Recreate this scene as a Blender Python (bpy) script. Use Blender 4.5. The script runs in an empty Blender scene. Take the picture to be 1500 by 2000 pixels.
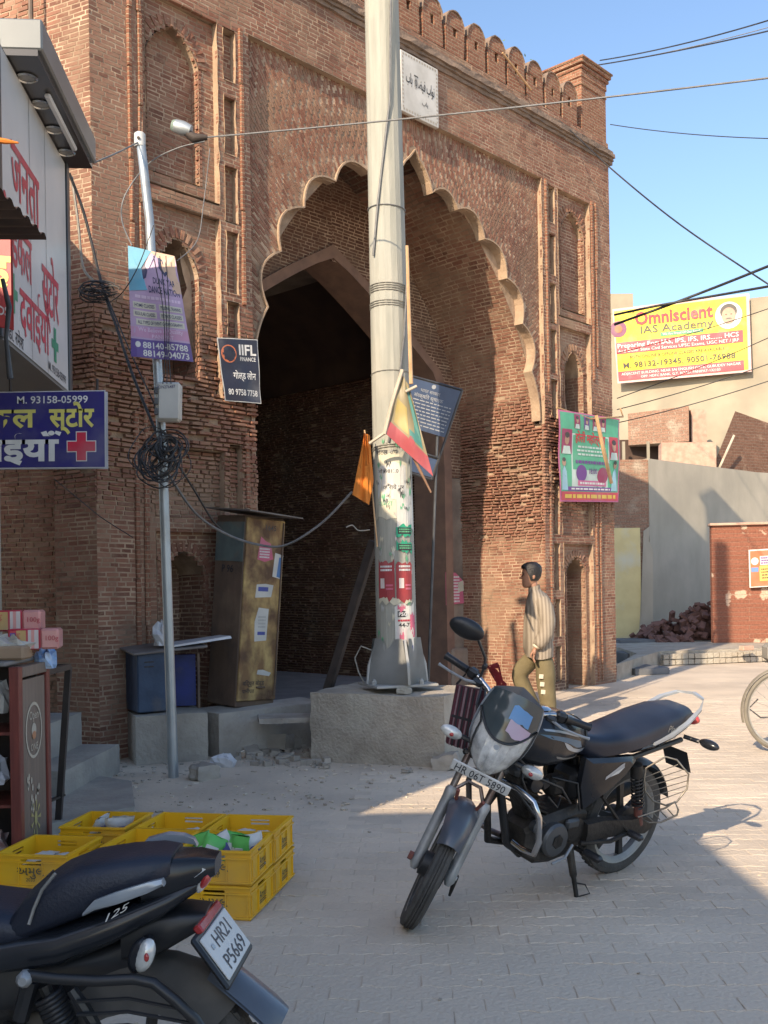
import bpy, math, random
import numpy as np
from mathutils import Matrix, Vector, Quaternion
from math import sin, cos, pi, radians, sqrt, atan2
random.seed(7); RNG = np.random.default_rng(7)
SC = bpy.context.scene; COL = SC.collection
# ---------------------------------------------------------------- camera
F_PX, Y_HOR, ROLL, CAM_H = 2000.0, 1140.0, .016, 1.5
cam = bpy.data.cameras.new('camera'); cam_ob = bpy.data.objects.new('camera', cam); COL.objects.link(cam_ob)
cam.sensor_fit = 'VERTICAL'; cam.sensor_height = 24; cam.lens = 24*F_PX/2000
cam.shift_y = (Y_HOR-1000)/2000; cam.clip_start = .05; cam.clip_end = 2000
cam_ob.matrix_world = Matrix.Translation((0, 0, CAM_H)) @ Matrix.Rotation(pi/2, 4, 'X') @ Matrix.Rotation(-ROLL, 4, 'Z')
SC.camera = cam_ob
# ---------------------------------------------------------------- sky, sun, exposure
SUN_AZ, SUN_EL = radians(30.5), radians(30)        # the way the light travels
world = bpy.data.worlds.new('World'); SC.world = world; world.use_nodes = True
nt = world.node_tree; bg = nt.nodes['Background']
sky = nt.nodes.new('ShaderNodeTexSky'); sky.sky_type = 'NISHITA'; sky.sun_disc = False
sky.sun_elevation = SUN_EL; sky.sun_rotation = SUN_AZ+pi; sky.air_density = 1.05; sky.dust_density = 1.3; sky.ozone_density = 2.4
nt.links.new(sky.outputs[0], bg.inputs[0]); bg.inputs[1].default_value = .102
sun = bpy.data.lights.new('sun', 'SUN'); sun.energy = 2.8; sun.angle = radians(.5); sun.color = (1, .81, .59)
sun_ob = bpy.data.objects.new('sun', sun); COL.objects.link(sun_ob)
sun_ob.rotation_euler = Vector((sin(SUN_AZ)*cos(SUN_EL), cos(SUN_AZ)*cos(SUN_EL), -sin(SUN_EL))).to_track_quat('-Z', 'Y').to_euler()
sun_ob.location = (-8, -14, 14)
vs = SC.view_settings; vs.view_transform = 'Standard'; vs.look = 'None'; vs.exposure = 1.40; vs.gamma = 1
SC.cycles.max_bounces = 5; SC.cycles.diffuse_bounces = 2; SC.cycles.glossy_bounces = 3; SC.cycles.transmission_bounces = 4

# ---------------------------------------------------------------- pixel helpers used while measuring the photograph
def at(px, py, Y):
    x, y = px-750, py-Y_HOR; a = x*cos(ROLL)-y*sin(ROLL); b = x*sin(ROLL)+y*cos(ROLL)
    return Vector((a*Y/F_PX, Y, CAM_H-b*Y/F_PX))
def gnd(px, py, z=0.):
    x, y = px-750, py-Y_HOR; b = x*sin(ROLL)+y*cos(ROLL)
    return at(px, py, F_PX*(CAM_H-z)/b)

# ---------------------------------------------------------------- materials
MATS = {}
def pm(name, c1, c2=None, scale=6., rough=.8, metal=0., bump=0., bscale=None, isl=0., dust=None, dustamt=0., coat=0., detail=6., spec=None, trans=0., stretch=None, alpha=1.):
    """procedural material: two tones mixed by noise, per-piece variation, dust patches, relief"""
    if name in MATS: return MATS[name]
    m = bpy.data.materials.new(name); m.use_nodes = True; MATS[name] = m
    n = m.node_tree.nodes; l = m.node_tree.links; p = n['Principled BSDF']
    p.inputs['Roughness'].default_value = rough; p.inputs['Metallic'].default_value = metal
    p.inputs['Coat Weight'].default_value = coat; p.inputs['Coat Roughness'].default_value = .08
    if spec is not None: p.inputs['Specular IOR Level'].default_value = spec
    if trans: p.inputs['Transmission Weight'].default_value = trans
    if alpha < 1: p.inputs['Alpha'].default_value = alpha
    tc = n.new('ShaderNodeTexCoord'); co = tc.outputs['Object']
    if stretch:
        mp = n.new('ShaderNodeMapping'); mp.inputs['Scale'].default_value = stretch; l.new(co, mp.inputs[0]); co = mp.outputs[0]
    nz = n.new('ShaderNodeTexNoise'); nz.inputs['Scale'].default_value = scale; nz.inputs['Detail'].default_value = detail; l.new(co, nz.inputs['Vector'])
    if c2 is None: c2 = tuple(v*.82 for v in c1)
    mx = n.new('ShaderNodeMix'); mx.data_type = 'RGBA'; mx.inputs['A'].default_value = (*c1, 1); mx.inputs['B'].default_value = (*c2, 1)
    cr = n.new('ShaderNodeValToRGB'); cr.color_ramp.elements[0].position = .36; cr.color_ramp.elements[1].position = .64
    l.new(nz.outputs['Fac'], cr.inputs[0]); l.new(cr.outputs[0], mx.inputs['Factor']); out = mx.outputs['Result']
    if isl:
        g = n.new('ShaderNodeNewGeometry'); hs = n.new('ShaderNodeHueSaturation'); mr = n.new('ShaderNodeMapRange')
        mr.inputs['To Min'].default_value = 1-isl; mr.inputs['To Max'].default_value = 1+isl
        l.new(g.outputs['Random Per Island'], mr.inputs['Value']); l.new(mr.outputs[0], hs.inputs['Value']); l.new(out, hs.inputs['Color']); out = hs.outputs[0]
    if dust:
        n2 = n.new('ShaderNodeTexNoise'); n2.inputs['Scale'].default_value = scale*.45; n2.inputs['Detail'].default_value = 8; l.new(tc.outputs['Object'], n2.inputs['Vector'])
        c3 = n.new('ShaderNodeValToRGB'); c3.color_ramp.elements[0].position = .62-dustamt*.35; c3.color_ramp.elements[1].position = .74-dustamt*.2
        m2 = n.new('ShaderNodeMix'); m2.data_type = 'RGBA'; m2.inputs['B'].default_value = (*dust, 1)
        l.new(n2.outputs['Fac'], c3.inputs[0]); l.new(c3.outputs[0], m2.inputs['Factor']); l.new(out, m2.inputs['A']); out = m2.outputs['Result']
    l.new(out, p.inputs['Base Color'])
    if bump:
        n3 = n.new('ShaderNodeTexNoise'); n3.inputs['Scale'].default_value = bscale or scale*4; n3.inputs['Detail'].default_value = 8; l.new(co, n3.inputs['Vector'])
        b = n.new('ShaderNodeBump'); b.inputs['Strength'].default_value = bump; b.inputs['Distance'].default_value = .02
        l.new(n3.outputs['Fac'], b.inputs['Height']); l.new(b.outputs[0], p.inputs['Normal'])
    return m

def brick_mat(name, tones, mort, smear=.5, dark=0.):
    """single bricks as islands: each its own tone, lime and dust smeared over them"""
    m = bpy.data.materials.new(name); m.use_nodes = True; MATS[name] = m
    n = m.node_tree.nodes; l = m.node_tree.links; p = n['Principled BSDF']; p.inputs['Roughness'].default_value = .95; p.inputs['Specular IOR Level'].default_value = .15
    tc = n.new('ShaderNodeTexCoord'); g = n.new('ShaderNodeNewGeometry')
    r = n.new('ShaderNodeValToRGB'); r.color_ramp.interpolation = 'LINEAR'
    el = r.color_ramp.elements; el[0].position = 0; el[0].color = (*tones[0], 1); el[1].position = 1; el[1].color = (*tones[-1], 1)
    for i, t in enumerate(tones[1:-1]):
        e = el.new((i+1)/(len(tones)-1)); e.color = (*t, 1)
    l.new(g.outputs['Random Per Island'], r.inputs[0])
    nz = n.new('ShaderNodeTexNoise'); nz.inputs['Scale'].default_value = 1.1; nz.inputs['Detail'].default_value = 9; nz.inputs['Roughness'].default_value = .68; l.new(tc.outputs['Object'], nz.inputs['Vector'])
    c = n.new('ShaderNodeValToRGB'); c.color_ramp.elements[0].position = .60-smear*.2; c.color_ramp.elements[1].position = .72
    l.new(nz.outputs['Fac'], c.inputs[0])
    mx = n.new('ShaderNodeMix'); mx.data_type = 'RGBA'; mx.inputs['B'].default_value = (*mort, 1); l.new(c.outputs[0], mx.inputs['Factor']); l.new(r.outputs[0], mx.inputs['A'])
    n2 = n.new('ShaderNodeTexNoise'); n2.inputs['Scale'].default_value = 26; n2.inputs['Detail'].default_value = 6; l.new(tc.outputs['Object'], n2.inputs['Vector'])
    c2 = n.new('ShaderNodeValToRGB'); c2.color_ramp.elements[0].position = .52; c2.color_ramp.elements[1].position = .74; l.new(n2.outputs['Fac'], c2.inputs[0])
    mm = n.new('ShaderNodeMath'); mm.operation = 'MULTIPLY'; mm.inputs[1].default_value = .55; l.new(c2.outputs[0], mm.inputs[0])
    m2 = n.new('ShaderNodeMix'); m2.data_type = 'RGBA'; m2.inputs['B'].default_value = (*mort, 1); l.new(mm.outputs[0], m2.inputs['Factor']); l.new(mx.outputs['Result'], m2.inputs['A'])
    # old soot stains with a shape of their own
    n3 = n.new('ShaderNodeTexNoise'); n3.inputs['Scale'].default_value = .6; n3.inputs['Detail'].default_value = 3
    mp = n.new('ShaderNodeMapping'); mp.inputs['Scale'].default_value = (1, 1, .55); mp.inputs['Location'].default_value = (3.1, 7.7, 1.3); l.new(tc.outputs['Object'], mp.inputs[0]); l.new(mp.outputs[0], n3.inputs['Vector'])
    c3 = n.new('ShaderNodeValToRGB'); c3.color_ramp.elements[0].position = .52; c3.color_ramp.elements[1].position = .75; l.new(n3.outputs['Fac'], c3.inputs[0])
    m3 = n.new('ShaderNodeMath'); m3.operation = 'MULTIPLY'; m3.inputs[1].default_value = .45+dark; l.new(c3.outputs[0], m3.inputs[0])
    m4 = n.new('ShaderNodeMix'); m4.data_type = 'RGBA'; m4.inputs['B'].default_value = (.075, .055, .045, 1); l.new(m3.outputs[0], m4.inputs['Factor']); l.new(m2.outputs['Result'], m4.inputs['A'])
    l.new(m4.outputs['Result'], p.inputs['Base Color'])
    b = n.new('ShaderNodeBump'); b.inputs['Strength'].default_value = .25; b.inputs['Distance'].default_value = .005
    n4 = n.new('ShaderNodeTexNoise'); n4.inputs['Scale'].default_value = 60; n4.inputs['Detail'].default_value = 5; l.new(tc.outputs['Object'], n4.inputs['Vector'])
    l.new(n4.outputs['Fac'], b.inputs['Height']); l.new(b.outputs[0], p.inputs['Normal'])
    return m

def brick_tex(name, c1, c2, mort, w=.15, h=.042, rot=None, msize=.006, wear=(.62, .8, (.4, .3, .22)), axis='XZ'):
    """courses too fine to pick apart: brick texture with relief"""
    m = bpy.data.materials.new(name); m.use_nodes = True; MATS[name] = m
    n = m.node_tree.nodes; l = m.node_tree.links; p = n['Principled BSDF']; p.inputs['Roughness'].default_value = .93; p.inputs['Specular IOR Level'].default_value = .2
    tc = n.new('ShaderNodeTexCoord'); sx = n.new('ShaderNodeSeparateXYZ'); cx = n.new('ShaderNodeCombineXYZ'); l.new(tc.outputs['Object'], sx.inputs[0])
    if axis == 'S':                       # run the courses round corners
        ad = n.new('ShaderNodeMath'); l.new(sx.outputs['X'], ad.inputs[0]); l.new(sx.outputs['Y'], ad.inputs[1]); l.new(ad.outputs[0], cx.inputs['X'])
    else: l.new(sx.outputs[axis[0]], cx.inputs['X'])
    l.new(sx.outputs['Z'], cx.inputs['Y'])
    nw = n.new('ShaderNodeTexNoise'); nw.inputs['Scale'].default_value = 2.5; l.new(tc.outputs['Object'], nw.inputs['Vector'])
    va = n.new('ShaderNodeVectorMath'); va.operation = 'SCALE'; va.inputs['Scale'].default_value = .03; l.new(nw.outputs['Color'], va.inputs[0])
    vb = n.new('ShaderNodeVectorMath'); l.new(cx.outputs[0], vb.inputs[0]); l.new(va.outputs[0], vb.inputs[1])
    bt = n.new('ShaderNodeTexBrick'); bt.inputs['Scale'].default_value = 1; bt.inputs['Brick Width'].default_value = w; bt.inputs['Row Height'].default_value = h; bt.inputs['Mortar Size'].default_value = msize; bt.inputs['Mortar Smooth'].default_value = .4; bt.inputs['Bias'].default_value = -.1
    bt.inputs['Color1'].default_value = (*c1, 1); bt.inputs['Color2'].default_value = (*c2, 1); bt.inputs['Mortar'].default_value = (*mort, 1); l.new(vb.outputs[0], bt.inputs['Vector'])
    nz = n.new('ShaderNodeTexNoise'); nz.inputs['Scale'].default_value = 2.2; nz.inputs['Detail'].default_value = 9; l.new(tc.outputs['Object'], nz.inputs['Vector'])
    c = n.new('ShaderNodeValToRGB'); c.color_ramp.elements[0].position = wear[0]; c.color_ramp.elements[1].position = wear[1]; l.new(nz.outputs['Fac'], c.inputs[0])
    mx = n.new('ShaderNodeMix'); mx.data_type = 'RGBA'; mx.inputs['B'].default_value = (*wear[2], 1); l.new(c.outputs[0], mx.inputs['Factor']); l.new(bt.outputs['Color'], mx.inputs['A'])
    n5 = n.new('ShaderNodeTexNoise'); n5.inputs['Scale'].default_value = 30; n5.inputs['Detail'].default_value = 6; l.new(tc.outputs['Object'], n5.inputs['Vector'])
    hs = n.new('ShaderNodeHueSaturation'); mr = n.new('ShaderNodeMapRange'); mr.inputs['From Min'].default_value = .3; mr.inputs['From Max'].default_value = .7; mr.inputs['To Min'].default_value = .7; mr.inputs['To Max'].default_value = 1.25
    l.new(n5.outputs['Fac'], mr.inputs['Value']); l.new(mr.outputs[0], hs.inputs['Value']); l.new(mx.outputs['Result'], hs.inputs['Color']); l.new(hs.outputs[0], p.inputs['Base Color'])
    b = n.new('ShaderNodeBump'); b.inputs['Strength'].default_value = .8; b.inputs['Distance'].default_value = .02; b.invert = True
    l.new(bt.outputs['Fac'], b.inputs['Height']); l.new(b.outputs[0], p.inputs['Normal'])
    return m

# ---------------------------------------------------------------- mesh builder
def rotm(ax, a): return Matrix.Rotation(a, 3, ax)
class MB:
    def __init__(self): self.v = []; self.f = []
    def add(self, v, f):
        o = len(self.v); self.v += [tuple(p) for p in v]; self.f += [tuple(i+o for i in q) for q in f]; return self
    def box(self, c, s, rot=None, bev=0.):
        c = Vector(c); x, y, z = s[0]/2, s[1]/2, s[2]/2
        if not bev:
            P = [(i, j, k) for i in (-x, x) for j in (-y, y) for k in (-z, z)]
            Fs = [(0, 1, 3, 2), (4, 6, 7, 5), (0, 4, 5, 1), (2, 3, 7, 6), (0, 2, 6, 4), (1, 5, 7, 3)]
        else:
            b = min(bev, x*.9, y*.9, z*.9); P = []; idx = {}
            for a in (-1, 1):
                for d in (-1, 1):
                    for e in (-1, 1):
                        for k, q in enumerate(((x, y-b, z-b), (x-b, y, z-b), (x-b, y-b, z))):
                            idx[(a, d, e, k)] = len(P); P.append((a*q[0], d*q[1], e*q[2]))
            Fs = []; I = idx
            for a in (-1, 1):
                Fs.append([I[(a, -1, -1, 0)], I[(a, 1, -1, 0)], I[(a, 1, 1, 0)], I[(a, -1, 1, 0)]])
                Fs.append([I[(-1, a, -1, 1)], I[(-1, a, 1, 1)], I[(1, a, 1, 1)], I[(1, a, -1, 1)]])
                Fs.append([I[(-1, -1, a, 2)], I[(1, -1, a, 2)], I[(1, 1, a, 2)], I[(-1, 1, a, 2)]])
                for d in (-1, 1):
                    Fs.append([I[(a, d, -1, 0)], I[(a, d, 1, 0)], I[(a, d, 1, 1)], I[(a, d, -1, 1)]])
                    Fs.append([I[(a, -1, d, 0)], I[(a, 1, d, 0)], I[(a, 1, d, 2)], I[(a, -1, d, 2)]])
                    Fs.append([I[(-1, a, d, 1)], I[(1, a, d, 1)], I[(1, a, d, 2)], I[(-1, a, d, 2)]])
                    for e in (-1, 1): Fs.append([I[(a, d, e, 0)], I[(a, d, e, 1)], I[(a, d, e, 2)]])
        if rot is not None: P = [rot @ Vector(p) for p in P]
        return self.add([c+Vector(p) for p in P], Fs)
    def tube(self, pts, r, n=8, cap=True, closed=False, flat=None):
        pts = [Vector(p) for p in pts]; N = len(pts); rs = list(r) if hasattr(r, '__len__') else [r]*N
        up = None; V = []
        for i, p in enumerate(pts):
            if closed: t = pts[(i+1) % N]-pts[i-1]
            else: t = pts[min(i+1, N-1)]-pts[max(i-1, 0)]
            t.normalize()
            if up is None:
                up = Vector((0, 0, 1)) if abs(t.z) < .9 else Vector((1, 0, 0))
            up = (up-t*up.dot(t)).normalized(); sd = t.cross(up)
            for k in range(n):
                a = 2*pi*k/n; V.append(p+(up*cos(a)*(flat or 1)+sd*sin(a))*rs[i])
        Fs = []
        for i in range(N if closed else N-1):
            j = (i+1) % N
            for k in range(n): Fs.append((i*n+k, i*n+(k+1) % n, j*n+(k+1) % n, j*n+k))
        if cap and not closed: Fs.append(tuple(range(n))[::-1]); Fs.append(tuple((N-1)*n+k for k in range(n)))
        return self.add(V, Fs)
    def loft(self, rings, cap=True, closed=False):
        n = len(rings[0]); V = [p for r in rings for p in r]; Fs = []; N = len(rings)
        for i in range(N if closed else N-1):
            j = (i+1) % N
            for k in range(n): Fs.append((i*n+k, i*n+(k+1) % n, j*n+(k+1) % n, j*n+k))
        if cap and not closed: Fs.append(tuple(range(n))[::-1]); Fs.append(tuple((N-1)*n+k for k in range(n)))
        return self.add(V, Fs)
    def sheet(self, rows):
        n = len(rows[0]); V = [p for r in rows for p in r]
        return self.add(V, [(i*n+k, i*n+k+1, (i+1)*n+k+1, (i+1)*n+k) for i in range(len(rows)-1) for k in range(n-1)])
    def prism(self, poly, o, ax, ay, az, d):
        """polygon in the plane (ax, ay) pushed d along az"""
        o, ax, ay, az = Vector(o), Vector(ax), Vector(ay), Vector(az)
        a = [o+ax*p[0]+ay*p[1] for p in poly]; b = [p+az*d for p in a]; n = len(poly)
        return self.add(a+b, [tuple(range(n))[::-1], tuple(range(n, 2*n))]+[(k, (k+1) % n, n+(k+1) % n, n+k) for k in range(n)])
    def lathe(self, prof, o, axis=(0, 0, 1), n=20, cap=True, a0=0, a1=2*pi):
        o = Vector(o); t = Vector(axis).normalized(); u = t.orthogonal().normalized(); w = t.cross(u)
        return self.loft([[o+t*h+(u*cos(2*pi*k/n)+w*sin(2*pi*k/n))*r for k in range(n)] for r, h in prof], cap)
    def ell(self, c, r, nu=14, nv=9, rot=None):
        c = Vector(c); V = []
        for j in range(1, nv):
            b = pi*j/nv
            for i in range(nu):
                a = 2*pi*i/nu; V.append(Vector((r[0]*sin(b)*cos(a), r[1]*sin(b)*sin(a), r[2]*cos(b))))
        V += [Vector((0, 0, r[2])), Vector((0, 0, -r[2]))]
        if rot is not None: V = [rot @ p for p in V]
        Fs = [(j*nu+i, (j+1)*nu+i, (j+1)*nu+(i+1) % nu, j*nu+(i+1) % nu) for j in range(nv-2) for i in range(nu)]
        T = len(V)-2; Fs += [(T, i, (i+1) % nu) for i in range(nu)]+[(T+1, (nv-2)*nu+(i+1) % nu, (nv-2)*nu+i) for i in range(nu)]
        return self.add([c+p for p in V], Fs)
    def jit(self, a, seed=0):
        r = random.Random(seed); self.v = [(p[0]+r.uniform(-a, a), p[1]+r.uniform(-a, a), p[2]+r.uniform(-a, a)) for p in self.v]; return self
    def xf(self, M): self.v = [tuple(M @ Vector(p)) for p in self.v]; return self
    def build(self, name, m, parent=None, smooth=None, world=True):
        me = bpy.data.meshes.new(name); V = self.v
        if world and parent is not None and parent.name in XF:
            inv = XF[parent.name].inverted(); V = [inv @ Vector(p) for p in V]
        me.from_pydata([tuple(p) for p in V], [], self.f); me.update()
        if smooth:
            me.polygons.foreach_set('use_smooth', [True]*len(me.polygons)); me.set_sharp_from_angle(angle=radians(smooth))
        return link(name, me, m, parent)
XF = {}
def link(name, me, m, parent=None):
    if isinstance(m, str): m = MATS[m]
    if m is not None and not me.materials: me.materials.append(m)
    o = bpy.data.objects.new(name, me); COL.objects.link(o)
    if parent is not None:
        o.parent = parent
        if parent.name in XF: XF[o.name] = XF[parent.name]
    return o
def tag(o, label=None, cat=None, group=None, kind=None):
    if label: o['label'] = label
    if cat: o['category'] = cat
    if group: o['group'] = group
    if kind: o['kind'] = kind
    return o
def thing(name, label, cat, loc=(0, 0, 0), rot=None, group=None):
    o = bpy.data.objects.new(name, None); COL.objects.link(o); o.empty_display_size = .1
    M = Matrix.Translation(loc)
    if rot is not None: M = M @ (rot.to_4x4() if not isinstance(rot, float) else Matrix.Rotation(rot, 4, 'Z'))
    o.matrix_world = M; o.location = M.to_translation(); o.rotation_euler = M.to_euler()
    XF[o.name] = M; return tag(o, label, cat, group)
def copy_tree(o, M, label=None, group=None):
    """a copy of a thing and of its parts, placed by M"""
    r = o.copy(); COL.objects.link(r); r.location = M.to_translation(); r.rotation_euler = M.to_euler(); XF[r.name] = M
    if label: r['label'] = label
    if group: r['group'] = group
    for ch in list(o.children):
        c = ch.copy(); COL.objects.link(c); c.parent = r
        for g in list(ch.children):
            d = g.copy(); COL.objects.link(d); d.parent = c
    return r
def boxes_mesh(V):
    """V: (N,8,3) corners, [front 4 | back 4]; back faces left out"""
    N = len(V); me = bpy.data.meshes.new('bricks')
    q = np.array([(0, 1, 2, 3), (4, 5, 1, 0), (5, 6, 2, 1), (6, 7, 3, 2), (7, 4, 0, 3)])
    idx = (np.arange(N)[:, None, None]*8+q[None]).reshape(-1)
    me.vertices.add(N*8); me.vertices.foreach_set('co', np.ascontiguousarray(V, dtype=np.float32).reshape(-1))
    me.loops.add(len(idx)); me.loops.foreach_set('vertex_index', idx.astype(np.int32))
    me.polygons.add(N*5); me.polygons.foreach_set('loop_start', (np.arange(N*5)*4).astype(np.int32)); me.polygons.foreach_set('loop_total', np.full(N*5, 4, np.int32))
    me.update(calc_edges=True); me.validate(); me.shade_flat(); return me
def text_geo(s, size=1., bold=0., align='LEFT', width=None, shear=0., height=None):
    c = bpy.data.curves.new('t', 'FONT'); c.body = s; c.size = size; c.offset = bold*size; c.align_x = align; c.resolution_u = 2; c.shear = shear
    o = bpy.data.objects.new('t', c); me = bpy.data.meshes.new_from_object(o)
    v = [list(p.co) for p in me.vertices]; f = [tuple(p.vertices) for p in me.polygons]
    bpy.data.objects.remove(o); bpy.data.curves.remove(c); bpy.data.meshes.remove(me)
    if v and width:
        x0 = min(p[0] for p in v); x1 = max(p[0] for p in v); k = width/max(x1-x0, 1e-6)
        off = 0 if align == 'LEFT' else -(width/2 if align == 'CENTER' else width)
        for p in v: p[0] = (p[0]-x0)*k+off
    return v, f
class Print:
    """flat print on a sheet: rectangles, discs and lettering by colour, bent with the sheet"""
    def __init__(self, o, right, up, fn=None):
        self.o = Vector(o); self.r = Vector(right).normalized(); self.u = Vector(up).normalized(); self.n = self.r.cross(self.u); self.fn = fn; self.m = {}; self.k = 0
    def put(self, v, f, m, lift):
        mb = self.m.setdefault(m, MB()); P = []
        for p in v:
            x, y = p[0], p[1]; d = 0.
            if self.fn:
                q = self.fn(x, y)
                if isinstance(q, tuple): x, y, d = q
                else: d = q
            P.append(self.o+self.r*x+self.u*y+self.n*(d+lift))
        mb.add(P, f)
    def rect(self, x0, y0, x1, y1, m, lift=.001, nx=None, ny=None):
        nx = nx or (10 if self.fn else 1); ny = ny or (10 if self.fn else 1)
        v = [(x0+(x1-x0)*i/nx, y0+(y1-y0)*j/ny) for j in range(ny+1) for i in range(nx+1)]
        self.put(v, [(j*(nx+1)+i, j*(nx+1)+i+1, (j+1)*(nx+1)+i+1, (j+1)*(nx+1)+i) for j in range(ny) for i in range(nx)], m, lift); return self
    def poly(self, pts, m, lift=.001): self.put(pts, [tuple(range(len(pts)))], m, lift); return self
    def disc(self, x, y, r, m, lift=.001, ry=None, n=20):
        return self.poly([(x+r*cos(2*pi*k/n), y+(ry or r)*sin(2*pi*k/n)) for k in range(n)], m, lift)
    def text(self, s, x, y, size, m, bold=.0, align='LEFT', width=None, lift=.002, rot=0., shear=0.):
        v, f = text_geo(s, size, bold, align, width, shear); ca, sa = cos(rot), sin(rot)
        self.put([(x+p[0]*ca-p[1]*sa, y+p[0]*sa+p[1]*ca) for p in v], f, m, lift); return self
    def lines(self, x0, y0, x1, y1, n, m, lift=.002, seed=1, fill=.55):
        """rows of print too small to read"""
        r = random.Random(seed); h = (y1-y0)/n
        for j in range(n):
            x = x0+r.uniform(0, .05)*(x1-x0); y = y1-(j+1)*h+h*(1-fill)/2
            while x < x1-.02*(x1-x0):
                w = min(r.uniform(.04, .13)*(x1-x0), x1-x); self.rect(x, y, x+w, y+h*fill, m, lift, 1, 1); x += w+.02*(x1-x0)
        return self
    def build(self, parent, names=None):
        for m, mb in self.m.items(): mb.build((names or {}).get(m, 'print'), m, parent)
def col(name, c, rough=.6, **k): return pm(name, c, tuple(v*.82+.012 for v in c), scale=k.pop('scale', 7), rough=rough, dust=tuple(v*.72+.07 for v in c), dustamt=.28, **k)

class QPrint(Print):
    """print on a sheet hung by its four corners; x runs 0..W, y 0..H from the lower left corner"""
    def __init__(self, tl, tr, br, bl, W, H, rip=0., sag=0., seed=0):
        self.c = [Vector(p) for p in (tl, tr, br, bl)]; self.W, self.H, self.rip, self.sag, self.fn, self.m, self.seed = W, H, rip, sag, True, {}, seed
        self.n = (self.c[1]-self.c[0]).cross(self.c[0]-self.c[3]).normalized()
    def P(self, x, y, lift=0.):
        u, v = x/self.W, y/self.H; tl, tr, br, bl = self.c; p = tl.lerp(tr, u).lerp(bl.lerp(br, u), 1-v)
        d = self.rip*(sin(u*9+self.seed+v*2.3)*.6+sin(v*7.1+u*3+self.seed*2)*.4+.5*sin(u*4-v*11+self.seed))+self.sag*4*u*(1-u)
        return p+self.n*(d+lift)
    def put(self, v, f, m, lift):
        self.m.setdefault(m, MB()).add([self.P(p[0], p[1], lift) for p in v], f)
    def sheet(self, parent, m, name='sheet', back=.004):
        mb = MB(); n = 14
        for l in (0., -back): mb.sheet([[self.P(self.W*i/n, self.H*j/n, l) for i in range(n+1)] for j in range(n+1)])
        return mb.build(name, m, parent, smooth=50)
    def finish(self, parent, text='lettering', skip=()):
        for m, mb in self.m.items(): mb.build(text if ('ink' in m or 'txt' in m) else 'print', m, parent)
def hang(name, label, cat, corners, Yd, W, H, base, rip=.01, seed=0, group=None, sag=0.):
    """a banner: corners TL, TR, BR, BL as (px, py[, depth])"""
    P = [at(q[0], q[1], q[2] if len(q) > 2 else Yd) for q in corners]
    o = thing(name, label, cat, (P[2]+P[3])/2, group=group); q = QPrint(*P, W, H, rip, sag, seed); q.sheet(o, base); return o, q
# ================================================================ the brick gateway
G0 = Vector((-2.46, 8.8, 0)); GROT = radians(47); GC = 4.3; GW = 8.6
B_TONES = [(.205, .093, .064), (.25, .118, .080), (.295, .152, .104), (.23, .108, .075), (.32, .182, .128), (.165, .078, .056), (.27, .132, .090)]
MORT = (.47, .345, .24)
brick_mat('old_brick', B_TONES, (.34, .235, .158), .6, .2)
pm('lime_mortar', MORT, (.285, .20, .135), 5, .95, bump=.4, bscale=40, dust=(.20, .135, .09), dustamt=.4)
pm('lime_plaster', (.42, .30, .20), (.31, .215, .145), 5, .9, bump=.3, bscale=30, dust=(.3, .23, .17), dustamt=.3)
pm('dull_plaster', (.30, .24, .185), (.22, .17, .13), 4, .95, bump=.4, bscale=25, dust=(.14, .11, .09), dustamt=.4)
brick_tex('fine_brick', (.235, .105, .066), (.30, .15, .096), (.36, .26, .175), .14, .042, axis='S')
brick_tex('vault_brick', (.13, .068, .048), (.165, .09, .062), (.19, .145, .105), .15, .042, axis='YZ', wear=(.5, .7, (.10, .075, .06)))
gate = thing('brick_gateway', 'tall old brick gateway with scalloped arch, niches and battlements', 'gateway', G0, GROT)
GM = XF[gate.name]
def bez_arc(p, q, bulge, n=8):
    """arc from p to q bulging to the left of the way"""
    p, q = Vector(p), Vector(q); m = (p+q)/2; d = q-p; nrm = Vector((-d.y, d.x)); out = []
    for i in range(n):
        t = i/n; a = p.lerp(q, t); out.append(a+nrm*bulge*4*t*(1-t))
    return out
CUSPS = [(2.47, 3.66), (2.29, 4.30), (2.10, 4.90), (1.77, 5.43), (1.31, 5.83), (.78, 6.07), (.30, 6.14)]
half = []
for i in range(len(CUSPS)-1): half += bez_arc(CUSPS[i], CUSPS[i+1], -.28 if i else -.08, 9)
half += [Vector((.30, 6.14)), Vector((.25, 6.27)), Vector((.17, 6.38)), Vector((.07, 6.47)), Vector((0, 6.56))]
ARCH = [Vector((GC+p.x, p.y)) for p in half]+[Vector((GC-p.x, p.y)) for p in half[-2::-1]]
_az = np.array([p.y for p in half]); _ax = np.array([p.x for p in half])
def arch_hw(z):
    if z <= 3.66: return 2.50
    if z >= 6.56: return 0
    best = 0
    for i in range(len(half)-1):
        a, b = half[i], half[i+1]
        if (a.y-z)*(b.y-z) <= 0 and a.y != b.y: best = max(best, a.x+(b.x-a.x)*(z-a.y)/(b.y-a.y))
    return best
def vault_hw(z):
    if z < 3.7: return 2.54
    t = (z-3.7)/3.05
    return 2.54*(1-t**1.75)**.8 if t < 1 else 0
def inner_hw(z):
    if z < 3.0: return 2.13
    if z < 4.4: return 2.13-.16*((z-3.0)/1.4)**1.6
    if z < 5.62: return 1.97*(1-(z-4.4)/1.22)**.86
    return 0
def cut(iv, a, b):
    out = []
    for p, q in iv:
        if b <= p or a >= q: out.append((p, q)); continue
        if p < a: out.append((p, a))
        if q > b: out.append((b, q))
    return out
BR = []; MO = MB(); BIG = []                                # all bricks of the gateway, in its own frame
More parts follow.
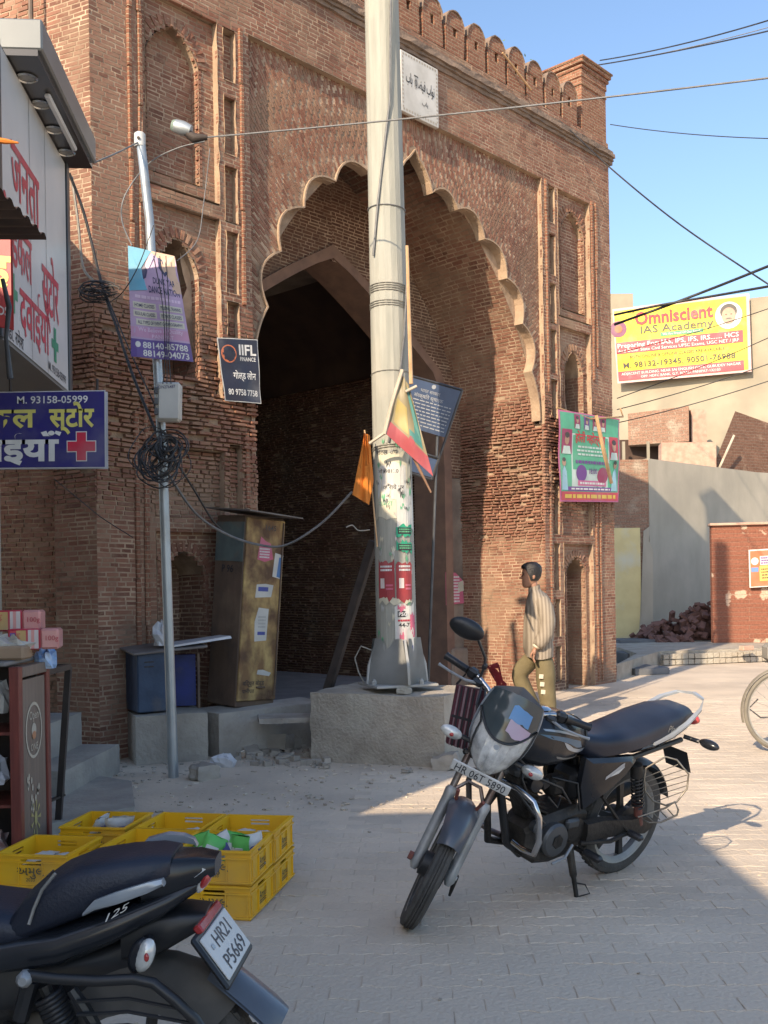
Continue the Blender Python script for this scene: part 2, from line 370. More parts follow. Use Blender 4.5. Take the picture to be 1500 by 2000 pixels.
def lay(allowed, z0, z1, org, A, Nin, proud=.0016, jit=.0007, rough=None, course=.042, bl=(.085, .185), mortar=True, dfun=None, joint=.0125, big=None, mb=None):
    org, A, Nin = np.array(org, float), np.array(A, float), np.array(Nin, float); Z = np.array((0, 0, 1.))
    z = z0; mb = mb or MO
    while z < z1-.012:
        h = course*RNG.uniform(.9, 1.12); ze = min(z+h, z1); zm = (z+ze)/2
        for a, b in allowed(zm):
            if b-a < .015: continue
            d0 = dfun(zm) if dfun else 0.; dz_ = (dfun(ze)-dfun(z))/max(ze-z, 1e-4) if dfun else 0.
            if mortar:
                P = [org+A*x+Z*y+Nin*(d0+dz_*(y-zm)+.0005+.022*(rough((a+b)/2, zm) if rough else 0)) for x, y in ((a, z), (b, z), (b, ze), (a, ze))]
                mb.add([tuple(p) for p in P], [(0, 1, 2, 3)])
            x = a-RNG.uniform(0, .1)
            while x < b:
                L = RNG.uniform(*bl); x0, x1 = max(x, a), min(x+L-joint, b); x += L
                if x1-x0 < .018: continue
                r = rough((x0+x1)/2, zm) if rough else 0.
                if r and RNG.random() < .05*r: continue
                pr = proud+RNG.normal(0, jit)+r*(.004+RNG.uniform(.0, .040))
                w = .006*sin(x0*2.1+zm*1.3)+.003*sin(x0*5.3+zm*.7); w2 = .006*sin(x1*2.1+zm*1.3)+.003*sin(x1*5.3+zm*.7)
                zl, zh = z+joint*.45, ze-joint*.45; e = RNG.normal(0, .0022, 8)
                q = [(x0, zl+w+e[0]), (x1, zl+w2+e[1]), (x1, zh+w2+e[2]), (x0, zh+w+e[3])]
                bb = .0015+r*.006
                qf = [(x0+bb, zl+w+e[0]+bb*.6), (x1-bb, zl+w2+e[1]+bb*.6), (x1-bb, zh+w2+e[2]-bb*.6), (x0+bb, zh+w+e[3]-bb*.6)]
                fr = [org+A*p[0]+Z*p[1]+Nin*(d0+dz_*(p[1]-zm)-max(pr, .0008)+e[4+i]*(.12+.6*r)) for i, p in enumerate(qf)]; bk = [org+A*p[0]+Z*p[1]+Nin*(d0+dz_*(p[1]-zm)+.03) for p in q]
                if big and len(BIG) < 300 and big((x0+x1)/2, zm) and x1-x0 > .09: BIG.append(np.array(fr+bk))
                else: BR.append(fr+bk)
        z = ze
# recesses of the two side bays: (s0, s1, z0, z1)
def mir(r): return (GW-r[1], GW-r[0], r[2], r[3])
FRAMES = [(.56, 1.38, 5.16, 6.90), (.58, 1.38, 3.30, 5.02), (.60, 1.38, 2.14, 2.78), (.60, 1.36, .0, 2.03)]
SMALL = [(1.45, 1.60, a, b) for a, b in ((6.38, 6.88), (5.67, 6.24), (5.02, 5.56), (4.32, 4.93), (3.72, 4.24), (2.12, 2.85), (1.36, 2.02), (.74, 1.25), (.14, .62))]
RECT = FRAMES+SMALL; RECT = RECT+[mir(r) for r in RECT]
def base_iv(z):
    iv = [(0, GW)]
    for r in RECT:
        if r[2] < z < r[3]: iv = cut(iv, r[0], r[1])
    if 3.62 < z < 6.93: iv = cut(iv, 1.77, GW-1.77)
    elif z <= 3.62: iv = cut(iv, GC-2.50, GC+2.50)
    return iv
def erode(s, z):
    k = max(0., 1-abs(z-3.15)/1.05)
    if s > 5: k *= 1.0 if s < 7.2 else .55
    return min(1., k*1.3)
lay(base_iv, 0, 7.64, (0, 0, 0), (1, 0, 0), (0, 1, 0), rough=erode, big=lambda s, z: s < .62 and z > 4.35)
# niches inside the frames: (arch half width, spring, apex, depth)
def niche(frame, c, hw, zs, za, z0, depth, seed):
    s0, s1, f0, f1 = frame; r = random.Random(seed)
    def nh(z):
        if z < z0: return 0
        if z < zs: return hw
        if z < za: t = (z-zs)/(za-zs); return hw*(1-t**1.5)**.75
        return 0
    rag = lambda z: .012*sin(z*47+seed)+.010*sin(z*113)
    def ivf(z):
        iv = [(s0, s1)]; h = nh(z)
        return cut(iv, c-h-rag(z), c+h-rag(z*1.3)) if h > .01 else iv
    lay(ivf, f0, f1, (0, .07, 0), (1, 0, 0), (0, 1, 0), rough=erode, course=.042)
    lay(lambda z: [(c-nh(z)-.03, c+nh(z)+.03)] if nh(z) > .01 else [], z0, za+.0, (0, .07+depth, 0), (1, 0, 0), (0, 1, 0), jit=.002)
    for sg in (-1, 1):                       # reveals
        lay(lambda z: [(.06, .07+depth)] if z < zs and z > z0 else [], z0, zs, (c+sg*hw, 0, 0), (0, 1, 0), (sg, 0, 0), jit=.004)
    pr = []
    for i in range(11):
        z = zs+(za-zs)*i/10; pr.append((nh(z) if i < 10 else 0, z))
    prof = [Vector((c+x, 0, z)) for x, z in pr]+[Vector((c-x, 0, z)) for x, z in pr[-2::-1]]
    MO.sheet([[p+Vector((0, .06, 0)) for p in prof], [p+Vector((0, .07+depth, 0)) for p in prof]])
    if z0 > 0: MO.sheet([[(c-hw, .06, z0), (c+hw, .06, z0)], [(c-hw, .07+depth, z0), (c+hw, .07+depth, z0)]])
    for i in range(15):                      # voussoirs round the head
        a = pi*(i+.5)/15; x, z = c+cos(a)*(hw+.055), zs+sin(a)*(za-zs+.05)
        A2 = np.array((cos(a), 0, sin(a))); T = np.array((-sin(a), 0, cos(a))); O = np.array((x, .07, z)); e = RNG.normal(0, .004, 4)
        fr = [O+A2*p+T*q+np.array((0, -.012+e[k], 0)) for k, (p, q) in enumerate(((-.045, -.015), (.045, -.018), (.045, .018), (-.045, .015)))]
        BR.append(fr+[v+np.array((0, .05, 0)) for v in fr])
for f in (lambda r, c: (r, c), lambda r, c: (mir(r), GW-c)):
    niche(*f(FRAMES[0], .91), .29, 6.40, 6.70, 5.30, .10, 1)
    niche(*f(FRAMES[1], .93), .235, 4.42, 4.74, 3.45, .42, 2)
    niche(*f(FRAMES[3], .95), .245, 1.62, 1.83, 0, .42, 3)
for r in (FRAMES[2], mir(FRAMES[2])): lay(lambda z: [(r[0], r[1])], r[2], r[3], (0, .07, 0), (1, 0, 0), (0, 1, 0), rough=erode)
for r in SMALL+[mir(q) for q in SMALL]: lay(lambda z: [(r[0], r[1])], r[2], r[3], (0, .075, 0), (1, 0, 0), (0, 1, 0), rough=erode)
ED = MB()                                    # the sides of the recesses
for s0, s1, z0, z1 in RECT+[(1.77, GW-1.77, 3.62, 6.93)]:
    d = .075
    for q in ([(s0, z0), (s0, z1)], [(s1, z1), (s1, z0)], [(s0, z1), (s1, z1)], [(s1, z0), (s0, z0)]):
        n = max(1, int((abs(q[0][1]-q[1][1])+abs(q[0][0]-q[1][0]))/.09))
        P = [(q[0][0]+(q[1][0]-q[0][0])*i/n, q[0][1]+(q[1][1]-q[0][1])*i/n) for i in range(n+1)]
        if z0 == 3.62 and q[0][1] == 3.62: continue
        ED.sheet([[(x+RNG.normal(0, .004), -.008+RNG.normal(0, .003), z) for x, z in P], [(x, d, z) for x, z in P]])
ED.build('recess_edges', 'lime_plaster', gate, world=False)
# spandrels: small bricks on end, fanned round the arch
for side in (-1, 1):
    r0 = 1.2
    while r0 < 5.2:
        n = int(pi*.5*r0/.034)
        for i in range(n):
            a = .02+(pi/2+.02)*i/n*1.0; L = .115; rj = r0+((i*7) % 3-1)*.036+RNG.uniform(-.012, .012)
            if a > pi/2+.02: break
            x, z = cos(a)*(rj+L/2), 2.9+sin(a)*(rj+L/2)
            if x > 2.56 or x < 0 or z > 6.96 or z < 3.66: continue
            if (x < arch_hw(z)+.055 or x < arch_hw(z+.05)+.03 or x < arch_hw(z-.05)+.03) and z < 6.62: continue
            s = GC+side*x; O = np.array((s, .06, z)); A2 = np.array((side*cos(a), 0, sin(a))); T = np.array((-side*sin(a), 0, cos(a)))*side; e = RNG.normal(0, .0035, 5)
            fr = [O+A2*p+T*(q+e[k]*.5)+np.array((0, .0632-.06-.0032-.0010+e[k]*.06+e[4]*.12, 0)) for k, (p, q) in enumerate(((-.052, -.0125), (.052, -.0125), (.052, .0125), (-.052, .0125)))]
            BR.append(fr+[v+np.array((0, .04, 0)) for v in fr])
        r0 += .118
_m = MB()
for z in np.arange(3.62, 6.94, .0415):       # mortar bed of the spandrels
    h = arch_hw(z+.02)
    for p, q in cut([(1.77, GW-1.77)], GC-h, GC+h) if h else [(1.77, GW-1.77)]: MO.add([(p, .064, z), (q, .064, z), (q, .064, z+.0415), (p, .064, z+.0415)], [(0, 1, 2, 3)])
# rim and soffit of the scalloped arch
RIM = MB(); rim_in = []; 
for i, p in enumerate(ARCH):
    t = (ARCH[min(i+1, len(ARCH)-1)]-ARCH[max(i-1, 0)]).normalized(); nrm = Vector((t.y, -t.x))
    if nrm.dot(p-Vector((GC, 4.4))) < 0: nrm = -nrm
    rim_in.append(p+nrm*.018)
RIM.sheet([[(p.x, .058, p.y) for p in rim_in], [(p.x, .030, p.y) for p in rim_in], [(p.x, .030, p.y) for p in ARCH], [(p.x, .17, p.y) for p in ARCH]])
RIM.build('arch_rim', 'lime_plaster', gate, world=False)
# back of the front arch
MO.sheet([[(p.x, .168, p.y) for p in ARCH], [(GC+(1 if p.x > GC else -1)*min(abs(p.x-GC), vault_hw(p.y)+.004), .168, p.y) for p in ARCH]])
for w_, k_ in ((.17, .9), (.0637, .22)):
    MO.sheet([[(p.x, w_, p.y) for p in ARCH], [(p.x+(p-Vector((GC, 4.2))).normalized().x*k_, w_, p.y+max(0., (p-Vector((GC, 4.2))).normalized().y)*k_) for p in ARCH]])
# walls of the great niche behind the arch
for sg in (-1, 1):
    lay(lambda z: [(0.0 if z < 3.66 else .17, 1.47)], 0, 6.55, (GC, 0, 0), (0, 1, 0), (sg, 0, 0), dfun=vault_hw, rough=lambda s, z: min(1., 1.5*max(0, 1-abs(z-3.0)/1.15)), jit=.002, proud=.003)
VA = MB(); rows = []
for y in (.17, 1.47):
    pr = [(vault_hw(3.7+3.05*i/24), 3.7+3.05*i/24) for i in range(25)]
    rows.append([(GC+x+.02, y, z) for x, z in pr]+[(GC-x-.02, y, z) for x, z in pr[-2::-1]])
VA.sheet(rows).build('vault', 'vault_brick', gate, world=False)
# back wall with the pointed inner arch
brick_mat('sooty_brick', [(.13, .066, .047), (.16, .085, .058), (.145, .077, .054), (.105, .053, .04)], (.165, .127, .094), .5, .2)  # darker, sooty brick tones of the back wall and passage
WB = 1.45; BR_MAIN = BR; BR = []
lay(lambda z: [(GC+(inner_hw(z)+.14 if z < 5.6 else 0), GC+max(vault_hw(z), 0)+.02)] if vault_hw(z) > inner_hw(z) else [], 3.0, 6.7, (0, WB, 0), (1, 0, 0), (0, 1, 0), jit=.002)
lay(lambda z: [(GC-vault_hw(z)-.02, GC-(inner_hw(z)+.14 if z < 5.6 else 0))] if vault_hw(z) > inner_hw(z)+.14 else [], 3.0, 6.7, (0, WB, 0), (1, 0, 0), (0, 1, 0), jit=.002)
PB = MB(); zz = [0, 1, 2, 3.0]+[3.0+2.62*i/20 for i in range(1, 21)]
hwz = [(inner_hw(z), z) for z in zz]; hwz[-1] = (0, 5.62)
inn = [(GC+x, z) for x, z in hwz]+[(GC-x, z) for x, z in hwz[-2::-1]]
out = [(GC+x+(.16 if x else 0), z+(.17 if not x else .05*(z > 3))) for x, z in hwz]+[(GC-x-.16, z+.05*(z > 3)) for x, z in hwz[-2::-1]]
PB.sheet([[(x, WB+.012, z) for x, z in out], [(x, WB-.025, z) for x, z in out], [(x, WB-.025, z) for x, z in inn], [(x, WB+.55, z) for x, z in inn]])
PB.build('inner_arch_band', pm('stucco_red', (.25, .155, .11), (.19, .12, .09), 5, .95, bump=.3), gate, smooth=30, world=False)
for sg in (-1, 1):
    PS = MB(); PS.box((GC+sg*2.42, WB+.28, 1.5), (.30, .55, 3.0), bev=.012); PS.box((GC+sg*2.40, WB+.24, .28), (.40, .62, .56), bev=.03)
    PS.build('inner_pier', 'dull_plaster', gate, world=False)
# passage beyond
lay(lambda z: [(WB+.5, 6.0)], 0, 4.7, (GC+2.45, 0, 0), (0, 1, 0), (1, 0, 0), jit=.01, proud=.012, rough=lambda s, z: .5)
SH = BR; BR = BR_MAIN
link('passage_brickwork', boxes_mesh(np.array(SH)), 'sooty_brick', gate)['kind'] = 'stuff'
pm('sooty_shade_wall', (.085, .052, .038), (.06, .038, .03), 3, .95)  # soot of the passage; the same dark serves as recess shade on the house
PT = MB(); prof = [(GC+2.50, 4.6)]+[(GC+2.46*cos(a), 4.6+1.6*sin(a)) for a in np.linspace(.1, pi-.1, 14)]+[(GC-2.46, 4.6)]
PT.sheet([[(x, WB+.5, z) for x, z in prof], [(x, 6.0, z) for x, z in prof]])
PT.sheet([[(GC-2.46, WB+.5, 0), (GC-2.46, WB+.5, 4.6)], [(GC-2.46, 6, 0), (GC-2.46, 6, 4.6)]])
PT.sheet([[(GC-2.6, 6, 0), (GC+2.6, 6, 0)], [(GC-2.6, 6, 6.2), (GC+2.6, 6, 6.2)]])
PT.build('passage_walls', 'sooty_shade_wall', gate, world=False)
# solid masses behind the faces
CO = MB()
CO.box((.86, 3.3, 3.8), (1.68, 5.4, 7.6)); CO.box((GW-.83, 3.3, 3.8), (1.62, 5.4, 7.6)); CO.box((GC, 3.3, 7.28), (GW-.06, 5.4, .7))
CO.box((GC, 1.3, 7.02), (5.6, 1.6, .3)); CO.box((GC, 4.0, 6.5), (5.6, 4.0, 1.1))
for sg in (-1, 1): CO.box((GC+sg*2.72, 3.6, 3.0), (.3, 4.6, 6.6))
CO.build('core', 'dull_plaster', gate, world=False)
# upright ribs
for s in (.40, .50, GW-.40, GW-.50, 1.665, GW-1.665):
    z = 0.05
    while z < 6.95:
        L = RNG.uniform(.35, .9); L = min(L, 6.95-z)
        if not (2.75 < z < 3.6 and s < 5 or 2.7 < z < 3.9 and s > 6 and RNG.random() < .5) : MB().box((s+RNG.normal(0, .003), -.004, z+L/2), (.045, .04, L-.006), bev=.008).jit(.004, int(z*50)).build('rib', 'fine_brick', gate, world=False)
        z += L
# cornice
CN = MB()
for z, d, h in ((7.645, .03, .045), (7.69, .055, .04), (7.735, .085, .055), (7.79, .05, .05)):
    rows = []
    for zz in (z-h/2, z+h/2): rows.append([(s, -d+RNG.normal(0, .006), zz+RNG.normal(0, .004)) for s in np.arange(-.1, GW+.13, .12)])
    top = [(s, .3, z+h/2) for s in np.arange(-.1, GW+.13, .12)]; bot = [(s, .1, z-h/2) for s in np.arange(-.1, GW+.13, .12)]
    CN.sheet([bot]+rows+[top])
CN.build('cornice', pm('weathered_edge', (.17, .125, .095), (.26, .185, .135), 6, .95, bump=.6, bscale=30), gate, world=False)
lay(lambda z: [(0, GW)], 7.80, 7.93, (0, .0, 0), (1, 0, 0), (0, 1, 0), jit=.002)
MO.box((GC, .25, 7.83), (GW, .48, .2))
# battlements
def merlon(s, k):
    m = MB(); w, z0, z1 = .36, 7.93, 8.47+.02*random.uniform(-1, 1); h = w/2; y0, y1 = .0, .34
    top = [(h, z1-.20), (h*.93, z1-.12), (h*.66, z1-.045), (h*.3, z1-.006), (0, z1), (-h*.3, z1-.006), (-h*.66, z1-.045), (-h*.93, z1-.12), (-h, z1-.20)]
    m.prism([(-h, z0), (h, z0), (h, 8.14), (-h, 8.14)], (s, y0, 0), (1, 0, 0), (0, 0, 1), (0, 1, 0), y1-y0)
    for sg in (-1, 1): m.prism([(sg*.035, 8.14), (sg*h, 8.14), (sg*h, z1-.20), (sg*.035, z1-.20)][::sg], (s, y0, 0), (1, 0, 0), (0, 0, 1), (0, 1, 0), y1-y0)
    m.prism(top, (s, y0, 0), (1, 0, 0), (0, 0, 1), (0, 1, 0), y1-y0)
    m.jit(.006, k); o = m.build('merlon', 'fine_brick', gate, world=False)
    MB().prism([(a*1.03, b+.008) for a, b in top[:1]]+[(a*1.03, b+.009) for a, b in top[1:]]+[(a, b-.004) for a, b in top[::-1]], (s, y0-.015, 0), (1, 0, 0), (0, 0, 1), (0, 1, 0), y1-y0+.03).jit(.004, k).build('coping', 'weathered_edge', o, world=False)
for k in range(17): merlon(.78+k*.425, k)
# corner turret
TU = MB(); ts = 8.27
TU.box((ts, .36, 8.33), (.66, .66, 1.1)); TU.build('turret', 'fine_brick', gate, world=False)
TC = MB()
for z, w, h in ((8.60, .69, .035), (8.76, .69, .12), (8.84, .74, .06), (8.90, .79, .06), (8.945, .83, .04), (8.975, .77, .03)): TC.box((ts, .36, z), (w, w, h), bev=.012)
TC.jit(.006, 4).build('turret_cap', 'fine_brick', gate, world=False)
# chamfered left corner and the older wall beyond it
AL = (-.309, .951, 0); NI = (.951, .309, 0)
lay(lambda z: [(0, .47)], 0, 7.64, (0, 0, 0), AL, NI, rough=lambda s, z: erode(0, z)*.9, big=None)
lay(lambda z: [(.47, 2.6)], 0, 7.64, (0, 0, 0), AL, NI, dfun=lambda z: .14, jit=.004, proud=.005)
P0 = Vector((0, 0, 0))+Vector(AL)*.47
MO.sheet([[P0, P0+Vector((0, 0, 7.6))], [P0+Vector(NI)*.16, P0+Vector(NI)*.16+Vector((0, 0, 7.6))]])
CO2 = MB().prism([(.05, .13), (.05, .5), (-.55, 2.5), (.42, 2.5), (.42, .13)], (0, 0, 0), (1, 0, 0), (0, 1, 0), (0, 0, 1), 7.5); CO2.build('corner_core', 'dull_plaster', gate, world=False)
MO.build('mortar', 'lime_mortar', gate, world=False)
link('brickwork', boxes_mesh(np.array(BR)), 'old_brick', gate)['kind'] = 'stuff'
_proto = {}
for V in BIG:                                # the bricks that show largest, one by one
    c = V.mean(0); sx = V[:4, 0].max()-V[:4, 0].min(); key = round(sx/.02)
    if key not in _proto: _proto[key] = (boxes_mesh(np.array([V-c])), sx)
    me, s0 = _proto[key]; o = link('brick', me, 'old_brick', gate); o.location = c; o.scale = (sx/s0, 1, 1)
# marble plaque
pm('marble', (.62, .60, .55), (.5, .48, .43), 5, .5); col('ink_black', (.03, .03, .03)); col('plaque_edge', (.42, .36, .28))
pq = MB().box((4.30, -.03, 7.24), (.66, .05, .70), bev=.006); po = pq.build('plaque', 'marble', gate, world=False)
pp = Print((4.30, -.056, 7.24), (1, 0, 0), (0, 0, 1))
for sg in (-1, 1):
    for i in range(13): pp.rect(-.30+i*.047, sg*.315-.012, -.275+i*.047, sg*.315+.012, 'plaque_edge'); pp.rect(sg*.300-.010, -.30+i*.047, sg*.300+.010, -.278+i*.047, 'plaque_edge')
pp.text('\uFE8F\uFE8E\uFE91 \uFEFE\uFEC0\uFBFF\uFED3 \uFE8F\uFE8D\uFEEE\uFEE7', 0, .0, .17, 'ink_black', .012, 'CENTER', .50, rot=-.05)
pp.text('\uFE8F\uFE8E\uFE91', .08, -.17, .07, 'ink_black', .01, 'CENTER')
for m_, mb in pp.m.items():
    mb.build('lettering' if m_ == 'ink_black' else 'border', m_, po, world=False)
# drain pipe on the old wall
dp = MB(); p0 = Vector(AL)*.62-Vector(NI)*.03
dp.tube([p0+Vector((0, 0, z)) for z in (2.6, 4, 5.5, 7.6)], .022, 8); dp.build('drain_pipe', pm('old_iron', (.12, .10, .085), (.17, .12, .09), 9, .7, .3), gate, smooth=40, world=False)
# ================================================================ ground and paving
pm('dusty_earth', (.62, .515, .395), (.48, .40, .312), 1.3, .97, bump=.5, bscale=22, dust=(.60, .50, .39), dustamt=.4, detail=9)
pm('paver', (.63, .53, .415), (.475, .40, .315), .7, .93, bump=.45, bscale=45, isl=.07, dust=(.66, .55, .425), dustamt=.42, detail=8)
gr = MB(); xs = sorted(set([-160, -60, -20, -10]+[round(v, 2) for v in np.arange(-6, 8.01, .4)]+[12, 20, 60, 160])); ys = sorted(set([-60, -20, -5]+[round(v, 2) for v in np.arange(0, 20.01, .4)]+[24, 30, 50, 120, 400]))
def gz(x, y): return -.0025+(.014*sin(x*1.7+y*.9)*sin(y*1.3) if (y > 7.4 and x < -.2 and y < 9.4) else 0)
gr.sheet([[(x, y, gz(x, y)) for x in xs] for y in ys])
ground = tag(gr.build('ground', 'dusty_earth', smooth=60), 'dusty grey street ground', kind='structure')
# wavy interlocking pavers
PW, PH = .225, .112; pav = []
def wav(x): return .011*sin(2*pi*x/(PW/2))
cP, sP = cos(-.03), sin(-.03)
def paver(i, j):
    x0 = i*PW+(PW/2 if j % 2 else 0); y0 = j*PH; g = .0013; n = 6; z = RNG.normal(0, .0009); tx, ty = RNG.normal(0, .006, 2)
    gx = .0005; bot = [(x0+gx+(PW-2*gx)*k/n, y0+g+wav(x0+PW*k/n)) for k in range(n+1)]; top = [(x0+gx+(PW-2*gx)*k/n, y0+PH-g+wav(x0+PW*k/n)) for k in range(n, -1, -1)]
    ring = bot+top; cx, cy = x0+PW/2, y0+PH/2; b = .0022
    up = [((p[0]-cx)*(1-2*b/PW)+cx, (p[1]-cy)*(1-2*b/PH)+cy) for p in ring]
    W3 = lambda p, h: (p[0]*cP-p[1]*sP, p[0]*sP+p[1]*cP, h+(p[0]-cx)*tx+(p[1]-cy)*ty)
    return [W3(p, z-.012) for p in ring]+[W3(p, z-.0025) for p in ring]+[W3(p, z) for p in up], (cx*cP-cy*sP, cx*sP+cy*cP)
n = 14; PF = [tuple(range(2*n, 3*n))]+[(k, (k+1) % n, n+(k+1) % n, n+k) for k in range(n)]+[(n+k, n+(k+1) % n, 2*n+(k+1) % n, 2*n+k) for k in range(n)]
allp = []
for j in range(20, 118):
    for i in range(-22, 32):
        x, y = i*PW, j*PH
        if abs(x) > .46*y+.5: continue
        if x < -.55 and y > 6.5+.25*sin(x*3): continue
        if x < .75 and y > 8.15: continue
        allp.append((i, j, y))
allp.sort(key=lambda q: q[2]); pv = MB(); first = {}
for k, (i, j, y) in enumerate(allp):
    V, c = paver(i, j)
    if k < 300:
        key = (k % 10, j % 2)
        if key not in first:
            me = bpy.data.meshes.new('paver'); me.from_pydata([(p[0]-c[0], p[1]-c[1], p[2]) for p in V], [], PF); me.update(); first[key] = me
        o = link('paver', first[key], 'paver', ground); o.location = (c[0], c[1], 0)
    else: pv.add(V, PF)
pv.build('paving', 'paver', ground)['kind'] = 'stuff'
# litter trodden into the dust: chips, leaves, straws
pm('litter_mix', (.43, .36, .28), (.58, .50, .40), 3, .95, isl=.3)
lt = MB(); rr = random.Random(5)
for k in range(620):
    if k < 380: y = rr.uniform(6.8, 8.9); x = rr.uniform(-2.3, .3)
    else: y = rr.uniform(2.8, 12) ; x = rr.uniform(-.42, .46)*y
    s = rr.choice((.006, .009, .014, .02)) if k < 380 else rr.choice((.004, .006, .010)); R3 = rotm('Z', rr.uniform(0, 6)) @ rotm('X', rr.uniform(-.4, .4))
    lt.box((x, y, s*.22), (s*rr.uniform(.8, 2.6), s, s*.5), R3)
lt.jit(.0015, 2); tag(lt.build('litter', 'litter_mix'), 'small chips, leaves and straw scattered on the dusty ground', kind='stuff')
# ================================================================ concrete plinth and pole
pm('rough_concrete', (.42, .37, .30), (.32, .28, .225), 5, .95, bump=.9, bscale=38, dust=(.42, .38, .31), dustamt=.35, detail=9)
pm('grey_cement', (.37, .33, .275), (.25, .22, .185), 3, .93, bump=.7, bscale=26, dust=(.42, .385, .335), dustamt=.4)
def rock(mb, c, s, rot=None, n=4, amp=.03, seed=0, rnd=.12):
    """subdivided block with worn, lumpy faces"""
    r = random.Random(seed); V = {}; ph = [r.uniform(0, 9) for _ in range(6)]; c = Vector(c)
    def disp(p):
        q = Vector(p); m = max(abs(q.x), abs(q.y), abs(q.z)); L = q.length
        q2 = q.lerp(q*(1/L if L else 1), rnd); w = amp*(sin(q.x*5+ph[0])*sin(q.y*4+ph[1])+.6*sin(q.z*7+ph[2]+q.x*3)+.5*sin(q.y*9+ph[3]))
        v = Vector((q2.x*s[0]/2, q2.y*s[1]/2, q2.z*s[2]/2))+q.normalized()*w
        return c+(rot @ v if rot is not None else v)
    for ax in range(3):
        for sg in (-1, 1):
            rows = []
            for i in range(n+1):
                row = []
                for j in range(n+1):
                    p = [0, 0, 0]; p[ax] = sg; p[(ax+1) % 3] = -1+2*i/n; p[(ax+2) % 3] = (-1+2*j/n)*sg
                    row.append(disp(p))
                rows.append(row)
            mb.sheet(rows)
    return mb
PR = rotm('Z', radians(-24))
pl = MB(); rock(pl, (.10, 8.96, .265), (1.24, .95, .63), PR, 9, .011, 3, .045)
tag(pl.build('pole_plinth', 'rough_concrete', smooth=50), 'low rough concrete block under the concrete pole', 'plinth')
pm('pole_concrete', (.36, .355, .305), (.28, .28, .24), 3, .85, bump=.25, bscale=30, stretch=(6, 6, .5), dust=(.38, .36, .30), dustamt=.25)
pm('galvanised', (.42, .42, .40), (.33, .33, .31), 4, .6, .2, dust=(.36, .33, .28), dustamt=.2)
PC = Vector((.09, 8.86, 0))
pole = thing('concrete_pole', 'tall round concrete pole plastered with torn bills', 'utility pole', PC+Vector((0, 0, .58)))
def pcx(z): return PC.x+.012-.0075*(z-.9)
def pr_(z): return .176-.0052*(z-.9)
zs = [.62, .9, 1.6, 2.6, 3.2, 4.0, 5, 6.4, 8, 9.6]
MB().loft([[(pcx(z)+pr_(z)*cos(2*pi*k/18), PC.y+pr_(z)*sin(2*pi*k/18), z) for k in range(18)] for z in zs]).build('shaft', 'pole_concrete', pole, smooth=15)
bs = MB()
for k in range(4):
    a = pi/4*0+k*pi/2+.35; d = Vector((cos(a), sin(a), 0)); t = Vector((-sin(a), cos(a), 0))
    bs.prism([(.15, .645), (.285, .645), (.27, .80), (.19, 1.02), (.15, 1.04)], Vector((pcx(.8), PC.y, 0))-t*.012, d, (0, 0, 1), t, .024)
for k in range(4):
    a = k*pi/2+.35+pi/4; d = Vector((cos(a), sin(a), 0)); t = Vector((-sin(a), cos(a), 0)); c = Vector((pcx(.8), PC.y, 0))
    bs.add([c+d*.20+t*.2+Vector((0, 0, .645)), c+d*.20-t*.2+Vector((0, 0, .645)), c+d*.168-t*.13+Vector((0, 0, 1.03)), c+d*.168+t*.13+Vector((0, 0, 1.03))], [(0, 1, 2, 3), (3, 2, 1, 0)])
bs.build('base_shoe', 'galvanised', pole)
MB().box((pcx(.7), PC.y, .632), (.56, .50, .022), rotm('Z', .35), .004).build('base_plate', 'galvanised', pole)
for sx, sy in ((-.2, -.17), (.2, -.17)): MB().lathe([(.022, .643), (.022, .67), (.01, .69)], (pcx(.7)+sx, PC.y+sy, 0), n=6).build('bolt', 'galvanised', pole)
rk = MB(); rock(rk, (pcx(.6)+.05, PC.y-.24, .60), (.14, .10, .06), None, 3, .006, 9, .3); rk.build('packing_stone', 'rough_concrete', pole)
# bills pasted round the pole
CC = {'bill_white': (.62, .61, .56), 'bill_grey': (.45, .45, .42), 'bill_green': (.03, .36, .20), 'bill_red': (.33, .04, .045), 'bill_pink': (.60, .14, .22), 'bill_pale': (.66, .58, .55), 'ink_dark': (.035, .035, .04), 'ink_green': (.12, .42, .22), 'ink_white': (.72, .72, .70), 'ink_red': (.5, .04, .06), 'ink_blue': (.08, .10, .35), 'bill_cream': (.60, .56, .42), 'bill_blue': (.10, .22, .45), 'ink_dim': (.30, .31, .33)}
for k_, c_ in CC.items(): col(k_, c_, .75)
class Wrap(Print):
    def __init__(self, lift=.003): self.m = {}; self.fn = True; self.l = lift
    def put(self, v, f, m, lift):           # x: angle in degrees seen from the camera (0 = facing it, + right), y: height
        mb = self.m.setdefault(m, MB()); P = []
        for p in v:
            a = radians(p[0])-pi/2; r = pr_(p[1])+self.l+lift+.002*sin(p[0]*.21+p[1]*9); P.append((pcx(p[1])+r*cos(a), PC.y+r*sin(a), p[1]))
        mb.add(P, f)
    def ragged(self, x0, y0, x1, y1, m, lift=0., seed=0):
        r = random.Random(seed); n = 9; 
        bot = [(x0+(x1-x0)*i/n, y0+r.uniform(-.02, .03)) for i in range(n+1)]; top = [(x0+(x1-x0)*i/n, y1+r.uniform(-.03, .015)) for i in range(n+1)]
        v = bot+[((a[0]+b[0])/2, (a[1]+b[1])/2) for a, b in zip(bot, top)]+top; k = n+1
        self.put(v, [(j*k+i, j*k+i+1, (j+1)*k+i+1, (j+1)*k+i) for j in range(2) for i in range(n)], m, lift)
    def text(self, s, x, y, size, m, bold=0., width=None, lift=.002):
        v, f = text_geo(s, size, bold, 'LEFT'); self.put([(x+degrees_(p[0]), y+p[1]) for p in v], f, m, lift)
def degrees_(d): return d/.165*57.3
wr = Wrap(); rr = random.Random(3)
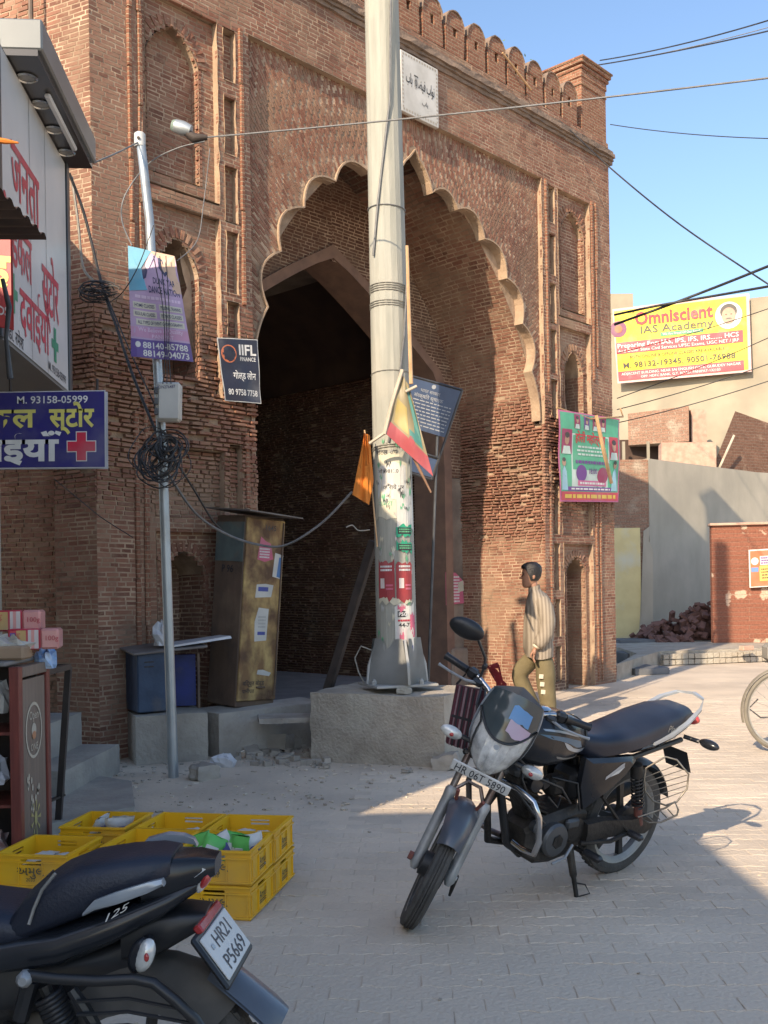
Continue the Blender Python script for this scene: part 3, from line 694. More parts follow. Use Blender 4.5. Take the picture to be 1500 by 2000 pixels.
wr.ragged(-62, 2.05, 60, 2.62, 'bill_cream', 0, 1); wr.ragged(-50, 2.20, 40, 2.52, 'bill_white', .001, 2); wr.ragged(8, 1.95, 70, 2.30, 'bill_white', .002, 4)
for k in range(34): x, z = rr.uniform(-55, 55), rr.uniform(2.1, 2.72); wr.ragged(x, z, x+rr.uniform(4, 14), z+rr.uniform(.01, .05), rr.choice(('ink_dark', 'ink_dark', 'ink_green', 'bill_grey')), .003, k)
wr.text('होटल राय', -52, 2.60, .055, 'ink_dark', .004); wr.text('मो. 98120', -44, 2.44, .045, 'ink_dark', .004); wr.text('किराये पर', -30, 2.30, .05, 'ink_dark', .003); wr.text('कमरा', -46, 2.16, .06, 'ink_green', .004)
for z in (1.94, 1.80):
    wr.ragged(5, z-.045, 58, z+.06, 'bill_green', .004, int(z*99)); wr.rect(10, z-.02, 54, z+.035, 'ink_dark', .005, 6, 1); wr.lines(12, z-.01, 52, z+.03, 2, 'ink_green', .006)
wr.ragged(-52, 1.36, -2, 1.70, 'bill_red', .003, 5); wr.ragged(2, 1.35, 52, 1.68, 'bill_red', .003, 6); wr.ragged(-52, 1.33, 52, 1.40, 'bill_cream', .002, 8)
for x in (-45, 10): wr.rect(x, 1.46, x+14, 1.545, 'bill_pale', .005, 4, 1); wr.lines(x, 1.60, x+36, 1.66, 2, 'ink_white', .005); wr.lines(x+18, 1.44, x+38, 1.50, 2, 'bill_pink', .005)
wr.ragged(-4, 1.02, 60, 1.33, 'bill_white', .002, 9); wr.ragged(2, .98, 50, 1.12, 'bill_pale', .003, 10); wr.rect(4, 1.215, 26, 1.265, 'ink_dark', .005, 4, 1); wr.text('PSO', 6, 1.225, .042, 'ink_white', .02, lift=.007)
wr.lines(4, 1.17, 55, 1.20, 1, 'ink_red', .005); wr.text('44-7777', 6, 1.13, .05, 'ink_dark', .01, lift=.005); wr.ragged(4, 1.27, 26, 1.32, 'bill_pink', .005, 12); wr.ragged(40, 1.05, 60, 1.25, 'bill_pink', .006, 13); wr.ragged(30, .92, 52, 1.12, 'bill_white', .006, 14); wr.rect(33, .94, 48, .97, 'ink_blue', .008, 3, 1); wr.ragged(8, 1.0, 20, 1.08, 'bill_pink', .005, 15)
for k in range(46): x, z = rr.uniform(-64, 50), rr.uniform(.92, 2.1); wr.ragged(x, z, x+rr.uniform(4, 12), z+rr.uniform(.02, .07), rr.choice(('bill_cream', 'bill_pale', 'ink_green', 'bill_grey')), .001, k+40)
for m_, mb in wr.m.items(): mb.build('bill_lettering' if 'ink' in m_ else 'bill', m_, pole)['kind'] = 'stuff'
# wire bindings
def ring(z, n=3, r=.004, m='wire_grey', name='wire_binding', dz=.02):
    mb = MB(); rq = random.Random(int(z*100)); pts = []
    for k in range(n*20+1): a = 2*pi*k/20; zz = z+dz*(k/20-n/2)+.012*sin(a+z); rr_ = pr_(zz)+.006; pts.append((pcx(zz)+rr_*cos(a), PC.y+rr_*sin(a), zz))
    mb.tube(pts, r, 5); mb.build(name, m, pole, smooth=60)
pm('wire_grey', (.24, .225, .195), (.32, .30, .26), 20, .6, .3); pm('cable_black', (.022, .022, .024), (.04, .04, .042), 20, .5); pm('cable_grey', (.12, .12, .12), (.17, .17, .17), 20, .6)
ring(4.72, 1, .005, 'cable_grey'); ring(4.02, 4, .004); ring(3.88, 3, .0035); ring(2.66, 2, .004); ring(3.3, 1, .003)
MB().tube([(pcx(z)+.176*cos(a), PC.y+.176*sin(a), z) for z, a in ((6.6, -1.1), (5.6, -1.3), (4.75, -2.0), (4.3, -2.35))], .009, 6).build('down_cable', 'cable_grey', pole, smooth=60)
MB().tube([(pcx(z)+.178*cos(a), PC.y+.178*sin(a), z) for z, a in ((4.05, -.5), (3.6, -.8), (3.0, -1.35), (2.7, -1.75))], .010, 6).build('down_cable', 'cable_grey', pole, smooth=60)
MB().tube([at(732, 1272, 8.8), at(705, 1262, 8.8), at(693, 1285, 8.8), at(700, 1312, 8.8), at(712, 1335, 8.8)], .007, 6).build('earth_wire', 'wire_grey', pole, smooth=60)
# bamboo lath, flag, torn hoarding, sticks
pm('bamboo', (.52, .33, .17), (.42, .25, .12), 9, .6); pm('saffron', (.66, .21, .025), (.55, .17, .02), 6, .8, bump=.1); pm('pale_wood', (.55, .48, .38), (.44, .37, .28), 9, .7)
tag(MB().tube([at(795, 480, 8.66), at(799, 620, 8.66), at(803, 750, 8.64)], [.014, .017, .018], 7).build('bamboo_lath', 'bamboo', smooth=50), 'upright bamboo lath tied to the right of the concrete pole', 'lath')
fl = thing('saffron_flag', 'orange pennant hanging from a thin stick on the concrete pole', 'flag', at(735, 1060, 8.6))
q = [at(711, 845, 8.62), at(698, 915, 8.58), at(688, 966, 8.56)]; e = [at(713, 846, 8.62), at(717, 910, 8.56), at(721, 986, 8.55)]; g_ = [at(722, 850, 8.64), at(726, 900, 8.64), at(730, 938, 8.64)]
fm = MB(); fm.sheet([[q[i].lerp(e[i], t/5)+Vector((0, .02*sin(t*2.2+i), 0)) for t in range(6)] for i in range(3)]); fm.sheet([[e[i].lerp(g_[i], t/4)+Vector((0, .02*sin(t*1.7+i), 0)) for t in range(5)] for i in range(3)])
fm.build('cloth', 'saffron', fl, smooth=60); MB().tube([at(712, 840, 8.63), at(724, 930, 8.64), at(737, 1068, 8.66)], .007, 6).build('stick', 'bamboo', fl)
for k_, c_ in {'tx_yellow': (.38, .29, .09), 'tx_teal': (.07, .22, .19), 'tx_red': (.38, .07, .08), 'tx_tan': (.27, .22, .12), 'ink_cream': (.68, .62, .50)}.items(): col(k_, c_, .5)
hb, q = hang('torn_hoarding', 'torn yellow and red printed sheet dangling from the concrete pole', 'hoarding', [(783, 727), (798, 752), (846, 930), (752, 846)], 8.45, 1., 1., 'tx_tan', .015, 2)
q.rect(0, 0, 1, .22, 'tx_red', .003); q.rect(.12, .26, .52, .62, 'tx_yellow', .003); q.poly([(.55, .9), (.8, .9), (.95, .5), (.9, .3), (.7, .3), (.75, .5)], 'tx_teal', .004); q.rect(.55, .25, .9, .36, 'tx_teal', .003); q.disc(.6, .2, .08, 'tx_red', .004)
q.text('होली', .06, .07, .16, 'ink_cream', .02); q.lines(.5, .03, .95, .16, 2, 'ink_cream'); q.text('मेला', .2, .4, .16, 'tx_red', .02); q.finish(hb)
MB().tube([at(786, 722, 8.44), at(765, 790, 8.44), at(751, 848, 8.44)], .016, 6).build('batten', 'pale_wood', hb); MB().tube([at(751, 846, 8.44), at(722, 866, 8.5)], .014, 6).build('batten', 'pale_wood', hb); MB().tube([at(792, 765, 8.42), at(814, 754, 8.42)], .012, 6).build('peg', 'pale_wood', hb)
tag(MB().tube([at(801, 880, 8.5), at(822, 922, 8.5), at(842, 962, 8.5)], [.012, .012, .008], 6).build('split_stick', pm('brown_wood', (.26, .15, .09), (.18, .10, .06), 9, .8)), 'thin brown stick poking out below the torn hoarding', 'stick')
# monument notice board behind the pole
pm('board_blue', (.022, .036, .08), (.035, .06, .12), 5, .35, dust=(.06, .085, .13), dustamt=.2); pm('board_frame', (.10, .105, .11), (.07, .07, .075), 7, .5, .5)
nb = thing('notice_board', 'tilted blue monument notice board behind the concrete pole', 'notice board', at(870, 1340, 10.)); tl, tr, br, bl = at(790, 731, 10), at(903, 762, 10), at(843, 937, 10), at(742, 905, 10)
q = QPrint(tl, tr, br, bl, .62, .92, 0); MB().sheet([[q.P(0, .43), q.P(.62, .43)], [q.P(0, .92), q.P(.62, .92)]]).build('panel', 'board_blue', nb)
MB().sheet([[q.P(0, .02), q.P(.62, .02)], [q.P(0, .20), q.P(.62, .20)]]).build('panel', 'board_blue', nb)
for a, b in (((0, .92), (.62, .92)), ((.62, .92), (.62, 0)), ((0, 0), (.62, 0)), ((0, .92), (0, 0)), ((0, .22), (.62, .22))): MB().tube([q.P(*a), q.P(*b)], .013, 4).build('frame_bar', 'board_frame', nb)
q.m = {}; q.text('भारत सरकार', .31, .80, .045, 'ink_dim', .008, 'CENTER', lift=.004); q.text('संरक्षित स्मारक', .31, .74, .05, 'ink_dim', .012, 'CENTER', lift=.004); q.disc(.33, .875, .022, 'ink_dim', .004)
for y in np.arange(.46, .72, .034): q.lines(.05, y, .58, y+.03, 1, 'ink_dim', .004, int(y*1000), .35)
q.finish(nb)
for x in (.10, .50):
    a = q.P(x, .02, -.03); MB().tube([q.P(x, .5, -.03), Vector((a.x, a.y, 0.))], .014, 6).build('post', 'board_frame', nb)
# dark strut leaning on the pole
tag(MB().box((0, 0, 0), (.085, .075, 1.62), None, .008).xf(Matrix.Translation((at(727, 1065, 9.15)+at(631, 1378, 9.35))/2) @ (at(727, 1065, 9.15)-at(631, 1378, 9.35)).to_track_quat('Z', 'Y').to_matrix().to_4x4()).build('iron_strut', pm('dark_iron', (.035, .028, .025), (.06, .045, .038), 9, .7, .2)), 'dark iron strut leaning against the concrete pole', 'strut')
# ================================================================ blocks, boxes and rubble by the left pier
def block(name, label, c, s, rz, m='grey_cement', seed=1, amp=.006, rnd=.02, n=6):
    mb = MB(); rock(mb, c, s, rotm('Z', rz), n, amp, seed, rnd); return tag(mb.build(name, m, smooth=45), label, 'block')
block('concrete_block', 'grey concrete block carrying the dented blue box', (-1.93, 8.98, .21), (.62, .62, .42), radians(22), seed=2)
block('concrete_block', 'long grey concrete step under the rusty yellow cabinet', (-1.15, 9.48, .20), (1.25, .55, .40), radians(40), seed=5)
block('stone_slab', 'thin stone slab bridging the concrete step and the pole plinth', (-.72, 9.0, .335), (.80, .34, .045), radians(8), seed=6, amp=.004)
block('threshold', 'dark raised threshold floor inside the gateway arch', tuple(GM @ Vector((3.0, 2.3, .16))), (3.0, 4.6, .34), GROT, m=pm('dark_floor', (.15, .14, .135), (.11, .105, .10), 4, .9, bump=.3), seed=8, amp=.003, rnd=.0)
pm('rubble_mix', (.42, .37, .305), (.31, .275, .23), 5, .95, bump=.5, isl=.18)
STN = [(508, 1446, .17, .13, 'pale round stone under the left end of the slab'), (545, 1450, .34, .15, 'long grey stone lying under the slab'), (596, 1440, .18, .14, 'squared stone beneath the right end of the slab'), (398, 1508, .22, .13, 'sharp grey concrete shard beside the steel pole'), (490, 1468, .20, .08, 'flat brown stone in front of the concrete step'), (555, 1478, .16, .05, 'low stone at the edge of the rubble heap'), (615, 1468, .11, .07, 'dark stone against the foot of the pole plinth'), (872, 1488, .22, .13, 'stone lying against the right foot of the pole plinth'), (795, 1506, .10, .035, 'flat pebble in front of the pole plinth')]
for k, (px, py, w, h, lab) in enumerate(STN):
    c = gnd(px, py, h*.45); mb = MB(); rock(mb, c, (w, w*.75, h), rotm('Z', k*1.3) @ rotm('Y', .25*sin(k*2)), 4, .012, k+20, .28); tag(mb.build('rubble_stone', 'rubble_mix', smooth=35), lab, 'stone', 'rubble stones by the step')
rb = MB(); rr = random.Random(12)
for k in range(220):
    px, py = rr.uniform(430, 640), rr.uniform(1430, 1500) ; c = gnd(px, py); s = rr.choice((.015, .025, .04, .065)); rock(rb, c+Vector((0, 0, s*.3)), (s*1.4, s, s*.8), rotm('Z', rr.uniform(0, 6)), 1, .1*s, k, .3)
for k in range(90):
    px, py = rr.uniform(215, 420), rr.uniform(1490, 1530); c = gnd(px, py); s = rr.uniform(.01, .03); rock(rb, c+Vector((0, 0, s*.3)), (s*1.4, s, s*.8), rotm('Z', rr.uniform(0, 6)), 1, .1*s, k, .3)
tag(rb.build('gravel', 'rubble_mix'), 'loose gravel and brick chips heaped by the step', kind='stuff')
# crumpled plastic bag and scraps
def crumple(mb, c, s, seed, n=7, flat=.5):
    r = random.Random(seed); c = Vector(c)
    rows = []
    for i in range(n+1):
        row = []
        for j in range(n*2):
            b = pi*(i+.02)/(n+.04); a = 2*pi*j/(n*2); k = 1+r.uniform(-.34, .28)
            row.append(c+Vector((s[0]*sin(b)*cos(a)*k, s[1]*sin(b)*sin(a)*k, max(-s[2]*.5, s[2]*cos(b)*k))))
        row.append(row[0]); rows.append(row)
    return mb.sheet(rows)
pm('white_plastic', (.62, .62, .63), (.5, .5, .53), 9, .35); pm('blue_plastic', (.12, .30, .62), (.5, .62, .78), 14, .3); pm('clear_plastic', (.55, .53, .48), (.38, .35, .30), 12, .25)
tag(crumple(MB(), gnd(437, 1490, .04), (.11, .07, .07), 4).build('plastic_bag', 'white_plastic'), 'crumpled white plastic bag among the rubble', 'plastic bag')
tag(MB().box(gnd(475, 1473, .05), (.035, .012, .09), rotm('X', .7) @ rotm('Z', .5), .002).build('paper_packet', pm('packet_white', (.6, .58, .5), (.5, .3, .2), 30, .5)), 'small pale packet standing beside the plastic bag', 'packet')
# rusty cabinet P 96
pm('rust_yellow', (.54, .38, .15), (.24, .135, .06), 9, .75, bump=.5, bscale=40, dust=(.12, .066, .036), dustamt=.5, stretch=(1, 1, .45)); pm('rust_brown', (.145, .095, .065), (.085, .06, .045), 5, .8, bump=.4, dust=(.19, .13, .085), dustamt=.35, stretch=(1, 1, .4)); pm('old_teal', (.12, .16, .15), (.08, .10, .10), 6, .7, dust=(.17, .12, .08), dustamt=.35)
cb = thing('metal_cabinet', 'leaning rusty yellow metal cabinet with a tin roof', 'cabinet', Vector((-1.32, 9.50, .40)), rotm('Y', radians(4.2)) @ rotm('Z', radians(47)))
W, D, Hc = .46, .42, 1.74
MB().box((0, .05, Hc/2), (W, D, Hc), None, .01).build('body', 'rust_brown', cb, world=False)
MB().box((0, -D/2+.04, Hc/2+.02), (W-.01, .025, Hc-.08), None, .006).build('door', 'rust_yellow', cb, world=False)
MB().box((-W/2-.003, .05, 1.5), (.004, D-.02, .36)).build('teal_patch', 'old_teal', cb, world=False)
MB().add([(-.32, -.32, Hc+.03), (.32, -.32, Hc+.01), (.32, .34, Hc+.03), (-.32, .34, Hc+.06), (-.32, -.32, Hc+.042), (.32, -.32, Hc+.022), (.32, .34, Hc+.042), (-.32, .34, Hc+.072)], [(0, 1, 2, 3), (7, 6, 5, 4), (0, 4, 5, 1), (1, 5, 6, 2), (2, 6, 7, 3), (3, 7, 4, 0)]).build('tin_roof', pm('tin', (.22, .20, .19), (.15, .13, .12), 4, .6, .4), cb, world=False)
MB().box((.20, -D/2+.022, .9), (.012, .012, 1.6)).build('hinge_bar', 'rust_brown', cb, world=False); MB().box((.03, -D/2+.02, .18), (.10, .02, .015), None, .003).build('latch', 'rust_brown', cb, world=False)
cp = Print((0, -D/2+.0265, 0), (1, 0, 0), (0, 0, 1))
cp.poly([(.0, 1.33), (.10, 1.36), (.06, 1.50), (.0, 1.52), (-.06, 1.56), (-.09, 1.35)], 'bill_pink'); cp.lines(-.07, 1.36, .05, 1.46, 4, 'ink_white'); cp.poly([(.10, 1.20), (.20, 1.18), (.22, 1.40), (.12, 1.42)], 'bill_white'); cp.poly([(.15, 1.20), (.20, 1.19), (.21, 1.38), (.17, 1.38)], 'bill_blue', .002)
cp.poly([(-.09, 1.0), (.10, 1.01), (.12, 1.12), (.02, 1.13), (-.08, 1.12)], 'bill_white'); cp.rect(-.06, 1.06, .06, 1.10, 'ink_blue', .002); cp.poly([(-.07, .60), (.07, .61), (.08, .90), (-.04, .91), (-.08, .78)], 'bill_white'); cp.rect(-.04, .66, .05, .69, 'ink_blue', .002); cp.lines(-.04, .72, .05, .84, 4, 'bill_grey')
cp.poly([(-.02, .30), (.13, .28), (.15, .31), (.05, .34), (-.01, .34)], 'bill_white'); cp.text('विद्युत बोर्ड', -.18, .20, .055, 'ink_dark', .006); cp.text('पानीपत', -.18, .13, .05, 'ink_dark', .006)
cp.text('1645', -.02, 1.62, .07, 'ink_dark', .004)
for m_, mb in cp.m.items(): mb.build('lettering' if 'ink' in m_ else 'bill', m_, cb, world=False)
cq = Print((-W/2-.006, .05, 0), (0, -1, 0), (0, 0, 1)); cq.text('P 96', -.09, 1.22, .095, 'ink_dark', .012)
for m_, mb in cq.m.items(): mb.build('lettering', m_, cb, world=False)
# dented blue box
pm('dented_blue', (.045, .075, .13), (.03, .05, .09), 5, .6, bump=.3, dust=(.16, .14, .12), dustamt=.3); pm('bright_blue', (.02, .035, .20), (.018, .03, .13), 6, .55, dust=(.12, .11, .10), dustamt=.2)
bb = thing('junction_box', 'dented blue junction box with its lid ajar on a concrete block', 'junction box', (-1.93, 8.98, .425), radians(30))
MB().box((-.16, 0, .27), (.28, .36, .52), None, .01).build('body', 'dented_blue', bb, world=False); MB().box((.16, .12, .24), (.30, .03, .46), rotm('Z', -.3), .004).build('door', 'bright_blue', bb, world=False); MB().box((-.005, -.15, .27), (.03, .02, .50), None, .003).build('frame_bar', 'rust_brown', bb, world=False)
MB().box((.26, -.12, .25), (.02, .02, .48)).build('frame_bar', 'rust_brown', bb, world=False)
MB().box((-.02, 0, .55), (.66, .46, .02), rotm('Y', -.06) @ rotm('X', .08), .004).build('lid', 'tin', bb, world=False)
for z in (.40, .44): MB().box((-.20, -.182, z), (.08, .01, .008)).build('vent_slot', 'dark_iron', bb, world=False)
tag(MB().box((-1.66, 9.08, 1.02), (.52, .30, .02), rotm('Z', .5) @ rotm('Y', -.10)).jit(.006, 3).build('white_board', 'white_plastic'), 'dirty white board lying across the top of the blue box', 'board')
tag(crumple(MB(), (-1.93, 8.88, 1.06), (.085, .07, .13), 8).build('plastic_sack', 'white_plastic'), 'bunched white plastic sack behind the steel pole on the blue box', 'sack')
# ================================================================ steel pole with its banner, meter box and cable tangle
pm('silver_paint', (.42, .45, .46), (.34, .37, .385), 4, .38, .55, dust=(.28, .27, .25), dustamt=.2)
SP = [at(339, 1522, 8.03), at(318, 900, 8.03), at(292, 430, 8.03), at(273, 262, 8.03)]
sp = thing('steel_pole', 'leaning silver steel pole in front of the left pier', 'utility pole', (SP[0].x, 8.03, 0))
MB().tube([Vector((SP[0].x, 8.03, -.02)), SP[1], SP[2], SP[3]], [.041, .038, .036, .036], 14).build('shaft', 'silver_paint', sp, smooth=40)
tp = SP[3]; MB().lathe([(.044, -.10), (.044, .0), (.03, .012)], tp, (0, 0, 1), 14).build('cap', pm('cap_white', (.55, .56, .55), (.45, .46, .45), 8, .5), sp, smooth=40)
MB().tube([tp+Vector((0, -.045, -.05)), tp+Vector((0, -.055, -.05))], .012, 8).build('bolt', 'dark_iron', sp)
for k_, c_ in {'bn_cyan': (.13, .42, .60), 'bn_pink': (.56, .30, .47), 'bn_peach': (.66, .46, .33), 'bn_violet': (.13, .08, .30), 'bn_lilac': (.50, .36, .55), 'ink_navy': (.035, .04, .12), 'bn_cream': (.62, .60, .50), 'ink_lilac': (.70, .55, .72)}.items(): col(k_, c_, .45)
bn, q = hang('dance_banner', 'cyan and pink dance class banner tied to the steel pole', 'banner', [(250, 480), (341, 500), (377, 706), (257, 697)], 7.95, 1., 1.6, 'bn_lilac', .012, 1)
q.poly([(0, 1.0), (.5, 1.6), (0, 1.6)], 'bn_cyan'); q.poly([(0, .95), (.35, 1.0), (.3, 1.35), (.22, 1.5), (0, 1.6)], 'bn_cyan', .0005); q.poly([(.5, 1.6), (1, 1.6), (1, 1.02), (.42, 1.02), (.3, 1.35)], 'bn_peach', .0008); q.rect(0, .3, 1, .45, 'bn_pink', .0006); q.rect(0, 0, 1, .27, 'bn_violet', .002)
for x in (.18, .28): q.poly([(x, 1.15), (x+.06, 1.18), (x+.1, 1.3), (x+.05, 1.36), (x+.08, 1.46), (x+.03, 1.5), (x-.02, 1.36), (x-.06, 1.24)], 'ink_navy', .003)
q.poly([(.62, 1.52), (.84, 1.52), (.84, 1.36), (.73, 1.24), (.62, 1.36)], 'ink_navy', .002); q.poly([(.67, 1.48), (.79, 1.48), (.79, 1.37), (.73, 1.30), (.67, 1.37)], 'bn_peach', .003)
q.text('DUNK YARD', .48, 1.11, .13, 'ink_navy', .02, 'LEFT', .48); q.text('DANCE NATION', .38, .97, .14, 'ink_navy', .02, 'LEFT', .58); q.lines(.1, .85, .95, .93, 1, 'ink_lilac')
for y, a, b in ((.74, 'HOME CLASSES', 'PERSONAL TRAINING'), (.62, 'REGULAR CLASSES', 'FITNESS CLASSES')):
    q.rect(.06, y-.02, .48, y+.07, 'bn_cream', .002); q.rect(.54, y-.02, .96, y+.07, 'bn_cream', .002); q.text(a, .09, y, .07, 'ink_navy', .01, 'LEFT', .36, lift=.004); q.text(b, .57, y, .07, 'ink_navy', .01, 'LEFT', .36, lift=.004)
q.rect(.1, .48, .96, .57, 'bn_cream', .002); q.text('ALL TYPES OF EVENT CHOREOGRAPHY', .13, .50, .07, 'ink_navy', .01, 'LEFT', .80, lift=.004); q.text('We Believe in Quality', .13, .39, .09, 'ink_lilac', .01, 'LEFT', .78); q.text('PANIPAT', .36, .30, .08, 'ink_lilac', .01, 'LEFT', .38)
q.text('88140-85788', .2, .145, .13, 'ink_white', .018, 'LEFT', .75, lift=.004); q.text('88149-04073', .2, .025, .13, 'ink_white', .018, 'LEFT', .75, lift=.004); q.disc(.12, .19, .045, 'ink_white', .004)
q.finish(bn)
mt = thing('meter_box', 'pale grey electricity meter box on the steel pole', 'meter box', at(330, 822, 7.93)); c = at(330, 786, 7.93)
MB().box(c, (.19, .11, .30), rotm('Y', .03), .018).build('housing', pm('box_white', (.50, .50, .46), (.43, .43, .40), 6, .5), mt, smooth=40); MB().box(c+Vector((.012, -.06, 0)), (.165, .02, .28), rotm('Y', .03), .012).build('cover', 'box_white', mt, smooth=40)
for k in range(3): MB().box(c+Vector((-.085, -.058, .08-.08*k)), (.03, .03, .05), None, .004).build('clip', 'board_frame', mt)
mp_ = Print(c+Vector((0, -.072, 0)), (1, 0, .03), (0, 0, 1)); mp_.text('PDN276487', -.075, .095, .035, 'ink_navy', .004, 'LEFT', .14); mp_.build(mt, {'ink_navy': 'lettering'})
tg = MB(); rr = random.Random(8); c0 = at(316, 880, 7.97)
for k in range(26):
    r = rr.uniform(.06, .17); c = c0+Vector((rr.uniform(-.09, .09), rr.uniform(-.08, .02), rr.uniform(-.10, .10)-r*.45)); ax = Quaternion((rr.uniform(-.4, .4), 1, rr.uniform(-.4, .4)), 0); tl_ = rr.uniform(-.6, .6)
    pts = [c+Vector((r*cos(a)*(1+.12*sin(3*a+k)), r*.4*sin(a+tl_), r*sin(a)*(1.15+.1*sin(2*a+k)))) for a in [2*pi*j/22 for j in range(23)]]
    tg.tube(pts, rr.choice((.004, .006, .008)), 5, closed=False)
tag(tg.build('cable_tangle', 'cable_black', smooth=60), 'tangled coil of black cables knotted round the steel pole', 'cable coil')
lb = thing('small_black_banner', 'black finance banner with an orange emblem on the left pier', 'banner', at(476, 785, 9.75))
iP = [Vector(GM @ Vector((s, -.05-.06*(s > 1.6), z))) for s, z in ((1.29, 3.86), (1.73, 3.90), (1.77, 3.28), (1.37, 3.27))]
col('if_black', (.022, .024, .045), .4); col('if_orange', (.55, .16, .07), .5); col('if_edge', (.6, .6, .58), .5)
q = QPrint(*iP, 1., 1.5, .008, 0, 3); q.sheet(lb, 'if_edge'); q.rect(.02, .02, .98, 1.48, 'if_black', .002); q.disc(.24, 1.13, .19, 'if_orange', .003, .21); 
for a in range(8): q.poly([(.24+.05*cos(a*pi/4), 1.13+.05*sin(a*pi/4)), (.24+.16*cos(a*pi/4-.16), 1.13+.18*sin(a*pi/4-.16)), (.24+.16*cos(a*pi/4+.16), 1.13+.18*sin(a*pi/4+.16))], 'if_black', .005)
q.text('IIFL', .5, 1.12, .34, 'ink_white', .025, 'LEFT', .44, lift=.004); q.text('FINANCE', .52, .98, .13, 'ink_white', .01, 'LEFT', .4, lift=.004); q.text('गोल्ड लोन', .3, .55, .22, 'ink_white', .012, 'LEFT', .6, lift=.004); q.text('80 9758 7758', .12, .16, .2, 'ink_white', .014, 'LEFT', .8, lift=.004); q.finish(lb)
# street lamp head on its cable
sl = thing('street_lamp', 'grey street lamp head hanging from an overhead cable', 'street lamp', at(372, 268, 8.2)); a_, b_ = at(342, 246, 8.2), at(392, 262, 8.2)
MB().tube([a_, a_.lerp(b_, .3), a_.lerp(b_, .62)], [.052, .058, .045], 12).build('housing', 'silver_paint', sl, smooth=50); MB().tube([a_+(a_-b_)*.12, a_], [.04, .052], 12).build('end_cap', pm('lamp_green', (.16, .21, .17), None, 6, .6), sl, smooth=50)
MB().tube([a_.lerp(b_, .40)+Vector((0, 0, -.02)), a_.lerp(b_, .75)+Vector((0, 0, -.05)), a_.lerp(b_, 1.25)+Vector((0, 0, -.01))], [.03, .042, .02], 10).build('reflector', 'dark_iron', sl, smooth=50)
# bills on the gateway
for w_, pts, sd in (('back', [(862, 1083), (887, 1085), (904, 1105), (902, 1147), (862, 1148)], 2),):
    Z0 = Vector((6.62, WB-.012, 0)); gp = Print((6.63, WB-.016, 1.40), (1, 0, 0), (0, 0, 1)); gp.poly([(-.21, -.22), (.20, -.20), (.18, .02), (.22, .1), (.02, .24), (-.21, .25)], 'bill_pink'); gp.poly([(.06, -.04), (.2, -.02), (.19, .13), (.07, .10)], 'bill_cream', .002); gp.lines(-.18, -.19, .1, .2, 9, 'ink_white', .002, 4)
    for m_, mb in gp.m.items(): mb.build('wall_bill', m_, gate, world=False)
gp = Print((GC+2.44, 2.75, 1.35), (0, -1, 0), (0, 0, 1)); gp.poly([(-.3, -.25), (.3, -.25), (.3, .2), (.1, .22), (.0, .3), (-.3, .28)], 'bill_pink', .02); gp.lines(-.26, -.2, .26, .2, 9, 'ink_white', .022, 7)
for m_, mb in gp.m.items(): mb.build('wall_bill', m_, gate, world=False)
# ================================================================ medical shop on the left and the row of shops behind the camera
pm('render_grey', (.34, .33, .31), (.28, .27, .25), 3, .9, bump=.2); pm('render_cream', (.46, .41, .33), (.40, .35, .28), 2, .9, bump=.2)
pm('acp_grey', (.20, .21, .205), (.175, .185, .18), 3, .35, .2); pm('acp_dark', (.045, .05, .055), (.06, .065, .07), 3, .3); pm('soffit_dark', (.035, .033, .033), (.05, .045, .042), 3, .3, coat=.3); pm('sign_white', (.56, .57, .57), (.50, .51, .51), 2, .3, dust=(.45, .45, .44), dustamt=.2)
shop = thing('medical_shop', 'medical shop with a grey canopy and white Hindi signboard at the left edge', 'shop', (-2.9, 6.2, 0))
def mbx(x0, x1, y0, y1, z0, z1, bev=0.): return MB().box(((x0+x1)/2, (y0+y1)/2, (z0+z1)/2), (x1-x0, y1-y0, z1-z0), None, bev)
MB().prism([(-6.5, .85), (-3.62, .85), (-3.62, 2.3), (-3.4, 3.2), (-3.1, 7.4), (-3.1, 8.3), (-6.5, 8.3)], (0, 0, 0), (1, 0, 0), (0, 1, 0), (0, 0, 1), 4.78).build('wall', 'render_cream', shop)
MB().prism([(-6.6, .8), (-3.55, .8), (-3.55, 2.3), (-3.3, 3.2), (-3.0, 7.4), (-3.0, 8.35), (-6.6, 8.35)], (0, 0, 4.78), (1, 0, 0), (0, 1, 0), (0, 0, 1), .12).build('roof_slab', 'render_grey', shop)
for y0, y1 in ((7.45, 8.2),): mbx(-3.12, -3.08, y0, y1, .55, 2.5).build('shutter', pm('shutter', (.16, .17, .18), (.12, .125, .13), 5, .5, .5), shop)
FO = Vector((-2.125, 7.0, 0)); FD = Vector((.087, -.996, 0)).normalized(); FN = Vector((.996, .087, 0)); UPZ = Vector((0, 0, 1))
def fbx(t0, t1, n0, n1, z0, z1, name, m, bev=0.):
    R3 = Matrix((FD, FN, UPZ)).transposed(); c = FO+FD*(t0+t1)/2+FN*(n0+n1)/2+UPZ*(z0+z1)/2
    return MB().box(c, (t1-t0, n1-n0, z1-z0), R3, bev).build(name, m, shop)
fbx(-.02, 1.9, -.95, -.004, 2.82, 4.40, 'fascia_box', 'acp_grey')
fbx(-.035, .045, -.9, .012, 2.80, 4.40, 'fascia_trim', 'acp_dark', .004); fbx(1.62, 1.67, -.02, .012, 2.82, 4.40, 'fascia_trim', 'acp_dark', .004)
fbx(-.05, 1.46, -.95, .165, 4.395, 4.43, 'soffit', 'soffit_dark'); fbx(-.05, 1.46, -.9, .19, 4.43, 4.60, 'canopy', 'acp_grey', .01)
MB().box((0, 0, 0), (.004, .004, .004)).xf(Matrix.Translation(FO+FD*.7-FN*.5+UPZ*4.5)).build('canopy_core', 'acp_dark', shop)
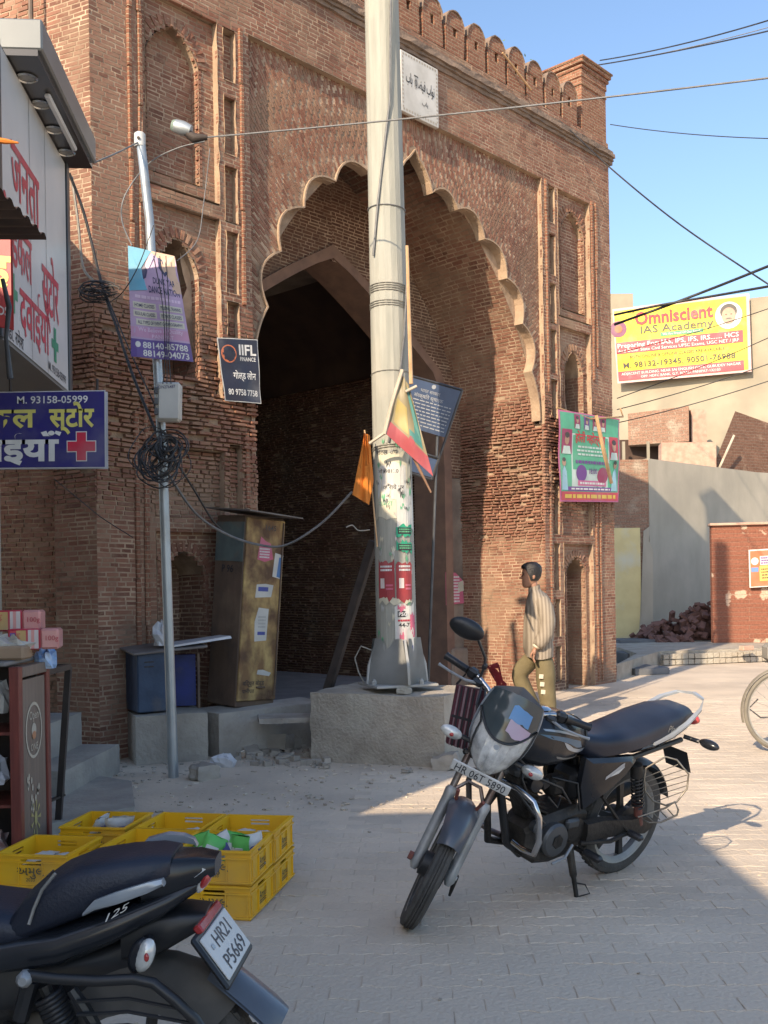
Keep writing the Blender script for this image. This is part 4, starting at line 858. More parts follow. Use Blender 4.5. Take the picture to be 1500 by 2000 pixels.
fbx(.30, 1.05, .10, .135, 4.365, 4.392, 'tube_lamp', pm('tube_white', (.62, .62, .60), (.55, .55, .53), 5, .4), .008)
pm('chrome_ring', (.55, .55, .52), (.45, .45, .43), 6, .25, .9); pm('lamp_glass', (.22, .21, .19), (.3, .29, .26), 12, .2)
for t in (.22, .56, .90, 1.22):
    c = FO+FD*t+FN*.045+UPZ*4.394; o = MB().lathe([(.058, 0), (.062, -.006), (.050, -.012), (.046, -.004)], c, (0, 0, 1), 20, False).build('downlight', 'chrome_ring', shop, smooth=40)
    MB().lathe([(.047, -.003), (.02, -.006)], c, (0, 0, 1), 16).build('lens', 'lamp_glass', o)
sg = Print(FO+FN*.001+UPZ*2.82+FD*1.64, -FD, (0, 0, 1)); sg.rect(0, .02, 1.58, 1.56, 'sign_white', .001)
col('ink_signred', (.48, .035, .06), .4); col('ink_signgreen', (.02, .25, .13), .4); col('ink_seam', (.16, .16, .16), .5)
sg.text('जनता', .22, .86, .44, 'ink_signred', .018, 'LEFT', .62, lift=.004); sg.text('मेिडकल', .02, .46, .38, 'ink_signred', .016, 'LEFT', .62, lift=.004); sg.text('स्टोर', .88, .40, .42, 'ink_signred', .018, 'LEFT', .44, lift=.004); sg.text('दवाईयाँ', .36, .14, .36, 'ink_signred', .016, 'LEFT', .70, lift=.004)
for x, y in ((1.20, .24), (.22, .30)): sg.rect(x-.09, y-.028, x+.09, y+.028, 'ink_signgreen', .004); sg.rect(x-.03, y-.11, x+.03, y+.11, 'ink_signgreen', .0045)
sg.text('डा. रमेश', .12, .03, .10, 'ink_dark', .006, lift=.004); sg.text('M. 93158-05999', 1.02, .05, .075, 'ink_dark', .006, 'LEFT', .48, lift=.004)
for x in (.62, 1.0): sg.rect(x, .02, x+.006, 1.56, 'ink_seam', .003)
sg.build(shop, {'sign_white': 'signboard', 'ink_signred': 'lettering', 'ink_signgreen': 'cross', 'ink_seam': 'seam', 'ink_dark': 'lettering'})
# projecting blue sign
bsg = thing('blue_sign', 'dark blue projecting sign with Hindi lettering and a red cross', 'sign', (-2.2, 6.0, 2.2)); col('sign_blue', (.022, .018, .17), .3); col('ink_yellow', (.72, .66, .16), .4); col('sign_red', (.58, .02, .06), .4); col('sign_edge', (.55, .56, .58), .3)
tl = at(-170, 768, 6.0); tr = at(206, 762, 6.0); br = at(207, 914, 6.0); bl = at(-170, 917, 6.0)
q = QPrint(tl, tr, br, bl, 3.76, 1.52, 0.); q.sheet(bsg, 'sign_edge', 'panel', .05); q.rect(0, .02, 3.74, 1.50, 'sign_blue', .002)
q.text('M. 93158-05999', 2.04, 1.28, .20, 'ink_white', .012, 'LEFT', 1.38, lift=.005); q.text('मेिडकल', .55, .82, .52, 'ink_yellow', .03, 'LEFT', 1.85, lift=.005); q.text('स्टोर', 2.66, .82, .52, 'ink_yellow', .03, 'LEFT', .88, lift=.005); q.text('दवाईयाँ', .7, .16, .62, 'ink_white', .035, 'LEFT', 2.20, lift=.005)
for m_, b_, l_ in (('ink_white', .018, .005), ('sign_red', 0, .007)): q.rect(3.02-b_, .33-b_, 3.56+b_, .52+b_, m_, l_); q.rect(3.20-b_, .15-b_, 3.38+b_, .70+b_, m_, l_+.0005)
for m_, mb in q.m.items(): mb.build('cross' if m_ == 'sign_red' else ('face' if m_ == 'sign_blue' else 'lettering'), m_, bsg)
for px in (20, 190): MB().tube([at(px, 764, 6.01), at(px, 740, 6.02)], .008, 5).build('hanger', 'dark_iron', bsg)
# little red sign, awning, orange tip, cables on the shop
rsg = thing('red_sign', 'narrow red sign with yellow letters at the left edge', 'sign', at(-20, 640, 5.0)); col('sign_scarlet', (.50, .06, .06), .4)
q = QPrint(at(-90, 452, 5), at(20, 456, 5), at(23, 642, 5), at(-90, 620, 5), 1., 1.6, 0.); q.sheet(rsg, 'sign_scarlet', 'panel', .03); q.text('इ', .62, .75, .7, 'ink_yellow', .04); q.text('FOODS', .45, .2, .22, 'ink_white', .02, 'LEFT', .5); q.finish(rsg)
aw = MB(); pm('rust_sheet', (.055, .035, .028), (.085, .055, .042), 5, .7, .2)
rows = []
for i in range(56): y = 3.3+1.42*i/55; rows.append([(x, y, 3.115+.013*sin(i*1.55)+.02*(-1.52-x)) for x in (-3.15, -2.3, -1.53-.05*(y-3.3)/1.4*0)])
aw.sheet(rows); aw.sheet([[(p[0], p[1], p[2]+.006) for p in r] for r in rows]); tag(aw.build('corrugated_awning', 'rust_sheet', smooth=60), 'rusty corrugated awning sheet jutting in at the left edge', 'awning')
tag(MB().tube([at(-40, 268, 4.6), at(10, 276, 4.6), at(36, 279, 4.6)], [.014, .013, .004], 8).build('orange_pennant_rod', 'saffron'), 'thin orange tip poking in from the left edge below the canopy', 'rod')
tag(MB().tube([at(5, 545, 4.9), at(18, 600, 4.9), at(12, 660, 4.9), at(20, 740, 4.9)], [.010, .014, .010, .015], 7).build('black_cable_bunch', 'cable_black', smooth=60), 'bunch of black cable hanging below the narrow red sign', 'cable')
row = thing('shop_row', 'low row of rendered shops along the street behind the viewer', 'building', (-4, -5, 0))
mbx(-7, -2.45, -14, -.4, 0, 4.6).build('wall', 'render_cream', row); mbx(-7.1, -2.35, -14, -.35, 4.6, 4.72).build('roof_slab', 'render_grey', row)
for k in range(4): mbx(-2.46, -2.42, -13+k*3.2, -10.6+k*3.2, .15, 2.4).build('shutter', 'shutter', row)
# ================================================================ steps, table frame, counter and its goods
def sbox(name, label, x0, x1, y0, y1, z0, z1, m, rz=0., seed=1, amp=.004, cat='step'):
    mb = MB(); rock(mb, ((x0+x1)/2, (y0+y1)/2, (z0+z1)/2), (x1-x0, y1-y0, z1-z0), rotm('Z', rz), 6, amp, seed, .012); return tag(mb.build(name, m, smooth=45), label, cat)
pm('step_cement', (.40, .365, .31), (.30, .27, .235), 3, .9, bump=.4, bscale=25, dust=(.22, .215, .20), dustamt=.3)
sbox('concrete_step', 'lower grey cement step beside the old brick corner', -3.4, -2.20, 7.15, 8.35, 0, .235, 'step_cement', -.06, 2)
sbox('concrete_step', 'upper grey cement step behind the red wooden counter', -3.6, -2.50, 6.9, 8.3, .2, .50, 'step_cement', -.06, 3)
ap = MB(); P = [gnd(60, 1640), gnd(262, 1592), gnd(256, 1545), gnd(180, 1530), gnd(40, 1545)]
ap.prism([(p.x, p.y) for p in P], (0, 0, -.01), (1, 0, 0), (0, 1, 0), (0, 0, 1), .075); tag(ap.jit(.012, 4).build('cement_apron', 'step_cement'), 'rough cement apron sloping down from the steps', 'apron')
pm('dark_steel', (.06, .05, .045), (.085, .07, .06), 6, .5, .4)
tf = thing('steel_table', 'bare dark steel table frame behind the red wooden counter', 'table', (-2.3, 6.0, 0))
tops = [at(134, 1302, 6.36), Vector((-1.9, 5.55, 1.02)), Vector((-2.9, 6.36, 1.02)), Vector((-2.9, 5.55, 1.02))]; feet = [gnd(113, 1622), Vector((-2.0, 5.55, 0)), Vector((-2.95, 6.36, 0)), Vector((-2.95, 5.55, 0))]
for a, b in zip(tops[:1]+tops[2:], feet[:1]+feet[2:]): MB().box((0, 0, 0), (.036, .036, (a-b).length)).xf(Matrix.Translation((a+b)/2) @ (a-b).to_track_quat('Z', 'Y').to_matrix().to_4x4()).build('leg', 'dark_steel', tf)
for a, b, n_ in ((tops[0], tops[2], 'rail'), (tops[0], Vector((tops[0].x, 5.55, 1.02)), 'rail'), (at(125, 1552, 6.38), at(60, 1580, 6.2), 'brace')):
    MB().box((0, 0, 0), (.034, .034 if n_ == 'rail' else .012, (a-b).length)).xf(Matrix.Translation((a+b)/2) @ (a-b).to_track_quat('Z', 'Y').to_matrix().to_4x4()).build(n_, 'dark_steel', tf)
pm('red_wood', (.20, .045, .032), (.14, .032, .024), 6, .45, stretch=(8, 8, .6), coat=.2); pm('brown_ply', (.21, .155, .12), (.17, .125, .095), 5, .55, stretch=(6, 6, .5)); pm('grey_top', (.24, .23, .22), (.2, .19, .18), 5, .5)
ct = thing('wooden_counter', 'red wooden counter with stickers on its narrow side panel', 'counter', (-2.1, 5.1, 0)); XR = -1.745
for y in (4.90, 5.30): mbx(XR-.05, XR, y-.025, y+.025, 0, 1.13, .004).build('post', 'red_wood', ct)
for x in (-2.03, -2.5): mbx(x-.025, x+.025, 4.875, 4.925, 0, 1.10, .004).build('post', 'red_wood', ct)
mbx(XR-.035, XR-.012, 4.92, 5.28, .02, 1.06).build('side_panel', 'brown_ply', ct); mbx(XR-.05, XR+.002, 4.925, 5.275, 1.075, 1.128, .004).build('top_rail', 'brown_ply', ct)
mbx(-2.7, XR-.06, 4.86, 5.35, 1.135, 1.155, .004).build('top', 'grey_top', ct); mbx(-2.7, XR-.06, 5.28, 5.30, 0, 1.1).build('back_panel', 'dark_iron', ct)
for z in (.08, .45, .80): mbx(-2.7, XR-.05, 4.92, 5.28, z, z+.015).build('shelf', 'red_wood', ct)
pm('sack_mesh', (.35, .18, .16), (.5, .42, .38), 40, .6)
for k, (x, z, m_) in enumerate(((-1.93, .60, 'white_plastic'), (-1.90, .95, 'clear_plastic'), (-1.92, .22, 'sack_mesh'))): tag(crumple(MB(), (x, 5.02, z), (.07, .07, .10), k+3).build('shop_packet', m_), ('white packet on the middle shelf of the wooden counter', 'clear packet on the top shelf of the wooden counter', 'reddish net packet on the bottom shelf of the wooden counter')[k], 'packet', 'packets on the counter shelves')
col('stk_cream', (.55, .47, .36), .6); col('stk_orange', (.55, .22, .08), .6); col('stk_green', (.25, .42, .22), .6); col('stk_yellow', (.5, .42, .16), .6)
st = Print((XR-.0115, 5.10, 0), (0, 1, 0), (0, 0, 1))
n_ = 26; ri, ro = [], []
for k in range(n_): a = 2*pi*k/n_; ri.append((.105*cos(a), .80+.125*sin(a))); ro.append((.118*cos(a), .80+.140*sin(a)))
for k in range(n_): st.poly([ri[k], ro[k], ro[(k+1) % n_], ri[(k+1) % n_]], 'stk_cream', .002)
st.text('Open', -.065, .855, .06, 'stk_cream', .008, lift=.002); st.disc(0, .80, .035, 'stk_cream', .002); st.disc(0, .775, .028, 'stk_orange', .003, .02); st.text('ONE', -.05, .70, .05, 'stk_cream', .008, lift=.002)
rr = random.Random(4)
for k in range(15): x, z = rr.uniform(-.09, .08)+.004*k-.03, .58-.012*k; st.disc(x, z, .012, 'stk_cream', .002, .018, 7)
for k in range(9): a = k*pi/4.5; st.poly([(.01+.02*cos(a), .36+.03*sin(a)), (.01+.07*cos(a-.12), .36+.09*sin(a-.12)), (.01+.07*cos(a+.12), .36+.09*sin(a+.12))], 'stk_yellow', .002)
st.disc(.01, .36, .02, 'stk_yellow', .002, .035); st.disc(.06, .09, .035, 'stk_green', .002, .07); st.disc(.05, .02, .03, 'stk_green', .003, .04); st.poly([(-.11, .01), (-.07, .02), (-.08, .16), (-.10, .2)], 'ink_white', .002)
for m_, mb in st.m.items(): mb.build('sticker', m_, ct)
# soap packs on the counter
col('soap_red', (.50, .03, .06), .3, coat=.3); col('soap_pink', (.68, .30, .28), .3, coat=.3); col('soap_gold', (.50, .32, .12), .35); col('soap_violet', (.10, .06, .28), .35)
def soap(c, rz, lab):
    o = thing('soap_pack', lab, 'soap pack', c, rz, group='red soap packs on the counter'); w, d, h = .155, .13, .105
    MB().box((0, 0, h/2), (w, d, h), None, .01).build('wrapper', 'soap_red', o, smooth=40, world=False); MB().box((w/2+.045, 0, h/2), (.09, d*.98, h*.98), None, .01).build('end_face', 'soap_pink', o, smooth=40, world=False)
    p = Print((0, -d/2-.001, 0), (1, 0, 0), (0, 0, 1)); p.rect(-.035, .008, .01, h-.008, 'soap_gold'); p.rect(-.066, .02, -.040, h-.02, 'soap_violet'); p.rect(.02, .006, .07, h-.006, 'bill_pale'); p.rect(.035, .006, .05, h-.006, 'soap_pink', .002); p.text('Soft', -.032, .085, .022, 'soap_red', .003, rot=-pi/2)
    p.text('100g', w/2+.02, .045, .035, 'soap_red', .003)
    for m_, mb in p.m.items(): mb.build('print', m_, o, world=False)
soap(at(18, 1232, 5.2), .12, 'topmost red soap pack on the counter'); soap(at(52, 1268, 5.14), .15, 'red soap pack under the topmost one, nearest the brick wall'); soap(at(-22, 1234, 5.25), .1, 'red soap pack cut by the left edge of the picture')
tag(crumple(MB(), at(18, 1262, 5.08), (.11, .08, .055), 21).build('clear_bag', 'clear_plastic'), 'crinkled clear bag on the counter below the soap packs', 'plastic bag'); tag(mbx(-1.89, -1.76, 4.98, 5.12, 1.157, 1.225, .01).build('brown_carton', pm('carton', (.36, .25, .16), None, 6, .7)), 'small brown carton under the soap packs', 'carton')
tag(crumple(MB(), at(90, 1292, 5.3), (.055, .05, .07), 31).build('blue_bundle', 'blue_plastic'), 'blue and white striped bundle at the end of the counter', 'bundle')
# ================================================================ milk crates
pm('crate_yellow', (.92, .52, .018), (.84, .45, .016), 4, .4, dust=(.62, .36, .08), dustamt=.18); col('crate_ink', (.05, .045, .03), .6)
CW, CD, CH = .34, .35, .155
def crate(o):
    w, d, h, t = CW, CD, CH, .008; b = MB().box((0, 0, .008), (w-.02, d-.02, .01)); b.build('floor', 'crate_yellow', o, world=False)
    def wall(L, T, nm):
        m = MB()                                # wall with a hand hole, ribs and rim, standing in the plane (x, z), outside at -y
        hh = .105; m.box((0, 0, hh/2-.0), (L, t, hh)); m.box((0, 0, h-.012), (L, t, .022))
        for sx in (-1, 1): m.box((sx*(L/4+.025), 0, (hh+h-.023)/2), (L/2-.05, t, h-.023-hh))
        for z, k in ((h-.006, .016), (.012, .012), (.118, .010)): m.box((0, -.006, z), (L+.012, k, .008))
        for x in (-L/2+.012, -L/6, L/6, L/2-.012): m.box((x, -.005, .065), (.006, .012, .105))
        m.xf(T).build(nm, 'crate_yellow', o, world=False)
    wall(w, Matrix.Translation((0, -d/2+.006, 0)), 'front_wall'); wall(w, Matrix.Translation((0, d/2-.006, 0)) @ Matrix.Rotation(pi, 4, 'Z'), 'back_wall')
    wall(d-.02, Matrix.Translation((w/2-.006, 0, 0)) @ Matrix.Rotation(pi/2, 4, 'Z'), 'side_wall'); wall(d-.02, Matrix.Translation((-w/2+.006, 0, 0)) @ Matrix.Rotation(-pi/2, 4, 'Z'), 'side_wall')
    p = Print((0, -d/2-.0025, 0), (1, 0, 0), (0, 0, 1)); p.text('અમુલ', 0, .062, .055, 'crate_ink', .005, 'CENTER', .13); p.text('2033', 0, .035, .022, 'crate_ink', .002, 'CENTER')
    s = Print((w/2+.0025, 0, 0), (0, 1, 0), (0, 0, 1)); s.text('Amul', 0, .06, .05, 'crate_ink', .005, 'CENTER', .10); s.lines(-.05, .035, .05, .055, 2, 'crate_ink', .001, 3)
    mb = p.m['crate_ink']; mb.build('lettering', 'crate_ink', o, world=False); s.m['crate_ink'].build('lettering', 'crate_ink', o, world=False)
CA = radians(-10.5); cdir = Vector((sin(-CA), cos(CA), 0)); crt = Vector((cos(CA), sin(CA), 0)); C0 = Vector((-.62, 4.58, 0))-crt*CW/2+cdir*CD/2
SPOT = {('front', 0): C0, ('front', 1): C0-crt*.372+cdir*.01, ('front', 2): C0-crt*.80-cdir*.17, ('back', 0): C0+cdir*.362, ('back', 1): C0-crt*.37+cdir*.368, ('back', 2): C0-crt*.765+cdir*.352}
NM = {('front', 0): 'nearest stack, holding green packets', ('front', 1): 'stack half hidden by the black motorcycle seat', ('front', 2): 'stack beside the wooden counter', ('back', 0): 'back stack at the right', ('back', 1): 'middle back stack', ('back', 2): 'back stack nearest the table leg'}
proto = None
for key, p in SPOT.items():
    for lv in range(2):
        M = Matrix.Translation(p+Vector((0, 0, lv*(CH+.002)))) @ Matrix.Rotation(CA+.02*sin(p.x*9+lv*2), 4, 'Z'); lab = ('upper' if lv else 'lower')+' yellow milk crate of the '+NM[key]
        if proto is None: proto = thing('milk_crate', lab, 'crate', M.to_translation(), M.to_3x3(), 'stacked yellow milk crates'); crate(proto)
        else: copy_tree(proto, M, lab, 'stacked yellow milk crates')
col('pouch_white', (.66, .66, .64), .3); col('pouch_green', (.14, .55, .12), .3); col('pouch_red', (.55, .16, .10), .35)
def pouch(c, s, rot, m, lab, band=None):
    o = thing('milk_pouch', lab, 'milk pouch', c, rot, 'milk pouches in the crates'); n = 6; rows = []
    for j in range(n+1):
        y = -1+2*j/n; t = (1-abs(y)**3); rows.append([Vector((s[0]*(.85+.15*abs(y))*cos(a), s[1]*t*sin(a)*.5+.004*sin(3*a+j), s[2]*y)) for a in [2*pi*k/10 for k in range(10)]])
    b = MB().loft(rows); b.jit(.004, int(c[0]*1000) % 97); b.build('film', m, o, smooth=50, world=False)
    if band: MB().box((0, -s[1]*.50, 0), (s[0]*1.1, .004, s[2]*.6), None, .001).build('print', band, o, world=False)
rr = random.Random(9); T = C0+Vector((0, 0, CH+.11))
LB = ['leftmost', 'second from left', 'middle', 'fourth', 'fifth', 'rightmost']
for k in range(6): pouch(T+crt*(-.115+.046*k)+cdir*rr.uniform(-.02, .06), (.055, .05, .075), rotm('Z', rr.uniform(-.6, .6)) @ rotm('Y', rr.uniform(-.5, .5)) @ rotm('X', rr.uniform(-.4, .1)), 'pouch_green' if k % 3 != 2 else 'pouch_white', LB[k]+' green milk pouch leaning in the nearest crate' if k % 3 != 2 else LB[k]+' white milk pouch leaning in the nearest crate', 'pouch_white' if k % 3 != 2 else 'ink_blue')
for key, labs in ((('back', 0), ('white pouch with red print lying in the right back crate', 'pale pouch at the rear of the right back crate')), (('back', 1), ('red and white pouch lying in the middle back crate',)), (('back', 2), ('upright white pouch in the back crate nearest the table leg', 'white and blue pouch beside the upright one in the left back crate')), (('front', 2), ('pinkish pouch lying in the crate beside the wooden counter', 'white pouch in the crate beside the wooden counter')), (('front', 1), ('white pouch in the crate behind the motorcycle seat',))):
    for k, lab in enumerate(labs):
        c = SPOT[key]+Vector((0, 0, CH+.085+(.03 if 'upright' in lab else 0)))+crt*(.05-.11*k)+cdir*.03; pouch(c, (.075, .05, .06), rotm('Z', k+.4) @ rotm('X', .5 if 'upright' in lab else 1.35), 'pouch_white', lab, 'pouch_red' if 'red' in lab or 'pink' in lab else 'ink_blue')
# ================================================================ the parked motorcycle in the middle of the street
pm('tyre', (.055, .053, .05), (.085, .08, .073), 9, .9, bump=.3, bscale=80, dust=(.12, .11, .095), dustamt=.15); pm('alloy_dark', (.03, .03, .032), (.05, .05, .05), 8, .5, .4, dust=(.10, .09, .08), dustamt=.12); pm('rim_grey', (.30, .30, .29), (.22, .215, .20), 8, .5, .5, dust=(.25, .23, .19), dustamt=.3)
pm('fork_grey', (.40, .41, .41), (.30, .305, .31), 8, .45, .45, dust=(.26, .25, .23), dustamt=.15); pm('stanchion', (.20, .19, .19), (.14, .10, .09), 12, .35, .8); pm('fender_grey', (.085, .10, .125), (.065, .075, .095), 5, .35, dust=(.13, .13, .13), dustamt=.08, coat=.3)
pm('gloss_black', (.012, .014, .018), (.018, .02, .025), 5, .26, coat=.2, spec=.35); pm('satin_black', (.013, .014, .016), (.022, .022, .024), 6, .4, dust=(.06, .056, .05), dustamt=.08); pm('seat_vinyl', (.010, .014, .027), (.015, .020, .036), 6, .45, bump=.12, bscale=160); pm('chrome', (.62, .63, .65), (.5, .5, .5), 8, .16, 1.); pm('engine_dark', (.018, .017, .016), (.034, .031, .028), 10, .55, .3, bump=.3, dust=(.075, .066, .055), dustamt=.12)
pm('silver_plastic', (.36, .40, .44), (.30, .33, .37), 5, .3, .3, coat=.3); pm('lamp_clear', (.82, .82, .78), (.30, .31, .30), 12, .15, .15, coat=1.); pm('lamp_red', (.35, .03, .03), (.5, .06, .05), 20, .15, coat=.6); pm('visor', (.035, .05, .058), (.05, .065, .072), 4, .12, coat=.25, dust=(.06, .068, .072), dustamt=.12); pm('plate_white', (.62, .62, .60), (.52, .52, .50), 8, .4); pm('cover_grey', (.10, .105, .11), (.065, .07, .075), 9, .45, .5, dust=(.11, .10, .09), dustamt=.15); pm('rust_red', (.22, .07, .05), (.14, .055, .045), 12, .6); pm('guard_wire', (.27, .25, .21), (.19, .16, .125), 14, .4, .7)
col('deck_blue', (.06, .14, .22), .3); col('stick_blue', (.08, .28, .60), .35); col('stick_pink', (.56, .44, .58), .4); col('plate_ink', (.02, .02, .03), .5)
LEAN, STEER = radians(12.2), radians(46)
BM = Matrix.Translation((1.151, 5.285, 0)) @ Matrix.Rotation(radians(-143), 4, 'Z') @ Matrix.Rotation(-LEAN, 4, 'X') @ Matrix.Rotation(.017, 4, 'Y')
mc = thing('motorcycle', 'dark motorcycle with headlamp cowl leaning on its side stand', 'motorcycle', BM.to_translation(), BM.to_3x3())
A0 = Vector((.93, 0, .86)); AX = Vector((-sin(radians(27)), 0, cos(radians(27)))); ST = Matrix.Translation(A0) @ Matrix.Rotation(STEER, 4, AX) @ Matrix.Translation(-A0)
def bp(mb, name, m, st=False, smooth=40, parent=None):
    if st: mb.xf(ST)
    return mb.build(name, m, parent or mc, smooth=smooth, world=False)
def wheel(cx, rw, w, st, tread, parent, FB=None):
    FB = FB or bp; R_ = rw
    pr = [(R_-.072, -w*.36), (R_-.05, -w*.49), (R_-.026, -w*.5), (R_-.010, -w*.40)]
    rib = [(-.30, 0), (-.22, 0), (-.20, .005), (-.13, .005), (-.11, 0), (-.03, 0), (-.015, .005), (.015, .005)] if tread == 'rib' else [(-.3, 0), (-.15, 0), (0, 0)]
    tp = [(R_-.003-abs(k)**2*.05-d, k*w) for k, d in rib]; tp += [(r, -h) for r, h in tp[::-1]]; pr = pr+tp+[(r, -h) for r, h in pr[::-1]]
    c = Vector((cx, 0, rw)); ty = FB(MB().lathe(pr, c, (0, 1, 0), 44, False), 'tyre', 'tyre', st, 30)
    if tread == 'block':
        tb = MB()
        for k in range(46):
            for sg in (-1, 1):
                a = 2*pi*(k+.25*sg)/46; d = Vector((cos(a), 0, sin(a))); t = Vector((-sin(a), 0, cos(a))); tb.prism([(-.009, -.005), (.011, -.005), (.007, .004), (-.005, .004)], c+d*(R_-.006)+Vector((0, sg*w*.06, 0)), t, d, (0, sg, 0), w*.24)
        o = tb.build('tread_blocks', 'tyre', ty, world=False) if not st else None
        if o: o['kind'] = 'stuff'
    ri = R_-.068
    FB(MB().lathe([(ri-.002, -w*.38), (ri+.006, -w*.42), (ri+.004, -w*.30), (ri-.016, -w*.18), (ri-.018, w*.18), (ri+.004, w*.30), (ri+.006, w*.42), (ri-.002, w*.38), (ri-.022, w*.16), (ri-.022, -w*.16)], c, (0, 1, 0), 44, False), 'rim', 'rim_grey', st, 30)
    hb = MB().lathe([(.02, -.07), (.055, -.06), (.058, -.02), (.04, 0), (.075, .02), (.078, .055), (.03, .06)], c, (0, 1, 0), 24); FB(hb, 'hub', 'alloy_dark', st)
    for k in range(6):
        a = 2*pi*k/6+.35; d = Vector((cos(a), 0, sin(a))); t = Vector((-sin(a), 0, cos(a)))
        sp_ = MB().loft([[c+d*r+t*(q[0]*s_)+Vector((0, q[1]*.012, 0)) for q in ((-1, -1), (1, -1), (1, 1), (-1, 1))] for r, s_ in ((.04, .019), (.12, .012), (ri-.014, .017))]); FB(sp_, 'spoke', 'alloy_dark', st, 30)
wheel(0, .29, .084, False, 'block', mc); wheel(1.24, .285, .074, True, 'rib', mc)
FAX = Vector((1.24, 0, .285))
for sg in (-1, 1):
    b = FAX+Vector((.0, sg*.082, 0)); bp(MB().tube([b-AX*.045, b-AX*.02, b+AX*.02, b+AX*.30, b+AX*.335, b+AX*.35], [.012, .026, .024, .025, .028, .020], 14), 'fork_slider', 'fork_grey', True)
    bp(MB().tube([b+AX*.33, b+AX*.70], .0155, 12), 'fork_stanchion', 'stanchion', True)
bp(MB().tube([FAX+Vector((0, -.11, 0)), FAX+Vector((0, .11, 0))], .010, 8), 'front_axle', 'fork_grey', True); bp(MB().lathe([(.020, -.125), (.020, -.105)], FAX, (0, 1, 0), 6), 'axle_nut', 'rust_red', True); bp(MB().tube([FAX+Vector((-.02, .105, .0)), FAX+Vector((-.05, .115, -.08)), FAX+Vector((-.04, .12, -.12))], [.012, .010, .006], 7), 'brake_arm', 'engine_dark', True)
rows = []
for i in range(15):
    a = radians(-58+96*i/14); row = []
    tp_ = 1-.28*max(0, (i-8)/6)
    for k in range(11): u = -1+2*k/10; r = .335-.045*abs(u)**2.5-.012*(i == 0 or i == 14); row.append(FAX+Vector((sin(a)*r, u*.070*tp_, cos(a)*r)))
    rows.append(row)
fm = MB().sheet(rows); fm.sheet([[p*1.0-(p-FAX).normalized()*.004 for p in r] for r in rows]); bp(fm, 'front_fender', 'fender_grey', True, 60)
bp(MB().tube([FAX+AX*.33+Vector((0, -.08, 0)), FAX+AX*.40+Vector((-.0, -.03, 0)), FAX+AX*.40+Vector((0, .03, 0)), FAX+AX*.33+Vector((0, .08, 0))], .009, 6), 'fender_brace', 'stanchion', True)
bp(MB().tube([Vector((1.20, -.06, .66)), Vector((1.17, -.05, .60)), Vector((1.13, .0, .50)), Vector((1.17, .05, .60)), Vector((1.20, .06, .66))], .008, 6), 'cowl_stay', 'rust_red', True)
for z_ in (.72, .90): bp(MB().box(A0+AX*(z_-.86), (.06, .22, .03), rotm('Y', -radians(27)), .008), 'fork_bridge', 'satin_black', True)
# headlamp cowl
CW_ = [(.70, 1.150, .050), (.72, 1.172, .080), (.76, 1.190, .108), (.82, 1.190, .128), (.88, 1.168, .137), (.95, 1.135, .136), (1.01, 1.10, .128), (1.05, 1.075, .118)]
def cowl(u, z, lift=0.):
    z = min(max(z, .70), 1.05)
    for i in range(len(CW_)-1):
        if z <= CW_[i+1][0]: break
    a, b = CW_[i], CW_[i+1]; t = (z-a[0])/(b[0]-a[0]); t = t*t*(3-2*t)*.4+t*.6; xf = a[1]+(b[1]-a[1])*t; hw = a[2]+(b[2]-a[2])*t
    return Vector((xf-.012-(.15-.115*max(0, (z-.8)/.25))*abs(u)**2.4+lift, hw*(u+.10*u*(1-u*u))*(1+lift*2), z+.045+lift*.2+.028*(1-u*u)*max(0., (z-.90)/.15)))
us = [-1+2*k/16 for k in range(17)]
bk = MB().sheet([[cowl(u, .70+.35*j/16) for u in us] for j in range(17)]); bk.sheet([[cowl(u, .70+.35*j/16)+Vector((-.10*(1-abs(u)), 0, 0)) for u in us] for j in range(17)]); bp(bk, 'headlamp_cowl', 'fender_grey', True, 60)
glass = lambda u: .885+.07*u*u
pm('reflector', (.88, .88, .85), (.42, .42, .41), 18, .2, .35); pm('lamp_cover', (.8, .82, .82), None, 5, .05, alpha=.10, coat=1.)
bp(MB().sheet([[cowl(u*.92, .706+(glass(u)-.706)*j/10, .002+.006*(k % 2)) for k, u in enumerate(us)] for j in range(11)]), 'headlamp_reflector', 'reflector', True)
bp(MB().sheet([[cowl(u*.93, .705+(glass(u)-.705)*j/8, .013) for u in us] for j in range(9)]), 'headlamp_glass', 'lamp_cover', True, 70)
bp(MB().tube([cowl(u*.94, glass(u), .010) for u in us]+[cowl(.94-.02*k, glass(.94)-(glass(.94)-.712)*k/6, .010) for k in range(1, 7)]+[cowl(-.82+.02*k, .712+(glass(.94)-.712)*k/6, .010) for k in range(0, 6)], .005, 6, closed=True), 'headlamp_trim', 'satin_black', True)
for sg in (-1, 1): bp(MB().tube([cowl(sg*.97, z, .004) for z in np.linspace(.71, 1.04, 10)], .005, 5), 'cowl_edge', 'silver_plastic', True)
bp(MB().sheet([[cowl(u*.93, glass(u)+.006+(1.048-glass(u))*j/8, .005) for u in us] for j in range(9)]), 'visor', 'visor', True, 70)
rr = random.Random(2); bp(MB().sheet([[cowl(.02+.72*i/6, .925+.12*j/5-.02*(i/6)+rr.uniform(-.004, .004), .0075) for i in range(7)] for j in range(3)]), 'sticker', 'stick_pink', True); bp(MB().sheet([[cowl(-.05+.66*i/6, .975+.09*j/4-.015*(i/6)+rr.uniform(-.006, .006), .0085) for i in range(7)] for j in range(3)]), 'sticker', 'stick_blue', True)
bp(MB().lathe([(.012, 0), (.012, .002)], cowl(0, .86, .006), (1, 0, .3), 12), 'badge', 'silver_plastic', True)
pb = MB().box((1.165, .0, .742), (.010, .275, .050), rotm('X', 0), .004); bp(pb, 'number_plate', 'plate_white', True)
